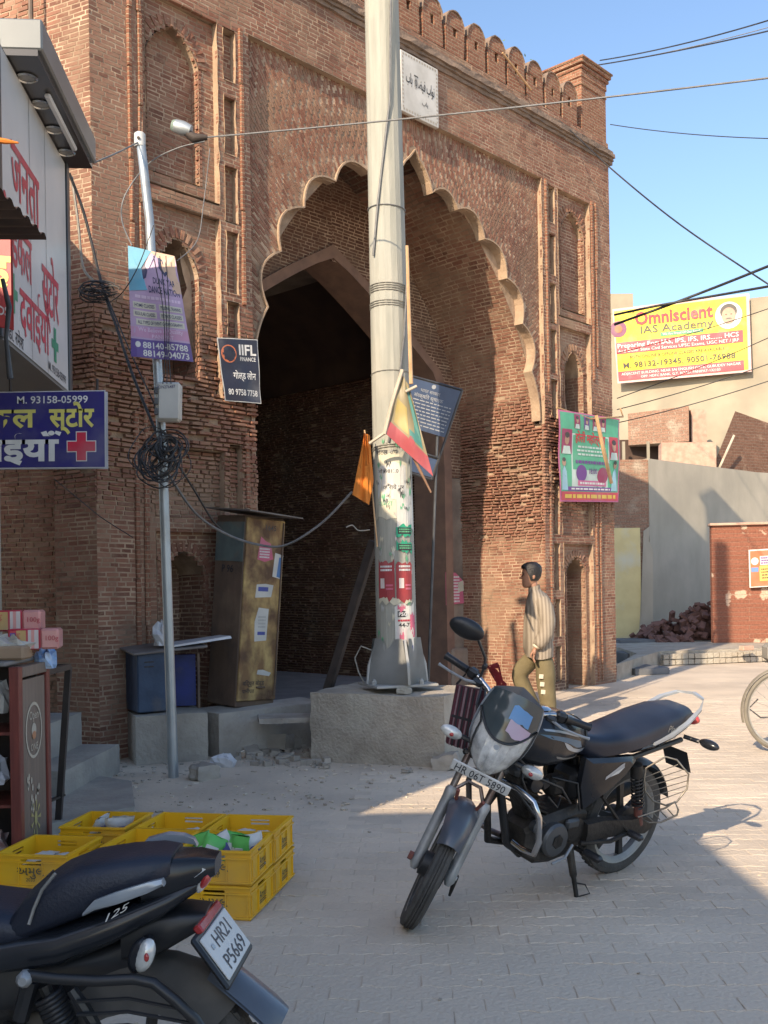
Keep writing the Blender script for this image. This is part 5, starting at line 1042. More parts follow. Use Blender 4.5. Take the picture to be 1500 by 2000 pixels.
v, f = text_geo('HR 06T 5890', .05, .0025, 'CENTER', .235); mb = MB().add([(1.1715, .0+p[0], .724+p[1]) for p in v], f); bp(mb, 'plate_lettering', 'plate_ink', True, None)
for sg in (-1, 1):
    bp(MB().tube([Vector((1.06, sg*.10, .825)), Vector((1.06, sg*.155, .825))], .012, 8), 'indicator_stalk', 'satin_black', True); bp(MB().ell((1.065, sg*.195, .825), (.026, .052, .028), 14, 9), 'indicator', 'lamp_clear', True, 60); bp(MB().ell((1.085, sg*.19, .825), (.012, .012, .010), 8, 6), 'bulb', 'lamp_red', True)
# bars
HB = [Vector((.86, 0, .935)), Vector((.855, .07, .94)), Vector((.83, .13, .985)), Vector((.79, .19, 1.0)), Vector((.72, .35, .99))]; bp(MB().tube([Vector((p.x, -p.y, p.z)) for p in HB[::-1]]+HB[1:], .0115, 10), 'handlebar', 'chrome', True)
for sg in (-1, 1):
    g0, g1 = Vector((.765, sg*.245, .996)), Vector((.715, sg*.365, .99)); bp(MB().tube([g0, g0.lerp(g1, .05), g0.lerp(g1, .94), g1], [.021, .0175, .0175, .021], 12), 'grip', 'satin_black', True); bp(MB().box(g0.lerp(Vector((.79, sg*.19, 1.0)), .45), (.045, .055, .05), rotm('Z', sg*.4), .012), 'switch_pod', 'satin_black', True)
    bp(MB().tube([Vector((.83, sg*.19, .985)), Vector((.845, sg*.24, .98)), Vector((.815, sg*.32, .972)), Vector((.79, sg*.37, .968)), Vector((.787, sg*.378, .968))], [.008, .007, .006, .007, .009], 7), 'lever', 'fork_grey', True); bp(MB().box((.82, sg*.185, .985), (.035, .05, .03), None, .008), 'lever_clamp', 'satin_black', True)
bp(MB().tube([Vector((.80, -.185, 1.0)), Vector((.79, -.185, 1.045)), Vector((.775, -.20, 1.09)), Vector((.78, -.27, 1.16))], .0065, 8), 'mirror_stem', 'satin_black', True); bp(MB().ell((.785, -.187, 1.055), (.013, .013, .018), 10, 7), 'mirror_joint', 'satin_black', True)
bp(MB().ell((.79, -.335, 1.185), (.032, .085, .048), 18, 11, rotm('X', .02)), 'mirror', 'satin_black', True, 60); bp(MB().ell((.768, -.335, 1.185), (.012, .075, .041), 16, 9, rotm('X', .02)), 'mirror_glass', 'chrome', True, 60)
bp(MB().box((.93, 0, .985), (.10, .20, .09), rotm('Y', -.5), .025), 'instrument_pod', 'satin_black', True)
for k in range(4): s_ = random.Random(k); bp(MB().tube([Vector((.83, -.16+.02*k, .98)), Vector((.98, -.15+.03*k, .96+.02*k)), Vector((1.02, -.08+.03*k, .86)), Vector((.97, -.03, .74))], .005, 6), 'cable', 'cable_black', True)
# tank
TK = [(.40, .045, .765, .83), (.45, .095, .725, .885), (.54, .128, .70, .925), (.64, .146, .69, .945), (.74, .146, .695, .948), (.82, .124, .72, .935), (.88, .088, .76, .905), (.905, .04, .80, .86)]
def tank(x, a, lift=0.):
    for i in range(len(TK)-1):
        if x <= TK[i+1][0]: break
    p, q = TK[i], TK[i+1]; t = min(max((x-p[0])/(q[0]-p[0]), 0), 1); hw = p[1]+(q[1]-p[1])*t; z0 = p[2]+(q[2]-p[2])*t; z1 = p[3]+(q[3]-p[3])*t
    c, s_ = cos(a), sin(a); e = .72; zc = (z0+z1)/2-.015
    y = hw*(abs(c)**e)*(1 if c >= 0 else -1); z = zc+(z1-zc if s_ >= 0 else zc-z0)*(abs(s_)**e)*(1 if s_ >= 0 else -1)
    k = 1+lift/max(hw, .03); return Vector((x, y*k, zc+(z-zc)*k))
bp(MB().loft([[tank(x, 2*pi*k/28) for k in range(28)] for x in np.linspace(.40, .905, 22)]), 'fuel_tank', 'gloss_black', False, 60)
def decal(fn, A, B, m, name='decal', n=8): bp(MB().sheet([[fn(A[0]+(A[2]-A[0])*i/n, A[1]+(A[3]-A[1])*i/n) for i in range(n+1)], [fn(B[0]+(B[2]-B[0])*i/n, B[1]+(B[3]-B[1])*i/n) for i in range(n+1)]]), name, m, False, 60)
tf_ = lambda x, a: tank(x, a, .002)
decal(tf_, (.46, -.25, .66, .10), (.48, -.42, .64, .0), 'silver_plastic'); decal(tf_, (.52, .05, .80, .42), (.50, -.12, .74, .22), 'deck_blue'); decal(tf_, (.54, .25, .78, .62), (.55, .18, .77, .52), 'silver_plastic'); decal(tf_, (.50, -.60, .70, -.20), (.51, -.70, .69, -.32), 'rim_grey')
bp(MB().lathe([(.045, 0), (.045, .008), (.030, .016)], tank(.68, pi/2)-Vector((0, 0, .004)), (0, 0, 1), 18), 'fuel_cap', 'chrome')
bp(MB().sheet([[tank(x, a, .004) for a in np.linspace(.15, pi-.15, 13)] for x in (.415, .45, .47)]), 'tank_pad', 'satin_black', False, 60)
# seat, side panel, tail
ST_ = [(-.36, .06, .795, .855), (-.33, .105, .775, .872), (-.2, .132, .755, .872), (-.05, .140, .735, .850), (.08, .140, .715, .822), (.2, .132, .70, .805), (.32, .118, .695, .80), (.42, .10, .70, .815), (.47, .07, .72, .83)]
rings = []
for x, hw, z0, z1 in ST_:
    zc = (z0+z1)/2; rings.append([Vector((x, hw*(abs(cos(a))**.6)*(1 if cos(a) >= 0 else -1), (zc+(z1-zc)*(abs(sin(a))**.7)) if sin(a) >= 0 else z0+.01*abs(cos(a)))) for a in [2*pi*k/24 for k in range(24)]])
bp(MB().loft(rings), 'seat', 'seat_vinyl', False, 70)
v, f = text_geo('Platina', .05, .002, 'CENTER', .12, .3); bp(MB().add([(-.16-p[0]*.96, .139+.0*p[1]-.006*abs(p[0])*4, .775+p[1]+p[0]*-.12) for p in v], f), 'seat_lettering', 'rim_grey', False, None)
for sg in (-1, 1):
    sp_ = MB(); rows = []
    out_ = [(.47, .72), (.30, .70), (.13, .685), (.10, .66), (.16, .60), (.30, .52), (.44, .46), (.48, .58)]
    sp_.prism(out_, (0, sg*.095, 0), (1, 0, 0), (0, 0, 1), (0, sg, 0), .03); sp_.v = [tuple(p) for p in sp_.v]; inner = [((x-.29)*.80+.29, (z-.61)*.78+.61) for x, z in out_]
    n_ = len(out_); sp_.add([(x, sg*.125, z) for x, z in out_]+[(x, sg*.142, z) for x, z in inner], [(k, (k+1) % n_, n_+(k+1) % n_, n_+k) for k in range(n_)]+[tuple(range(n_, 2*n_))]); bp(sp_, 'side_panel', 'gloss_black', False, 25)
bp(MB().add([(.13, .134, .672), (.22, .144, .665), (.33, .144, .615), (.335, .144, .60), (.22, .144, .635)], [(0, 1, 2, 3, 4)]), 'decal', 'silver_plastic', False, None); bp(MB().add([(.20, .1445, .648), (.26, .1445, .63), (.30, .1445, .61), (.24, .1445, .62)], [(0, 1, 2, 3)]), 'decal', 'plate_white', False, None)
TL = [(.10, .110, .675, .72), (-.05, .118, .68, .745), (-.2, .112, .705, .775), (-.33, .09, .74, .80), (-.44, .05, .775, .815)]
rg_ = []
for x, hw, z0, z1 in TL: zc = (z0+z1)/2; rg_.append([Vector((x, hw*cos(a), zc+(z1-z0)/2*sin(a))) for a in [2*pi*k/16 for k in range(16)]])
bp(MB().loft(rg_), 'tail_cowl', 'gloss_black', False, 50)
def tailp(x, t):
    for i in range(len(TL)-1):
        if x >= TL[i+1][0]: break
    p, q = TL[i], TL[i+1]; k = (x-p[0])/(q[0]-p[0]); hw = p[1]+(q[1]-p[1])*k; z0 = p[2]+(q[2]-p[2])*k; z1 = p[3]+(q[3]-p[3])*k; a = -.9+1.8*t
    return Vector((x, hw*cos(a)+.003, (z0+z1)/2+(z1-z0)/2*sin(a)))
decal(tailp, (.06, .55, -.30, .65), (.02, .75, -.32, .92), 'silver_plastic'); decal(tailp, (-.02, .12, -.36, .2), (-.06, .42, -.38, .55), 'plate_white')
v, f = text_geo('PLATINA', .05, .003, 'CENTER', .25); bp(MB().add([tailp(-.20-p[0], .30+p[1]*4.2)+Vector((0, .002, 0)) for p in v], f), 'tail_lettering', 'deck_blue', False, None)
bp(MB().loft([[Vector(c)+Vector((0, 0, .006 if k < 2 else -.006))+(n1 if k in (0, 3) else -n1) for k in range(4)] for c, n1 in [(Vector(c), Vector((n[0], n[1], 0))*.013) for c, n in (((.0, .135, .735), (0, 1)), ((-.12, .145, .765), (0, 1)), ((-.24, .145, .815), (.1, 1)), ((-.36, .125, .868), (.4, .9)), ((-.44, .08, .90), (.8, .6)), ((-.465, 0, .91), (1, 0)), ((-.44, -.08, .90), (.8, -.6)), ((-.36, -.125, .868), (.4, -.9)), ((-.24, -.145, .815), (.1, -1)))]]), 'grab_rail', 'silver_plastic', False, 50)
bp(MB().ell((-.455, 0, .775), (.035, .065, .032), 14, 9), 'tail_lamp', 'lamp_red', False, 60)
for sg in (-1, 1): bp(MB().tube([Vector((-.36, sg*.05, .70)), Vector((-.40, sg*.12, .69))], .012, 8), 'indicator_stalk', 'satin_black'); bp(MB().ell((-.41, sg*.175, .69), (.028, .060, .026), 14, 9), 'rear_indicator', 'gloss_black', False, 60)
rows = []
for i in range(13): a = radians(35-112*i/12); rows.append([Vector((sin(a)*(.335-.03*abs(u)**3), u*.065, .29+cos(a)*(.335-.03*abs(u)**3))) for u in [-1+k/4 for k in range(9)]])
bp(MB().sheet(rows), 'rear_fender', 'satin_black', False, 60)
bp(MB().add([(-.37, .08, .62), (-.37, -.08, .62), (-.43, -.08, .50), (-.43, .08, .50), (-.365, .08, .62), (-.365, -.08, .62), (-.425, -.08, .50), (-.425, .08, .50)], [(0, 1, 2, 3), (7, 6, 5, 4)]), 'plate_holder', 'satin_black')
# chassis, engine
for sg in (-1, 1):
    bp(MB().tube([Vector((.0, sg*.12, .29)), Vector((.35, sg*.10, .33))], [.024, .022], 8), 'swing_arm', 'engine_dark'); c0_, c1_ = Vector((.02, sg*.135, .315)), Vector((.10, sg*.130, .64)); pts = []
    bp(MB().tube([c0_, c0_.lerp(c1_, .35)], .022, 12), 'shock_body', 'rust_red'); bp(MB().tube([c0_.lerp(c1_, .3), c1_], .010, 8), 'shock_rod', 'engine_dark'); bp(MB().tube([c0_.lerp(c1_, .80), c1_], .031, 12), 'shock_cover', 'engine_dark')
    ax = (c1_-c0_).normalized(); u_ = ax.orthogonal().normalized(); w_ = ax.cross(u_)
    for k in range(9*12+1): a = 2*pi*k/12; pts.append(c0_.lerp(c1_, .30+.52*k/108)+(u_*cos(a)+w_*sin(a))*.028)
    bp(MB().tube(pts, .0052, 6), 'spring', 'satin_black', False, 60)
    bp(MB().tube([Vector((.40, sg*.05, .70)), Vector((.10, sg*.09, .66)), Vector((-.30, sg*.08, .70))], .014, 8), 'subframe', 'satin_black')
bp(MB().loft([[Vector((x, y, z)) for y, z in ((.115, zc-h), (.15, zc-h+.01), (.155, zc), (.15, zc+h-.01), (.115, zc+h))] for x, zc, h in ((.42, .345, .055), (.30, .345, .055), (.10, .32, .048), (-.02, .31, .055), (-.07, .31, .035))]), 'chain_case', 'engine_dark', False, 40)
bp(MB().tube([Vector((.92, 0, .74)), Vector((.86, 0, .52)), Vector((.80, 0, .32)), Vector((.70, 0, .235))], .020, 10), 'down_tube', 'satin_black'); bp(MB().tube([Vector((.92, 0, .80)), Vector((.6, 0, .72)), Vector((.40, 0, .68)), Vector((.36, 0, .36))], .020, 10), 'main_tube', 'satin_black')
bp(MB().loft([[Vector((x, y*w, z0+(z1-z0)*t)) for y, t in ((-1, .1), (-.8, 0), (.8, 0), (1, .1), (1, .85), (.75, 1), (-.75, 1), (-1, .85))] for x, w, z0, z1 in ((.36, .085, .26, .44), (.45, .105, .225, .47), (.60, .115, .215, .46), (.70, .105, .225, .44), (.75, .07, .26, .39))]), 'crankcase', 'engine_dark', False, 30)
bp(MB().lathe([(.080, .10), (.082, .135), (.072, .148), (.03, .152)], (.62, 0, .345), (0, 1, 0), 28), 'engine_cover', 'cover_grey', False, 30); bp(MB().lathe([(.035, .148), (.033, .157)], (.62, 0, .345), (0, 1, 0), 6), 'cover_plug', 'engine_dark'); bp(MB().lathe([(.062, .09), (.06, .125), (.03, .13)], (.47, 0, .36), (0, 1, 0), 22), 'sprocket_cover', 'engine_dark', False, 30)
for k in range(9): bp(MB().box((.685+.012*k, 0, .46+.026*k), (.155-.004*k, .165, .009), rotm('Y', -.42), .003), 'cooling_fin', 'engine_dark')
bp(MB().box((.735, 0, .56), (.10, .11, .26), rotm('Y', .42), .012), 'cylinder', 'engine_dark'); bp(MB().box((.80, 0, .70), (.12, .14, .06), rotm('Y', .42), .015), 'rocker_cover', 'cover_grey'); bp(MB().box((.56, .03, .57), (.10, .08, .10), None, .02), 'carburettor', 'engine_dark'); bp(MB().box((.40, 0, .56), (.16, .16, .16), None, .03), 'air_box', 'satin_black'); bp(MB().lathe([(.035, .06), (.038, .11), (.02, .115)], (.76, 0, .63), (0, 1, 0), 16), 'horn', 'satin_black')
bp(MB().tube([Vector((.84, -.03, .60)), Vector((.90, -.05, .50)), Vector((.84, -.08, .30)), Vector((.6, -.12, .22)), Vector((.25, -.16, .26)), Vector((-.1, -.18, .32)), Vector((-.38, -.18, .37))], [.018, .018, .018, .02, .035, .042, .040], 12), 'exhaust', 'engine_dark', False, 50)
for sg, m_ in ((1, 'chrome'), (-1, 'stanchion')): bp(MB().tube([Vector((.895, sg*.02, .64)), Vector((.885, sg*.12, .635)), Vector((.872, sg*.205, .60)), Vector((.858, sg*.235, .54)), Vector((.838, sg*.235, .42)), Vector((.82, sg*.20, .345)), Vector((.80, sg*.11, .325)), Vector((.795, sg*.04, .33))], .0145, 12), 'crash_guard', m_, False, 60)
for sg in (-1, 1): bp(MB().tube([Vector((.43, sg*.09, .255)), Vector((.43, sg*.16, .255))], .012, 8), 'peg_bracket', 'engine_dark'); bp(MB().box((.43, sg*.21, .26), (.045, .11, .035), None, .012), 'foot_peg', 'satin_black')
bp(MB().tube([Vector((.50, .14, .30)), Vector((.58, .17, .26)), Vector((.66, .17, .25))], .007, 7), 'gear_lever', 'fork_grey'); bp(MB().tube([Vector((.10, .155, .30)), Vector((.25, .16, .28)), Vector((.45, .14, .30))], .011, 7), 'rear_peg_hanger', 'engine_dark'); bp(MB().box((.12, .20, .30), (.04, .09, .03), None, .01), 'rear_peg', 'satin_black')
for k in range(6): a = 2*pi*k/6+.3; bp(MB().lathe([(.006, .135), (.006, .143)], (.62+.068*cos(a), 0, .345+.068*sin(a)), (0, 1, 0), 6), 'cover_bolt', 'fork_grey')
for k, pts in enumerate((((.80, .04, .72), (.84, .09, .66), (.80, .10, .58), (.70, .08, .52)), ((.92, .05, .82), (.80, .12, .68), (.62, .13, .60), (.52, .11, .50)), ((.60, .05, .62), (.50, .12, .60), (.46, .12, .46)), ((.84, .02, .62), (.78, .13, .50), (.70, .13, .44)), ((.56, .08, .52), (.62, .12, .50), (.68, .11, .56)))): bp(MB().tube([Vector(p) for p in pts], .0055+.001*(k % 2), 7), 'hose', 'satin_black', False, 60)
bp(MB().box((.66, .055, .60), (.05, .04, .05), rotm('Y', .4), .008), 'spark_plug_cap', 'satin_black'); bp(MB().box((.50, .12, .40), (.09, .03, .05), None, .012), 'engine_lug', 'cover_grey'); bp(MB().lathe([(.028, .09), (.028, .12), (.015, .125)], (.73, 0, .42), (0, 1, 0), 14), 'breather_cover', 'cover_grey'); bp(MB().tube([Vector((.30, .11, .50)), Vector((.18, .14, .36)), Vector((.12, .16, .30))], .009, 7), 'peg_stay', 'engine_dark')
BI = BM.inverted(); foot = BI @ Vector(gnd(1126, 1752)); kn = Vector((.47, .10, .26)); mid = kn.lerp(foot, .55)
bp(MB().tube([kn, mid, mid.lerp(foot, .15), foot], [.020, .018, .012, .011], 10), 'side_stand', 'engine_dark', False, 50); fw = Vector((-.06, .0, 0)); bp(MB().tube([mid.lerp(foot, .35), mid.lerp(foot, .45)+Vector((-.05, .02, .0)), foot+Vector((-.055, .03, .02)), foot], .004, 6), 'stand_tang', 'engine_dark')
# sari guard
def gq(px, py, Y=5.02): return BI @ at(px, py, Y)
lp = [gq(1262, 1500), gq(1300, 1478), (gq(1322, 1484)), gq(1345, 1512), gq(1342, 1540), gq(1322, 1566), gq(1300, 1573), gq(1275, 1564), gq(1260, 1545), gq(1258, 1520)]
bp(MB().tube(lp, .0048, 8, closed=True), 'sari_guard_loop', 'guard_wire', False, 60)
for k in range(6): t = (k+.7)/6.4; bp(MB().tube([gq(1258+40*max(0, t-.45), 1512+62*t), gq(1318+28*min(1, 2*t)-24*max(0, t-.55), 1486+66*t)], .0024, 6), 'sari_guard_bar', 'guard_wire')
lp2 = [gq(1246, 1596), gq(1300, 1578), gq(1318, 1566), gq(1325, 1582), gq(1322, 1592), gq(1290, 1606), gq(1268, 1607)]
bp(MB().tube(lp2, .0048, 8, closed=True), 'sari_guard_step', 'guard_wire', False, 60)
for k in range(4): bp(MB().tube([gq(1262+14*k, 1592-4*k), gq(1276+13*k, 1605-4*k)], .003, 6), 'sari_guard_bar', 'guard_wire')
# striped bag and red scarf on its bars
bag = thing('striped_bag', 'maroon and black striped bag hanging beside the headlamp of the centre motorcycle', 'bag', at(905, 1460, 4.72)); pm('bag_maroon', (.11, .02, .035), (.06, .015, .022), 30, .8); pm('bag_black', (.02, .018, .02), (.03, .025, .028), 20, .8); pm('bag_pale', (.26, .17, .18), (.2, .12, .13), 30, .8)
tl, tr, br, bl = at(893, 1338, 4.70), at(948, 1350, 4.68), at(925, 1470, 4.66), at(872, 1452, 4.70); back = Vector((0, .07, 0))
MB().loft([[tl, tr, tr+back, tl+back], [tl.lerp(bl, .5)+Vector((-.006, -.014, 0)), tr.lerp(br, .5)+Vector((.006, -.014, 0)), tr.lerp(br, .5)+back, tl.lerp(bl, .5)+back], [bl, br, br+back, bl+back]]).build('cloth', 'bag_maroon', bag)
q = QPrint(tl, tr, br, bl, 1., 2., 0.); q.n = -q.n if q.n.y > 0 else q.n
for k, x in enumerate((.08, .30, .52, .74)):
    for y0, y1 in ((0, .98), (1.0, 2)): q.rect(x, y0, x+(.07 if k % 2 else .05), y1, 'bag_pale', .016); q.rect(x+.09, y0, x+.15, y1, 'bag_black', .016)
q.rect(0, .93, 1, 1.02, 'bag_black', .018)
for m_, mb in q.m.items(): mb.build('stripe', m_, bag)
MB().tube([tl+back*.5, at(915, 1310, 4.74), tr+back*.5], .006, 6).build('handle', 'bag_black', bag)
sc = MB(); rr = random.Random(6)
for k in range(6):
    p = at(952+rr.uniform(-4, 6), 1302+rr.uniform(-6, 8), 4.78); pts = [p, p+Vector((rr.uniform(.01, .04), -.03, rr.uniform(-.04, .01))), p+Vector((rr.uniform(.03, .085), rr.uniform(-.04, .0), rr.uniform(-.15, -.05)))]
    sc.sheet([[a+Vector((0, 0, .010+.006*sin(i*2+k))), a+Vector((.008, -.008, 0)), a+Vector((.003, .0, -.010-.004*i))] for i, a in enumerate(pts)])
tag(sc.build('red_scarf', pm('scarf_red', (.30, .03, .035), (.2, .02, .025), 20, .6), smooth=60), 'red shiny scarf knotted on the handlebar of the centre motorcycle', 'scarf')
# ================================================================ the black motorcycle cut by the lower left corner
D2 = 2.45
def b2(px, py, y=0.): return at(px, py, D2-y)           # y: towards the camera
m2 = thing('motorcycle', 'black motorcycle seen from its tail at the lower left corner', 'motorcycle', (-.62, D2, 0))
def P2(mb, name, m, smooth=40): return mb.build(name, m, m2, smooth=smooth)
def side_loft(secs, n=22, e=.7, flat=False):
    """secs: (px, py_top, py_bottom, half width)"""
    R_ = []
    for px, t, b, hw in secs:
        A = at(px, t, D2); B = at(px, b, D2); zc, h = (A.z+B.z)/2, (A.z-B.z)/2
        R_.append([Vector((A.x, D2-hw*(abs(cos(a))**e)*(1 if cos(a) >= 0 else -1), zc+h*(abs(sin(a))**e)*(1 if sin(a) >= 0 else -1))) for a in [2*pi*k/n for k in range(n)]])
    return MB().loft(R_)
P2(side_loft([(-220, 1745, 1830, .11), (-120, 1738, 1830, .12), (-30, 1742, 1835, .125), (40, 1752, 1830, .125), (85, 1765, 1815, .11)]), 'rider_seat', 'seat_vinyl', 70)
P2(MB().tube([b2(92, 1712, .10), b2(100, 1704, .06), b2(104, 1700, 0), b2(100, 1704, -.06), b2(92, 1712, -.10)], .0025, 5), 'seat_seam', 'satin_black')
P2(side_loft([(48, 1765, 1815, .115), (78, 1722, 1812, .122), (120, 1692, 1795, .124), (180, 1668, 1772, .122), (250, 1657, 1748, .115), (310, 1652, 1724, .10), (345, 1656, 1700, .08)], e=.55), 'pillion_seat', 'seat_vinyl', 70)
P2(side_loft([(290, 1672, 1752, .085), (340, 1662, 1745, .080), (390, 1662, 1722, .066), (426, 1668, 1702, .050)], e=.5), 'tail_cowl', 'gloss_black', 40)
P2(side_loft([(-200, 1800, 1890, .13), (-60, 1800, 1888, .135), (40, 1800, 1872, .138), (140, 1785, 1862, .130), (240, 1755, 1822, .112), (330, 1725, 1775, .09), (392, 1702, 1732, .06)], e=.6), 'side_cowl', 'gloss_black', 50)
P2(MB().tube([b2(56, 1806, .142), b2(66, 1775, .128), b2(82, 1738, .127), b2(108, 1706, .126)], .004, 6), 'seat_piping', 'rim_grey')
for sg in (1, -1):
    G = [b2(164, 1784, sg*.138), b2(186, 1766, sg*.150), b2(230, 1752, sg*.155), b2(290, 1732, sg*.150), b2(318, 1722, sg*.140), b2(322, 1727, sg*.135)]
    if sg < 0: G = [b2(272, 1658, -.12), b2(290, 1644, -.14), b2(330, 1636, -.145), b2(360, 1637, -.14), b2(380, 1642, -.13), b2(386, 1650, -.12)]
    rings = []
    for i, p in enumerate(G):
        h = (.004, .011, .014, .012, .008, .003)[i]; rings.append([p+Vector((0, -sg*.010, h)), p+Vector((0, -sg*.014, -h*.2)), p+Vector((0, -sg*.008, -h)), p+Vector((0, sg*.012, -h*.8)), p+Vector((0, sg*.012, h*.8))])
    P2(MB().loft(rings), 'grab_handle', 'silver_plastic', 50)
v, f = text_geo('125', .045, .003, 'LEFT', .052, .3); a_ = b2(206, 1800, .142); b_ = b2(256, 1772, .124); dx = (b_-a_)/.055; P2(MB().add([a_+dx*p[0]+Vector((0, -.004, p[1]*.48)) for p in v], f), 'lettering', 'plate_white', None)
P2(MB().ell(b2(402, 1716, .030), (.012, .034, .028), 12, 8, rotm('Y', .5)), 'tail_lamp', 'lamp_red', 60); P2(MB().ell(b2(396, 1722, .045), (.012, .014, .030), 10, 7, rotm('Y', .5)), 'tail_lens', 'lamp_clear', 60)
P2(MB().add([b2(372, 1712, .066), b2(392, 1694, .06), b2(402, 1698, .058), b2(380, 1714, .066)], [(0, 1, 2, 3)]), 'tail_decal', 'plate_white', None)
P2(side_loft([(250, 1790, 1862, .07), (320, 1768, 1850, .072), (365, 1766, 1824, .068), (408, 1770, 1800, .055)], e=.45), 'mudguard_bracket', 'satin_black', 35)
# number plate: width across the machine, face up and back
UD = (at(492, 1824, D2)-at(450, 1778, D2)); UD.y = 0; dn = Vector((.047, 0, -.066)).normalized(); acr = Vector((.07, .9975, 0)).normalized()
pc = at(441, 1841, D2-.02); PWD, PHT = .235, .112
def ppt(x, y, l=0.): nrm = acr.cross(-dn).normalized(); return pc+acr*x-dn*y+nrm*l
PN = acr.cross(-dn).normalized(); 
Rm = Matrix((acr, -dn, PN)).transposed()
P2(MB().box(ppt(0, 0, -.008), (PWD+.035, PHT+.03, .014), Rm, .006), 'plate_frame', 'satin_black'); pq = P2(MB().box(ppt(0, 0, .001), (PWD, PHT, .006), Rm, .002), 'number_plate', 'plate_white')
for s_, y in (('HR21', .008), ('P5669', -.046)):
    v, f = text_geo(s_, .052, .0025, 'CENTER', .130 if s_ == 'HR21' else .168); MB().add([ppt(p[0]+.008, y+p[1], .0052) for p in v], f).build('plate_lettering', 'plate_ink', pq)
P2(MB().box(ppt(-.085, .022, .0055), (.016, .012, .001), Rm), 'plate_hologram', 'silver_plastic'); P2(MB().box(ppt(0, PHT/2+.018, .002), (PWD*.8, .022, .02), Rm, .004), 'reflector', 'lamp_red')
fl_ = MB(); rows = []
for j in range(7):
    t = j/6; c = at(432+132*t, 1862+98*t+10*t*t, D2); hw = .066+.016*t-.03*(t > .9); rows.append([c+Vector((-.016*abs(u)**2*1.2, -u*hw, -.030*abs(u)**2.5)) for u in [-1+k/4 for k in range(9)]])
fl_.sheet(rows); fl_.sheet([[p+Vector((-.004, 0, -.006)) for p in r] for r in rows]); P2(fl_, 'mud_flap', 'fender_grey', 60)
# inner hugger, wheel, shock, guard
wc = Vector((at(283, 2090, D2).x, D2, .30)); R2 = .30
pr = [(R2-.075, -.032), (R2-.05, -.044), (R2-.026, -.046), (R2-.010, -.038), (R2-.003, -.02), (R2, 0), (R2-.003, .02), (R2-.010, .038), (R2-.026, .046), (R2-.05, .044), (R2-.075, .032)]
ty = P2(MB().lathe(pr, wc, (0, 1, 0), 44, False), 'tyre', 'tyre', 30); tb = MB()
for k in range(44):
    for sg in (-1, 1): a = 2*pi*(k+.25*sg)/44; d = Vector((cos(a), 0, sin(a))); t = Vector((-sin(a), 0, cos(a))); tb.prism([(-.011, -.006), (.013, -.006), (.009, .004), (-.006, .004)], wc+d*(R2-.005)+Vector((0, sg*.006, 0)), t, d, (0, sg, 0), .028)
tb.build('tread_blocks', 'tyre', ty)['kind'] = 'stuff'
P2(MB().lathe([(R2-.078, -.034), (R2-.07, -.036), (R2-.09, -.012), (R2-.09, .012), (R2-.07, .036), (R2-.078, .034)], wc, (0, 1, 0), 40, False), 'rim', 'alloy_dark', 30); P2(MB().lathe([(.03, -.09), (.07, -.07), (.07, .06), (.03, .09)], wc, (0, 1, 0), 22), 'hub', 'alloy_dark', 30)
for k in range(5): a = 2*pi*k/5+.2; d = Vector((cos(a), 0, sin(a))); P2(MB().tube([wc+d*.05, wc+d*(R2-.08)], .014, 6), 'spoke', 'alloy_dark')
rows = []
for i in range(11):
    a = radians(-62+108*i/10); rows.append([wc+Vector((sin(a)*(R2+.030-.115*abs(u)**5), -u*.075, cos(a)*(R2+.030-.115*abs(u)**5))) for u in [-1+k/4 for k in range(9)]])
P2(MB().sheet(rows), 'hugger', pm('dusty_black', (.07, .065, .058), (.11, .10, .088), 7, .85, dust=(.15, .135, .115), dustamt=.35), 60)
P2(MB().tube([b2(290, 1835, .09), b2(288, 1850, .12)], .014, 8), 'indicator_stalk', 'satin_black'); P2(MB().ell(b2(272, 1866, .155), (.024, .022, .042), 14, 9, rotm('Y', .35)), 'indicator_shell', 'gloss_black', 60); P2(MB().ell(b2(283, 1866, .162), (.022, .020, .040), 14, 9, rotm('Y', .35)), 'indicator', 'lamp_clear', 60); P2(MB().ell(b2(286, 1870, .180), (.006, .005, .010), 8, 6), 'bulb', 'lamp_red')
P2(MB().tube([b2(52, 1905, .17), b2(110, 1912, .175), b2(190, 1916, .175), b2(262, 1912, .175), b2(300, 1920, .175), b2(340, 1952, .175), b2(380, 1990, .175), b2(420, 2050, .17)], .0125, 10), 'guard_tube', 'satin_black', 60); P2(MB().lathe([(.018, 0), (.018, .02), (.010, .03)], b2(52, 1908, .165), (0, -1, 0), 10), 'guard_bolt', 'fork_grey')
for k in range(3): P2(MB().tube([b2(150, 1956+26*k, .172), b2(250, 1950+26*k, .172), b2(372+14*k, 1975+26*k, .172)], .0045, 6), 'guard_bar', 'satin_black')
P2(MB().tube([b2(140, 1932, .15), b2(165, 1968, .15), b2(190, 2010, .15)], [.012, .016, .014], 8), 'bracket', 'satin_black')
c0_, c1_ = b2(140, 2040, .12), b2(86, 1925, .12); ax = (c1_-c0_).normalized(); u_ = ax.orthogonal().normalized(); w_ = ax.cross(u_); pts = []
for k in range(11*12+1): a = 2*pi*k/12; pts.append(c0_.lerp(c1_, .05+.8*k/132)+(u_*cos(a)+w_*sin(a))*.030)
P2(MB().tube(pts, .0062, 6), 'spring', 'satin_black', 60); P2(MB().tube([c0_, c1_], .015, 8), 'shock_rod', 'engine_dark'); P2(MB().tube([b2(60, 1915, .12), b2(40, 1990, .12)], .02, 8), 'frame_tube', 'satin_black'); P2(side_loft([(-100, 1850, 1975, .075), (120, 1850, 1965, .07), (205, 1838, 1930, .055), (262, 1815, 1890, .05)], e=.6), 'battery_box', 'satin_black', 40); P2(side_loft([(-150, 1900, 2050, .07), (0, 1890, 2060, .07), (60, 1885, 2000, .06)], e=.6), 'engine_side', 'engine_dark', 40)
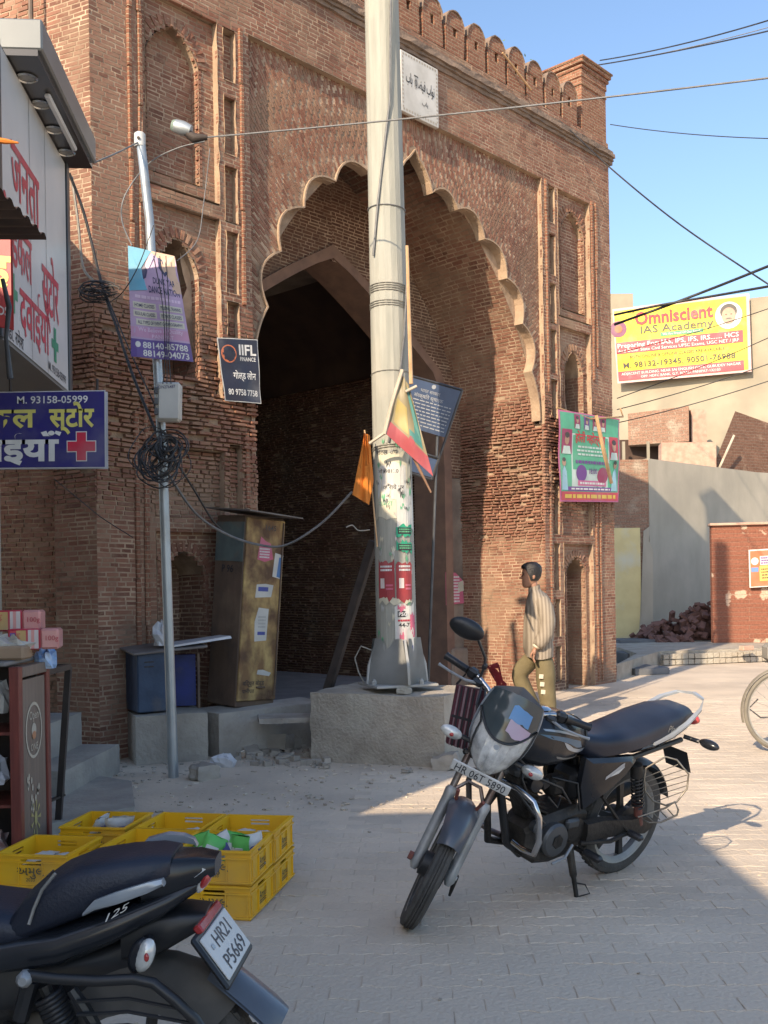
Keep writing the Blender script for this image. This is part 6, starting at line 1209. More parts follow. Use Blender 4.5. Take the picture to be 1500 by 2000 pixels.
P2(MB().tube([Vector((wc.x+.02, D2-.10, .30)), b2(0, 2010, .10)], .022, 8), 'swing_arm', 'engine_dark')
wf = Vector((wc.x-1.28, D2, .30)); P2(MB().lathe(pr, wf, (0, 1, 0), 36, False), 'tyre', 'tyre', 30); P2(MB().tube([wf+Vector((0, -.09, 0)), wf+Vector((.25, -.08, .62))], .02, 8), 'fork', 'fork_grey'); P2(MB().tube([wf+Vector((0, .09, 0)), wf+Vector((.25, .08, .62))], .02, 8), 'fork', 'fork_grey'); P2(MB().ell(wf+Vector((.45, 0, .58)), (.26, .13, .13), 16, 10), 'fuel_tank', 'gloss_black', 60)
P2(MB().tube([wf+Vector((.33, -.34, .74)), wf+Vector((.27, 0, .72)), wf+Vector((.33, .34, .74))], .012, 8), 'handlebar', 'satin_black')
P2(MB().tube([b2(-60, 2040, .08), b2(-90, 2150, .20), Vector((at(-110, 2300, D2).x, D2-.26, 0))], .014, 8), 'side_stand', 'engine_dark')
# ================================================================ the walking person
def skin_mesh(verts, edges, radii, root=0, sub=2):
    me = bpy.data.meshes.new('sk'); me.from_pydata(verts, edges, []); o = bpy.data.objects.new('sk', me); COL.objects.link(o)
    m = o.modifiers.new('s', 'SKIN'); m.use_smooth_shade = True; m.branch_smoothing = .6
    for i, r in enumerate(radii): me.skin_vertices[0].data[i].radius = r if hasattr(r, '__len__') else (r, r)
    me.skin_vertices[0].data[root].use_root = True
    sb = o.modifiers.new('u', 'SUBSURF'); sb.levels = sub; sb.render_levels = sub
    dg = bpy.context.evaluated_depsgraph_get(); dg.update(); ev = bpy.data.meshes.new_from_object(o.evaluated_get(dg))
    v = [tuple(p.co) for p in ev.vertices]; f = [tuple(p.vertices) for p in ev.polygons]; bpy.data.objects.remove(o); bpy.data.meshes.remove(me); bpy.data.meshes.remove(ev); return v, f
pm('skin', (.36, .19, .12), (.31, .16, .10), 8, .55); pm('hair', (.010, .009, .009), (.018, .016, .015), 30, .45, bump=.4, bscale=120); pm('olive_cloth', (.165, .135, .070), (.135, .108, .055), 7, .9, bump=.3, bscale=26); pm('shirt', (.40, .345, .28), (.36, .31, .25), 6, .85, bump=.2, bscale=20); pm('shirt_stripe', (.60, .53, .44), (.55, .48, .40), 6, .85); pm('cream_cuff', (.62, .55, .42), None, 9, .8); pm('shoe', (.42, .30, .22), (.36, .25, .19), 9, .7)
MP = gnd(1062, 1419); MP = Vector((MP.x, MP.y, 0))
man = thing('person', 'person in a striped beige shirt and olive trousers walking past the gateway', 'person', MP)
L = lambda px, py, y=0.: ((px-1062)/189, y, (1419-py)/189)          # local: x right in the picture, y away from the viewer
# trousers: straight near leg, bent far leg
tv = [L(1056, 1262), L(1057, 1280), L(1066, 1284, -.09), L(1064, 1330, -.10), L(1068, 1368, -.10), L(1071, 1397, -.10), L(1046, 1286, .09), L(1026, 1306, .10), L(1018, 1318, .10), L(1021, 1332, .10), L(1050, 1390, .10)]
te = [(0, 1), (1, 2), (2, 3), (3, 4), (4, 5), (1, 6), (6, 7), (7, 8), (8, 9), (9, 10)]
v, f = skin_mesh(tv, te, [(.135, .16), (.135, .155), (.12, .12), .105, .090, .082, (.118, .115), .105, .094, .092, .074], 1)
MB().add(v, f).build('trousers', 'olive_cloth', man, smooth=180, world=False)
for k, py in enumerate((1318, 1333, 1348)):
    MB().box(L(1053+k*1.8, py, -.200+.008*k), (.045, .012, .045), rotm('Y', .1), .003).build('trouser_stripe', 'cream_cuff', man, world=False)
# shirt
def ringz(px, py, rx, ry, y=0., n=20, e=.8):
    c = Vector(L(px, py, y)); fd = lambda a: 1+.035*sin(a*5+py*.05)+.02*sin(a*9+py*.11); return [c+fd(a)*Vector((rx*(abs(cos(a))**e)*(1 if cos(a) >= 0 else -1), ry*(abs(sin(a))**e)*(1 if sin(a) >= 0 else -1), .012*cos(a*3+py))) for a in [2*pi*k/n for k in range(n)]]
sh = MB().loft([ringz(*q) for q in ((1056, 1284, .135, .20), (1055, 1264, .150, .21), (1053, 1238, .145, .20), (1053, 1210, .136, .20), (1054, 1188, .130, .205), (1055, 1171, .116, .195), (1053, 1162, .090, .145), (1050, 1155, .062, .080), (1048, 1150, .052, .058))])
sh.tube([L(1058, 1173, -.140), L(1063, 1188, -.190), L(1067, 1212, -.215), L(1063, 1236, -.225), L(1050, 1254, -.225), L(1045, 1260, -.225)], [.078, .086, .080, .076, .068, .050], 14)
sh.tube([L(1058, 1173, .140), L(1065, 1190, .19), L(1072, 1215, .21), L(1080, 1240, .22), L(1082, 1256, .22)], [.070, .074, .068, .064, .05], 14)
sh.build('shirt', 'shirt', man, smooth=70, world=False)
sm = bpy.data.materials['shirt']; n = sm.node_tree.nodes; l = sm.node_tree.links; w = n.new('ShaderNodeTexWave'); w.inputs['Scale'].default_value = 9; w.inputs['Distortion'].default_value = .8; tc = n.new('ShaderNodeTexCoord'); l.new(tc.outputs['Object'], w.inputs['Vector'])
mx = n.new('ShaderNodeMix'); mx.data_type = 'RGBA'; mx.inputs['A'].default_value = (.20, .165, .125, 1); mx.inputs['B'].default_value = (.33, .28, .22, 1); l.new(w.outputs['Fac'], mx.inputs['Factor']); l.new(mx.outputs['Result'], n['Principled BSDF'].inputs['Base Color'])
v, f = skin_mesh([L(1046, 1256, -.225), L(1041, 1264, -.225)], [(0, 1)], [.054, .050], 0, 1); MB().add(v, f).build('cuff', 'cream_cuff', man, smooth=180, world=False)
MB().loft([[Vector(L(1047.5, 1151))+Vector((.060*cos(a), .062*sin(a), z+.016*cos(a))) for a in [2*pi*k/14 for k in range(14)]] for z in (-.02, .02, .032)], cap=False).build('collar', 'shirt', man, smooth=60, world=False)
# body: head with face, neck, trunk, arms with hands, legs and feet
bv = [L(1056, 1268), L(1056, 1205), L(1053, 1176), L(1049, 1162), L(1046, 1148), L(1044, 1132), L(1061, 1180, -.15), L(1067, 1212, -.215), L(1062, 1238, -.225), L(1041, 1266, -.225), L(1061, 1180, .15), L(1072, 1215, .21), L(1083, 1266, .22), L(1064, 1284, -.09), L(1065, 1332, -.10), L(1072, 1398, -.10), L(1046, 1288, .09), L(1021, 1321, .10), L(1052, 1392, .10)]
be = [(0, 1), (1, 2), (2, 3), (3, 4), (4, 5), (2, 6), (6, 7), (7, 8), (8, 9), (2, 10), (10, 11), (11, 12), (0, 13), (13, 14), (14, 15), (0, 16), (16, 17), (17, 18)]
v, f = skin_mesh(bv, be, [.09, .08, .07, .052, .050, .055, .045, .042, .038, .030, .045, .042, .03, .06, .05, .04, .06, .05, .04], 0)
bd = MB().add(v, f); hp = Vector(L(1039, 1270, -.225)); HC = Vector(L(1042.5, 1123.5))
HR = [(-.128, -.052, .022, .024), (-.118, -.044, .044, .040), (-.095, -.030, .066, .052), (-.06, -.014, .082, .062), (-.02, -.002, .092, .070), (.03, .002, .096, .074), (.075, .004, .090, .072), (.108, .006, .066, .055), (.124, .006, .030, .028)]
bd.loft([[HC+Vector((cx+rx*cos(a), ry*sin(a), z)) for a in [2*pi*k/18 for k in range(18)]] for z, cx, rx, ry in HR])
bd.loft([[HC+Vector(p) for p in r] for r in ([(-.088, -.010, .015), (-.088, .010, .015), (-.080, 0, .02)], [(-.104, -.014, -.030), (-.104, .014, -.030), (-.118, 0, -.026)], [(-.085, -.010, -.042), (-.085, .010, -.042), (-.098, 0, -.042)])])
bd.ell(HC+Vector((-.086, 0, -.066)), (.012, .024, .007), 8, 6); bd.ell(HC+Vector((-.084, 0, -.080)), (.011, .020, .007), 8, 6); bd.ell(HC+Vector((.012, -.072, -.010)), (.020, .010, .032), 10, 7); bd.ell(HC+Vector((.012, .072, -.010)), (.020, .010, .032), 10, 7)
bd.ell(hp, (.024, .040, .045), 12, 8, rotm('Y', .25))
for k, (dy, ln) in enumerate(((-.030, .070), (-.010, .080), (.010, .076), (.028, .060))):
    a = hp+Vector((-.002, dy, -.030)); bd.tube([a, a+Vector((-.008, 0, -ln*.5)), a+Vector((.008, 0, -ln))], [.0100, .0090, .0070], 7)
a = hp+Vector((-.016, -.03, -.0)); bd.tube([a, a+Vector((-.020, -.006, -.026)), a+Vector((-.018, .004, -.050))], [.011, .010, .008], 7)
bd.build('body', 'skin', man, smooth=60, world=False)
for y in (-.032, .032): MB().ell(HC+Vector((-.084, y, .006)), (.008, .013, .006), 8, 6).build('eye', 'hair', man, smooth=60, world=False); MB().ell(HC+Vector((-.088, y, .024)), (.008, .020, .005), 8, 6).build('eyebrow', 'hair', man, smooth=60, world=False)
hr = MB(); rr = random.Random(1)
def hring(z, a):
    for i in range(len(HR)-1):
        if z <= HR[i+1][0]: break
    p, q = HR[i], HR[i+1]; t = min(max((z-p[0])/(q[0]-p[0]), 0), 1); cx = p[1]+(q[1]-p[1])*t; rx = p[2]+(q[2]-p[2])*t; ry = p[3]+(q[3]-p[3])*t; k = .012+.003*sin(a*9+z*60)
    return HC+Vector((cx+(rx+k)*cos(a), (ry+k)*sin(a), z+.012))
rows = []
for j in range(9):
    row = []
    for k in range(25):
        a = 2*pi*k/24; fr = max(0., -cos(a)); lo = -.070+.125*min(1, fr*1.5)**1.2; z = lo+(.122-lo)*j/8; row.append(hring(z, a))
    rows.append(row)
rows.append([HC+Vector((.006, 0, .140))]*25); hr.sheet(rows).build('hair', 'hair', man, smooth=80, world=False)
MB().ell(HC+Vector((-.070, 0, .098)), (.040, .050, .022), 12, 7, rotm('Y', -.6)).build('fringe', 'hair', man, smooth=60, world=False)
for px, py, y in ((1066, 1404, -.10), (1062, 1396, .10)): MB().loft([[Vector(L(px, py, y))+Vector((x, yy*w_, z*h_-.012)) for yy, z in ((-1, 0), (1, 0), (1, .7), (.6, 1), (-.6, 1), (-1, .7))] for x, w_, h_ in ((.09, .035, .07), (.03, .045, .075), (-.08, .048, .05), (-.15, .035, .03))]).build('shoe', 'shoe', man, smooth=40, world=False)
# ================================================================ bicycle at the right edge
bc = thing('bicycle', 'old bicycle cut by the right edge, its rear wheel showing', 'bicycle', (3.42, 8.8, 0)); c = Vector((3.425, 8.8, .355)); pm('bike_tyre', (.16, .145, .12), (.22, .20, .16), 9, .9); pm('bike_rim', (.50, .48, .43), (.40, .37, .32), 9, .4, .6); pm('bike_paint', (.05, .05, .052), (.08, .075, .07), 9, .5)
def cyc(c):
    MB().lathe([(.318, -.012), (.335, -.020), (.350, -.012), (.355, 0), (.350, .012), (.335, .020), (.318, .012)], c, (0, 1, 0), 48, False).build('tyre', 'bike_tyre', bc, smooth=40); MB().lathe([(.318, -.016), (.306, -.014), (.302, 0), (.306, .014), (.318, .016)], c, (0, 1, 0), 48, False).build('rim', 'bike_rim', bc, smooth=40); MB().lathe([(.012, -.05), (.03, -.035), (.018, 0), (.03, .035), (.012, .05)], c, (0, 1, 0), 16).build('hub', 'bike_rim', bc, smooth=40)
    for k in range(20): a = 2*pi*k/20; MB().tube([c+Vector((.02*cos(a+.8), .03*(-1)**k, .02*sin(a+.8))), c+Vector((.304*cos(a), 0, .304*sin(a)))], .0016, 4, False).build('spoke', 'bike_rim', bc)
cyc(c); cyc(c+Vector((1.08, .05, 0)))
g = MB(); rows = [[c+Vector((cos(a)*(.378-.01*u*u), u*.028, sin(a)*(.378-.01*u*u))) for u in (-1, -.5, 0, .5, 1)] for a in [radians(20+175*i/20) for i in range(21)]]; g.sheet(rows); g.build('mudguard', 'bike_tyre', bc, smooth=60)
fr = c+Vector((.44, 0, -.06)); se_ = c+Vector((.28, .01, .46)); hd = c+Vector((.86, .04, .46)); f2 = c+Vector((1.08, .05, 0))
for a, b, r in ((c+Vector((0, -.055, 0)), fr, .009), (c+Vector((0, .055, 0)), fr, .009), (c+Vector((0, -.055, 0)), se_, .008), (c+Vector((0, .055, 0)), se_, .008), (fr, se_, .014), (se_, hd, .014), (fr, hd+Vector((.02, 0, -.12)), .014), (hd, f2, .012), (se_, se_+Vector((-.03, 0, .14)), .012), (hd, hd+Vector((-.05, 0, .16)), .012), (hd+Vector((-.05, -.28, .18)), hd+Vector((-.05, .28, .18)), .011), (c+Vector((0, -.06, 0)), c+Vector((-.02, -.07, .40)), .006), (c+Vector((0, .06, 0)), c+Vector((-.02, .07, .40)), .006)): MB().tube([a, b], r, 8).build('frame_tube', 'bike_paint', bc, smooth=50)
MB().lathe([(.09, -.004), (.09, .004)], fr+Vector((0, -.05, 0)), (0, 1, 0), 24).build('chain_wheel', 'bike_rim', bc); MB().ell(se_+Vector((-.05, 0, .17)), (.13, .08, .04), 14, 8).build('saddle', 'bike_paint', bc, smooth=60)
for y in (-.06, 0, .06): MB().tube([c+Vector((-.16, y, .42)), c+Vector((.2, y, .42))], .006, 6).build('carrier_bar', 'bike_paint', bc)
MB().tube([c+Vector((-.22, .02, .10)), c+Vector((-.30, .02, .02)), c+Vector((-.20, .02, -.06)), c+Vector((-.02, .02, -.06))], .007, 6).build('stand', 'bike_paint', bc, smooth=50)
tag(MB().box(c+Vector((.02, 0, .50)), (.36, .20, .15), None, .03).jit(.008, 3).build('grey_parcel', pm('parcel', (.22, .21, .19), (.28, .265, .24), 12, .9, bump=.3)), 'grey bundle strapped on the bicycle carrier at the right edge', 'parcel')
# ================================================================ right-hand background
brick_tex('red_wall', (.235, .095, .062), (.265, .11, .073), (.34, .20, .14), 1.4, .085, axis='XZ', msize=.006, wear=(.60, .62, (.52, .38, .28))); brick_tex('dark_brick', (.16, .085, .06), (.20, .11, .078), (.26, .20, .15), .22, .075, axis='S'); brick_tex('ruin_brick', (.28, .165, .115), (.33, .20, .14), (.36, .29, .22), .22, .075, axis='S', wear=(.55, .7, (.42, .34, .26)))
pm('plaster_grey', (.47, .425, .345), (.39, .355, .285), 1.6, .9, bump=.3, stretch=(1.2, 1.2, .55), dust=(.36, .33, .27), dustamt=.35); pm('cream_render', (.37, .325, .24), (.31, .27, .20), 1.2, .9, bump=.2, dust=(.26, .23, .175), dustamt=.35); pm('yellow_wash', (.78, .66, .34), (.70, .58, .29), 3, .9, dust=(.70, .66, .50), dustamt=.3); pm('pink_brick', (.45, .27, .20), (.52, .36, .27), 8, .9, bump=.4); pm('slab_slate', (.15, .155, .165), (.10, .105, .11), 3, .8, bump=.3)
def wall_between(p, q, z0, z1, th, m, name, parent, top=None):
    p, q = Vector((p[0], p[1], 0)), Vector((q[0], q[1], 0)); d = (q-p); L_ = d.length; a = atan2(d.y, d.x)
    mb = MB().prism([(0, z0), (L_, z0), (L_, z1)]+([(t*L_, z) for t, z in top] if top else [])+[(0, z1)], (0, 0, 0), (1, 0, 0), (0, 0, 1), (0, 1, 0), th); o = mb.build(name, m, None); o.parent = parent
    o.matrix_world = XF[parent.name].inverted() @ (Matrix.Translation(p) @ Matrix.Rotation(a, 4, 'Z')) if parent else None; o.matrix_local = XF[parent.name].inverted() @ (Matrix.Translation(p) @ Matrix.Rotation(a, 4, 'Z')); return o
plat = MB(); P = [gnd(1205, 1300, .22), gnd(1288, 1272, .24), gnd(1600, 1262, .24), Vector((30, 40, .24)), Vector((5.2, 40, .24)), Vector((4.3, 17.5, .22))]
plat.prism([(p.x, p.y) for p in P], (0, 0, -.02), (1, 0, 0), (0, 1, 0), (0, 0, 1), .26); tag(plat.build('raised_pavement', 'rough_concrete'), 'raised pavement', kind='structure')
rwt = thing('stone_kerb', 'low rough stone kerb edging the raised pavement', 'kerb', (5, 18, 0)); a, b = gnd(1292, 1300), gnd(1600, 1288); rrw = random.Random(3); d = b-a; nB = 26
for k in range(nB):
    for r in range(2):
        rw = MB(); rock(rw, a+d*((k+.5)/nB)+Vector((0, -.03, .055+.1*r)), (d.length/nB*.94, .10, .09), rotm('Z', atan2(d.y, d.x)), 1, .006, k*2+r, .12); rw.build('kerb_stone', 'rough_concrete', rwt)
for k, (px0, px1, py, z, lab) in enumerate(((1212, 1290, 1318, .10, 'lowest dark slate step beside the right pier'), (1208, 1288, 1300, .20, 'middle dark slate step beside the right pier'), (1204, 1292, 1284, .30, 'topmost dark slate step beside the right pier'))):
    p, q_ = gnd(px0, py), gnd(px1, py); MBk = MB(); rock(MBk, (p+q_)/2+Vector((.1, .35+.35*k, z/2)), ((q_-p).length, .75, z), rotm('Z', .25), 4, .008, k+70, .03); tag(MBk.build('slate_step', 'slab_slate', smooth=45), lab, 'step')
# red painted wall with a bill
rwl = thing('red_wall', 'low red brick-painted wall with a torn colourful poster at the right', 'wall', (6.4, 20, .24)); p = at(1393, 1258, 20.); wall_between((p.x, p.y), (p.x+5, p.y-.8), .24, 2.53, .24, 'red_wall', 'wall', rwl)
MB().box((p.x+2.5, p.y-.30, 2.55), (5.1, .34, .05), rotm('Z', atan2(-.8, 5)), .01).build('coping', 'pink_brick', rwl)
for k_, c_ in {'po_orange': (.62, .16, .06), 'po_yellow': (.70, .50, .12), 'po_white': (.68, .66, .62), 'po_purple': (.20, .08, .32), 'po_blue': (.12, .25, .5)}.items(): col(k_, c_, .6)
q = QPrint(at(1462, 1074, 19.8), at(1530, 1070, 19.65), at(1532, 1144, 19.65), at(1464, 1148, 19.8), 1, 1.1, 0.); q.rect(0, 0, 1, 1.1, 'po_white', .002); q.rect(.04, .03, .98, 1.06, 'po_orange', .005); q.rect(.3, .18, .98, .62, 'po_yellow', .008); q.rect(.32, .64, .98, .90, 'po_white', .008); q.disc(.17, .76, .11, 'po_white', .008); q.rect(.06, .45, .27, .58, 'po_blue', .008); q.lines(.34, .66, .96, .88, 3, 'po_purple', .012, 3); q.lines(.34, .22, .96, .56, 4, 'ink_dark', .012, 4, .4)
for m_, mb in q.m.items(): mb.build('poster', m_, rwl)
tag(MB().box(at(1408, 1032, 20.1), (.22, .12, .05), rotm('Y', -.5), .01).build('loose_brick', pm('char_brick', (.06, .045, .04), None, 9, .9)), 'dark loose brick resting on top of the red wall', 'brick'); tag(MB().box(gnd(1458, 1270, .24)+Vector((0, 0, .04)), (.24, .12, .08), rotm('Z', .4), .01).build('loose_brick', 'pink_brick'), 'orange loose brick lying at the foot of the red wall', 'brick')
# brick heap: each brick a part
pm('heap_brick', (.17, .088, .07), (.12, .065, .055), 5, .9, bump=.4, isl=.3); pm('heap_brick_new', (.52, .24, .14), (.46, .20, .12), 5, .9, bump=.3)
hp_ = thing('brick_heap', 'heap of dark rubble bricks in front of the grey plastered wall', 'brick heap', (6.6, 21.6, .24)); rr = random.Random(11); pro = {}
for mnm in ('heap_brick', 'heap_brick_new'): pro[mnm] = [MB().box((0, 0, 0), (.23*s_, .115, .075), None, .008).jit(.006, k) for k, s_ in enumerate((1, .8, .6, 1.1))]
pro = {m_: [(lambda me: (me.from_pydata(b_.v, [], b_.f), me.update(), me.materials.append(MATS[m_]), me)[3])(bpy.data.meshes.new('brick')) for b_ in L_] for m_, L_ in pro.items()}
for k in range(230):
    u = rr.random(); t = 2*rr.random()-1; hmax = 1.35*(1-abs(t)**1.3)*(.18+.82*u); xx = 5.3+2.7*u; yy = 21.2+t*.75; z = .24+max(.03, hmax*rr.uniform(.55, 1.0)*(1-.15*t))
    m_ = 'heap_brick_new' if (z > .95 and u > .62 and rr.random() < .85) else 'heap_brick'
    o = link('brick', rr.choice(pro[m_]), m_, hp_); o.location = XF[hp_.name].inverted() @ Vector((xx, yy, z)); o.rotation_euler = (rr.uniform(-1, 1), rr.uniform(-1, 1), rr.uniform(0, 6))
mb = MB(); rock(mb, (7.0, 21.3, .42), (1.9, 1.0, .8), None, 8, .08, 4, .75); mb.build('rubble_core', 'heap_brick', hp_)
# grey wall with the yellow end
gw = thing('grey_wall', 'tall grey cement wall with a yellow and bare brick end', 'wall', (5.8, 22.2, .24)); k0 = at(1272, 1238, 22.2); wall_between((k0.x, k0.y), (k0.x+5.5, k0.y+4.4), .2, 4.12, .3, 'plaster_grey', 'cement_face', gw, [(.6, 4.06)])
a_ = at(1205, 1238, 22.0); wall_between((a_.x-.6, a_.y+.1), (k0.x-.02, k0.y-.02), .2, 4.10, .25, 'ruin_brick', 'brick_end', gw); wall_between((a_.x-.6, a_.y+.04), (k0.x-.22, k0.y-.055), .24, 2.62, .05, 'yellow_wash', 'yellow_plaster', gw)
pt = MB(); pt.prism([(0, 0), (.3, .0), (.3, 1.9), (.22, 2.1), (.25, 2.4), (.1, 2.3), (.05, 1.2)], (k0.x-.27, k0.y-.10, .24), (1, 0, 0), (0, 0, 1), (0, 1, 0), .03); pt.jit(.02, 2).build('plaster_patch', 'plaster_grey', gw)
# houses behind
hs = thing('cream_house', 'tall cream rendered house behind the yellow banner', 'house', (8, 25, 0)); A = at(1150, 600, 31); B = at(1560, 582, 28.6); wall_between((A.x, A.y), (B.x, B.y), 0, at(1480, 580, 29).z, .4, 'cream_render', 'wall', hs)
MB().box(at(1205, 606, 33)+Vector((0, 0, -.1)), (.9, .6, 1.1)).build('roof_block', 'cream_render', hs); 
bal = MB(); p0, p1 = at(1228, 870, 28.4), at(1346, 862, 27.8); bal.prism([(0, 0), ((p1-p0).length, 0), ((p1-p0).length, .97), (0, .88)], (p0.x, p0.y, p0.z), (p1-p0).normalized(), (0, 0, 1), (.3, .95, 0), .8); bal.jit(.01, 1).build('balcony', 'ruin_brick', hs)
MB().box(at(1360, 838, 28.4), (.42, .5, 1.0)).build('pillar', 'pink_brick', hs); MB().box(at(1250, 884, 28.9), (1.6, .3, .7)).build('recess_shade', 'sooty_shade_wall', hs)  # solid dark box; its colour stands in for the shade under the balcony
for px in (1218, 1266): MB().box(at(px, 884, 28.2), (.07, .07, .6)).build('prop', 'cream_render', hs)
st = thing('brick_stub', 'sunlit pinkish brick stub on top of the grey wall', 'wall', at(1340, 925, 25.0)); MB().box(at(1342, 900, 25.0), (1.30, .35, .85), rotm('Z', -.1)).jit(.02, 5).build('wall', 'pink_brick', st)
rn = thing('broken_wall', 'broken brown brick wall with a slanting edge above the grey wall', 'wall', at(1450, 930, 22.8)); pts = [(1383, 935), (1436, 803), (1500, 826), (1560, 846), (1560, 960)]; P = [at(a, b, 25.0+(a-1383)*.009) for a, b in pts]
MB().add(P+[p+Vector((.2, .3, 0)) for p in P], [(0, 4, 3, 2, 1)[::-1], (5, 6, 7, 8, 9)]+[(i, (i+1) % 5, 5+(i+1) % 5, 5+i) for i in range(5)]).build('wall', 'dark_brick', rn); MB().tube([at(1400, 925, 24.9), at(1434, 850, 24.9)], .03, 6).build('prop', 'pale_wood', rn)
# yellow academy banner
for k_, c_ in {'yb_yellow': (.78, .62, .015), 'yb_red': (.68, .05, .07), 'yb_white': (.72, .70, .66), 'yb_green': (.03, .30, .12), 'ink_ybred': (.60, .015, .03), 'ink_ybblack': (.05, .04, .03), 'yb_skin': (.45, .26, .17), 'yb_edge': (.66, .42, .38), 'yb_purple': (.20, .05, .12)}.items(): col(k_, c_, .5)
yb, q = hang('academy_banner', 'big yellow and red academy banner high on the cream house', 'banner', [(1196, 604, 30.3), (1463, 573, 28.9), (1468, 726, 28.9), (1206, 749, 30.3)], 24, 2.7, 1.55, 'yb_edge', .012, 5)
q.rect(.03, .05, 2.64, 1.50, 'yb_yellow', .01, 24, 10); q.rect(.03, .60, 2.56, .84, 'yb_red', .02, 24, 3); q.rect(.03, .05, 2.56, .24, 'yb_red', .02, 24, 3); q.rect(.95, .88, 1.8, .96, 'yb_green', .02); q.disc(2.3, 1.16, .26, 'yb_white', .02, .27); q.disc(2.3, 1.235, .165, 'ink_ybblack', .023, .155); q.disc(2.3, 1.15, .135, 'yb_skin', .028, .165); q.poly([(2.24, 1.085), (2.36, 1.085), (2.34, 1.105), (2.3, 1.11), (2.26, 1.105)], 'ink_ybblack', .033); q.disc(2.25, 1.18, .018, 'ink_ybblack', .033, .010); q.disc(2.35, 1.18, .018, 'ink_ybblack', .033, .010); q.poly([(2.1, .96), (2.5, .96), (2.42, 1.0), (2.3, .98), (2.2, 1.0)], 'yb_white', .03)
q.disc(.1, 1.12, .17, 'yb_purple', .02); q.disc(.1, 1.12, .08, 'po_orange', .03)
q.text('Omniscient', .45, 1.17, .36, 'ink_ybred', .03, 'LEFT', 1.55, lift=.03); q.text("IAS Academy", .55, .98, .22, 'ink_ybblack', .008, 'LEFT', 1.45, lift=.03); q.text('We Are Proud Of Our Results', .99, .895, .07, 'yb_white', .006, 'LEFT', .78, lift=.03); q.text('Preparing For: IAS, IPS, IFS, IRS....... HCS', .06, .72, .13, 'yb_white', .01, 'LEFT', 2.42, lift=.03); q.text('And Other State Civil Services UPSC Exams, UGC NET / JRF', .06, .625, .09, 'yb_white', .006, 'LEFT', 2.42, lift=.03)
q.text('BOTH ONLINE & OFFLINE CLASSES ARE AVAILABLE', .3, .49, .085, 'ink_ybblack', .004, 'LEFT', 1.9, lift=.03); q.text('M. 98132-19345, 90501-76988', .15, .30, .16, 'ink_ybblack', .012, 'LEFT', 2.25, lift=.03); q.text('ADJACENT BUILDING, NEAR SAI ENGLISH GATE, GURUDEV NAGAR', .1, .155, .075, 'yb_white', .008, 'LEFT', 2.4, lift=.03); q.text('OPP. HDFC BANK, G.T. ROAD, PANIPAT-132103', .5, .075, .07, 'yb_white', .008, 'LEFT', 1.6, lift=.03); q.text("THE", .32, 1.42, .07, 'ink_ybblack', .006, lift=.03)
for m_, mb in q.m.items(): mb.build('lettering' if 'ink' in m_ else 'print', m_, yb)
# green banner on the right pier
for k_, c_ in {'gb_green': (.10, .42, .24), 'gb_pink': (.62, .14, .30), 'gb_red': (.50, .05, .07), 'gb_pale': (.55, .66, .60), 'gb_gold': (.62, .42, .06), 'gb_violet': (.16, .05, .25), 'gb_cyan': (.30, .52, .62), 'gb_maroon': (.32, .03, .10)}.items(): col(k_, c_, .5)
gb = thing('festival_banner', 'green festival banner with portraits on the right pier', 'banner', GM @ Vector((7.7, -.14, 2.6))); C4 = [GM @ Vector((s, w, z)) for s, w, z in ((6.92, -.16, 3.80), (8.60, -.12, 3.86), (8.55, -.10, 2.64), (6.97, -.14, 2.57))]
q = QPrint(*C4, 1.6, 1.25, .012, 0, 4); q.sheet(gb, 'gb_pink'); q.rect(.03, .02, 1.57, 1.23, 'gb_green', .003); q.rect(.3, .2, 1.3, .95, 'gb_pale', .004); q.rect(.33, .45, 1.27, .93, 'gb_green', .005); q.rect(.03, .02, 1.57, .14, 'gb_red', .006); q.rect(.2, .15, 1.4, .21, 'gb_violet', .006)
def face(x, y, w, h, bgm):
    q.rect(x, y, x+w, y+h, bgm, .007, 2, 2); q.poly([(x+.08*w, y), (x+.92*w, y), (x+.8*w, y+.32*h), (x+.2*w, y+.32*h)], 'gb_pale', .009); q.disc(x+w/2, y+.58*h, w*.22, 'yb_skin', .010, h*.22, 12); q.disc(x+w/2, y+.76*h, w*.23, 'ink_ybblack', .011, h*.12, 10)
for x in (.36, .62, .86, 1.06): face(x, 1.02, .15, .2, 'gb_maroon' if x != .62 else 'gb_violet')
face(.06, .66, .24, .34, 'gb_maroon'); face(1.30, .62, .24, .34, 'gb_red')
for x in (.12, 1.46): q.poly([(x-.08, .16), (x+.08, .16), (x+.05, .42), (x, .50), (x-.05, .42)], 'gb_cyan', .008); q.disc(x, .54, .045, 'yb_skin', .009, .05, 10); q.disc(x, .58, .04, 'ink_ybblack', .010, .03, 10)
q.text('होली महोत्सव', .38, .84, .17, 'ink_ybred', .02, 'LEFT', .82, lift=.009); q.lines(.42, .64, 1.22, .80, 3, 'gb_pale', .009, 6, .5); q.lines(.38, .52, 1.26, .60, 1, 'gb_violet', .009, 7); q.disc(.54, .40, .14, 'gb_violet', .008, .12); q.disc(1.14, .38, .15, 'gb_maroon', .008, .12); q.text('18:00', .73, .40, .11, 'gb_violet', .012, lift=.009); q.rect(.45, .225, 1.25, .30, 'gb_pink', .008); q.lines(.48, .235, 1.22, .29, 1, 'ink_white', .011, 9); q.lines(.1, .03, 1.5, .12, 1, 'gb_gold', .009, 8, .6); q.lines(.25, .16, 1.35, .20, 1, 'ink_white', .009, 10)
for m_, mb in q.m.items(): mb.build('lettering' if 'ink' in m_ else 'print', m_, gb)
MB().tube([C4[0]+Vector((-.02, 0, .03)), C4[0].lerp(C4[1], .5)+Vector((0, 0, -.06)), C4[1]+Vector((.05, 0, .03)), GM @ Vector((8.66, -.1, 4.02))], .012, 6).build('cord', 'bamboo', gb, smooth=50)
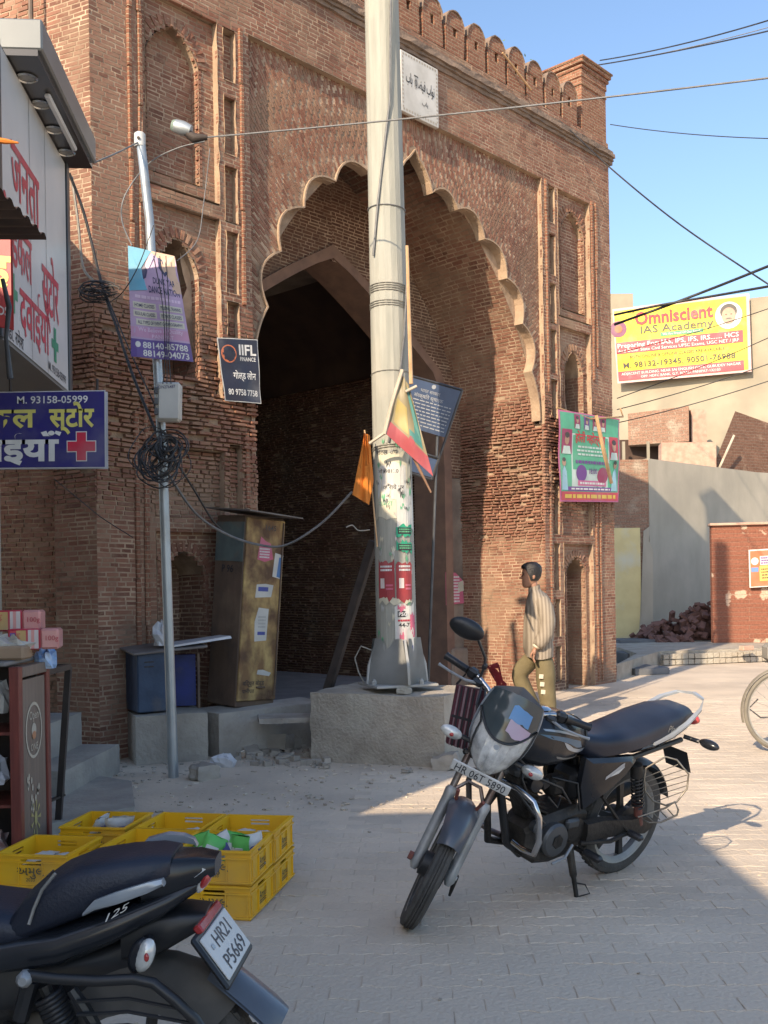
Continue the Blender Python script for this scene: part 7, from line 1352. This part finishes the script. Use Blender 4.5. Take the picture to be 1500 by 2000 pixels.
tag(MB().tube([GM @ Vector((7.72, -.26, 3.80)), GM @ Vector((7.84, -.30, 3.3)), GM @ Vector((7.98, -.33, 2.86))], [.026, .03, .024], 7).build('bamboo_pole', 'bamboo', smooth=50), 'short bamboo pole slanting across the green banner', 'pole')
tag(MB().tube([GM @ Vector((5.95, -.04, 8.28)), GM @ Vector((6.55, -.06, 8.0))], .014, 6).build('loose_stick', 'bamboo'), 'pale stick lodged against the battlements', 'stick')
# small plants rooted behind the turret
pm('leaf', (.07, .12, .035), (.10, .15, .05), 9, .7, isl=.3); wp = thing('wall_plant', 'small green plant growing between the battlements and the turret', 'plant', GM @ Vector((7.2, .5, 8.3))); rr = random.Random(5); lf = MB()
for k in range(160):
    p = GM @ Vector((rr.gauss(7.05, .32), .45+rr.gauss(0, .12), 8.35+abs(rr.gauss(0, .16)))); d1 = Vector((rr.uniform(-1, 1), rr.uniform(-1, 1), rr.uniform(-.3, 1))).normalized()*.05; d2 = d1.orthogonal().normalized()*.018; lf.add([p, p+d1*.5+d2, p+d1, p+d1*.5-d2], [(0, 1, 2, 3)])
lf.build('foliage', 'leaf', wp)['kind'] = 'stuff'
MB().tube([GM @ Vector((7.1, .45, 8.0)), GM @ Vector((7.05, .45, 8.4))], .012, 5).build('stem', 'brown_wood', wp)
# ================================================================ cables
def cable(label, pts, r, m='cable_black', sag=0., n=14, name='overhead_cable'):
    P = [at(*p) for p in pts]; Q = []
    if len(P) == 2: Q = [P[0].lerp(P[1], k/n)+Vector((0, 0, -sag*4*(k/n)*(1-k/n))) for k in range(n+1)]
    else:
        for i in range(len(P)-1):
            p0, p1, p2, p3 = P[max(i-1, 0)], P[i], P[i+1], P[min(i+2, len(P)-1)]
            for k in range(7): t = k/7; Q.append(.5*((2*p1)+(p2-p0)*t+(2*p0-5*p1+4*p2-p3)*t*t+(3*p1-p0-3*p2+p3)*t**3))
        Q.append(P[-1])
    tag(MB().tube(Q, r, 6, False).build(name, m, smooth=60), label, 'cable', 'cables strung over the street')
cable('thin cable from the street lamp across the arch to the upper right', [(405, 268, 8.2), (1520, 150, 6.6)], .007, 'cable_grey', .02)
cable('upper of two cables rising from behind the turret', [(1172, 118, 17), (1520, 34, 13)], .010, sag=.05); cable('lower of two cables rising from behind the turret', [(1060, 142, 17.4), (1520, 56, 13)], .010, sag=.05); cable('faint third cable beside the pair above the turret', [(1165, 127, 18), (1520, 48, 16)], .007, 'cable_grey', sag=.05)
cable('short cable crossing the sky right of the pier', [(1192, 243, 19), (1520, 271, 16)], .008, sag=.05); cable('black cable falling from the cornice across the blue sky', [(1112, 252, 14.2), (1192, 328, 13.5), (1330, 440, 12.5), (1520, 568, 11.5)], .010)
cable('thick twisted cable above the yellow banner', [(1200, 634, 17), (1300, 598, 16.5), (1400, 560, 16), (1520, 512, 15)], .022); cable('second thick cable touching the yellow banner top', [(1200, 615, 17), (1290, 596, 16.5), (1400, 577, 16), (1520, 556, 15)], .020)
for k, (y0, y1, lab) in enumerate(((690, 600, 'thin line crossing the yellow banner'), (778, 655, 'uppermost thin line below the yellow banner'), (800, 708, 'middle thin line below the yellow banner'), (826, 742, 'lowest thin line below the yellow banner'))): cable(lab, [(1205, y0, 18.5), (1520, y1-4, 17)], .008, sag=.04)
cable('thick black cable running down the left corner of the gateway', [(135, 338, 8.3), (165, 420, 8.45), (200, 560, 8.5), (228, 640, 8.4), (262, 740, 8.2), (315, 868, 8.0)], .012); cable('pale cable looping beside the left corner', [(140, 345, 8.4), (152, 430, 8.45), (162, 520, 8.5), (182, 548, 8.5)], .011, 'wire_grey'); cable('second black cable from the corner knot to the steel pole', [(205, 570, 8.45), (260, 700, 8.2), (305, 800, 8.0), (320, 880, 7.98)], .006)
cable('cable from the shop canopy to the head of the steel pole', [(183, 318, 7.2), (225, 300, 7.6), (270, 278, 8.0)], .007, 'cable_grey'); cable('lamp cable curling down beside the steel pole', [(400, 276, 8.2), (345, 290, 8.2), (290, 320, 8.2), (245, 380, 8.1), (238, 430, 8.1), (258, 480, 8.0)], .006, 'cable_grey')
cable('sagging cable from the coil past the rusty cabinet to the flag', [(325, 920, 7.97), (380, 1000, 8.3), (440, 1042, 8.7), (505, 1064, 8.8), (560, 1064, 8.75), (630, 1020, 8.7), (688, 960, 8.62)], .011, 'cable_grey'); cable('black cable from the coil straight to the rusty cabinet', [(330, 880, 7.97), (375, 950, 8.4), (418, 1020, 8.9), (450, 1046, 9.1)], .009); cable('short frayed cable dangling left of the concrete pole', [(722, 1035, 8.65), (700, 1036, 8.6), (688, 1026, 8.58), (676, 1030, 8.55)], .006, 'wire_grey')
cable('thin wire across the old wall below the blue sign', [(105, 935, 8.6), (160, 980, 8.6), (200, 1012, 8.6), (260, 1050, 8.6)], .004); cable('wire from the banner crossing to the black banner', [(345, 510, 7.95), (385, 470, 8.4), (398, 395, 8.6), (410, 290, 8.6)], .004, 'cable_grey'); cable('thin wire slanting over the dance banner', [(300, 440, 7.88), (270, 520, 7.88), (240, 570, 8.0), (215, 590, 8.3)], .004)
for k in range(3): cable(('left', 'middle', 'right')[k]+' hanging wire in front of the dance banner', [(300+12*k, 500, 7.9), (318+6*k, 600, 7.88), (322+4*k, 690, 7.88), (318+8*k, 750, 7.86)], .0035)
kn = MB(); rr = random.Random(14); c0 = at(200, 568, 8.42)
for k in range(16):
    r = rr.uniform(.03, .09); c = c0+Vector((rr.uniform(-.12, .08), rr.uniform(-.05, .03), rr.uniform(-.05, .05))); kn.tube([c+Vector((r*1.5*cos(a), r*.5*sin(a+k), r*sin(a)*.7)) for a in [2*pi*j/16 for j in range(15)]], rr.choice((.004, .006)), 5)
tag(kn.build('cable_knot', 'cable_black', smooth=60), 'knot of cables bunched on the left corner of the gateway', 'cable coil')
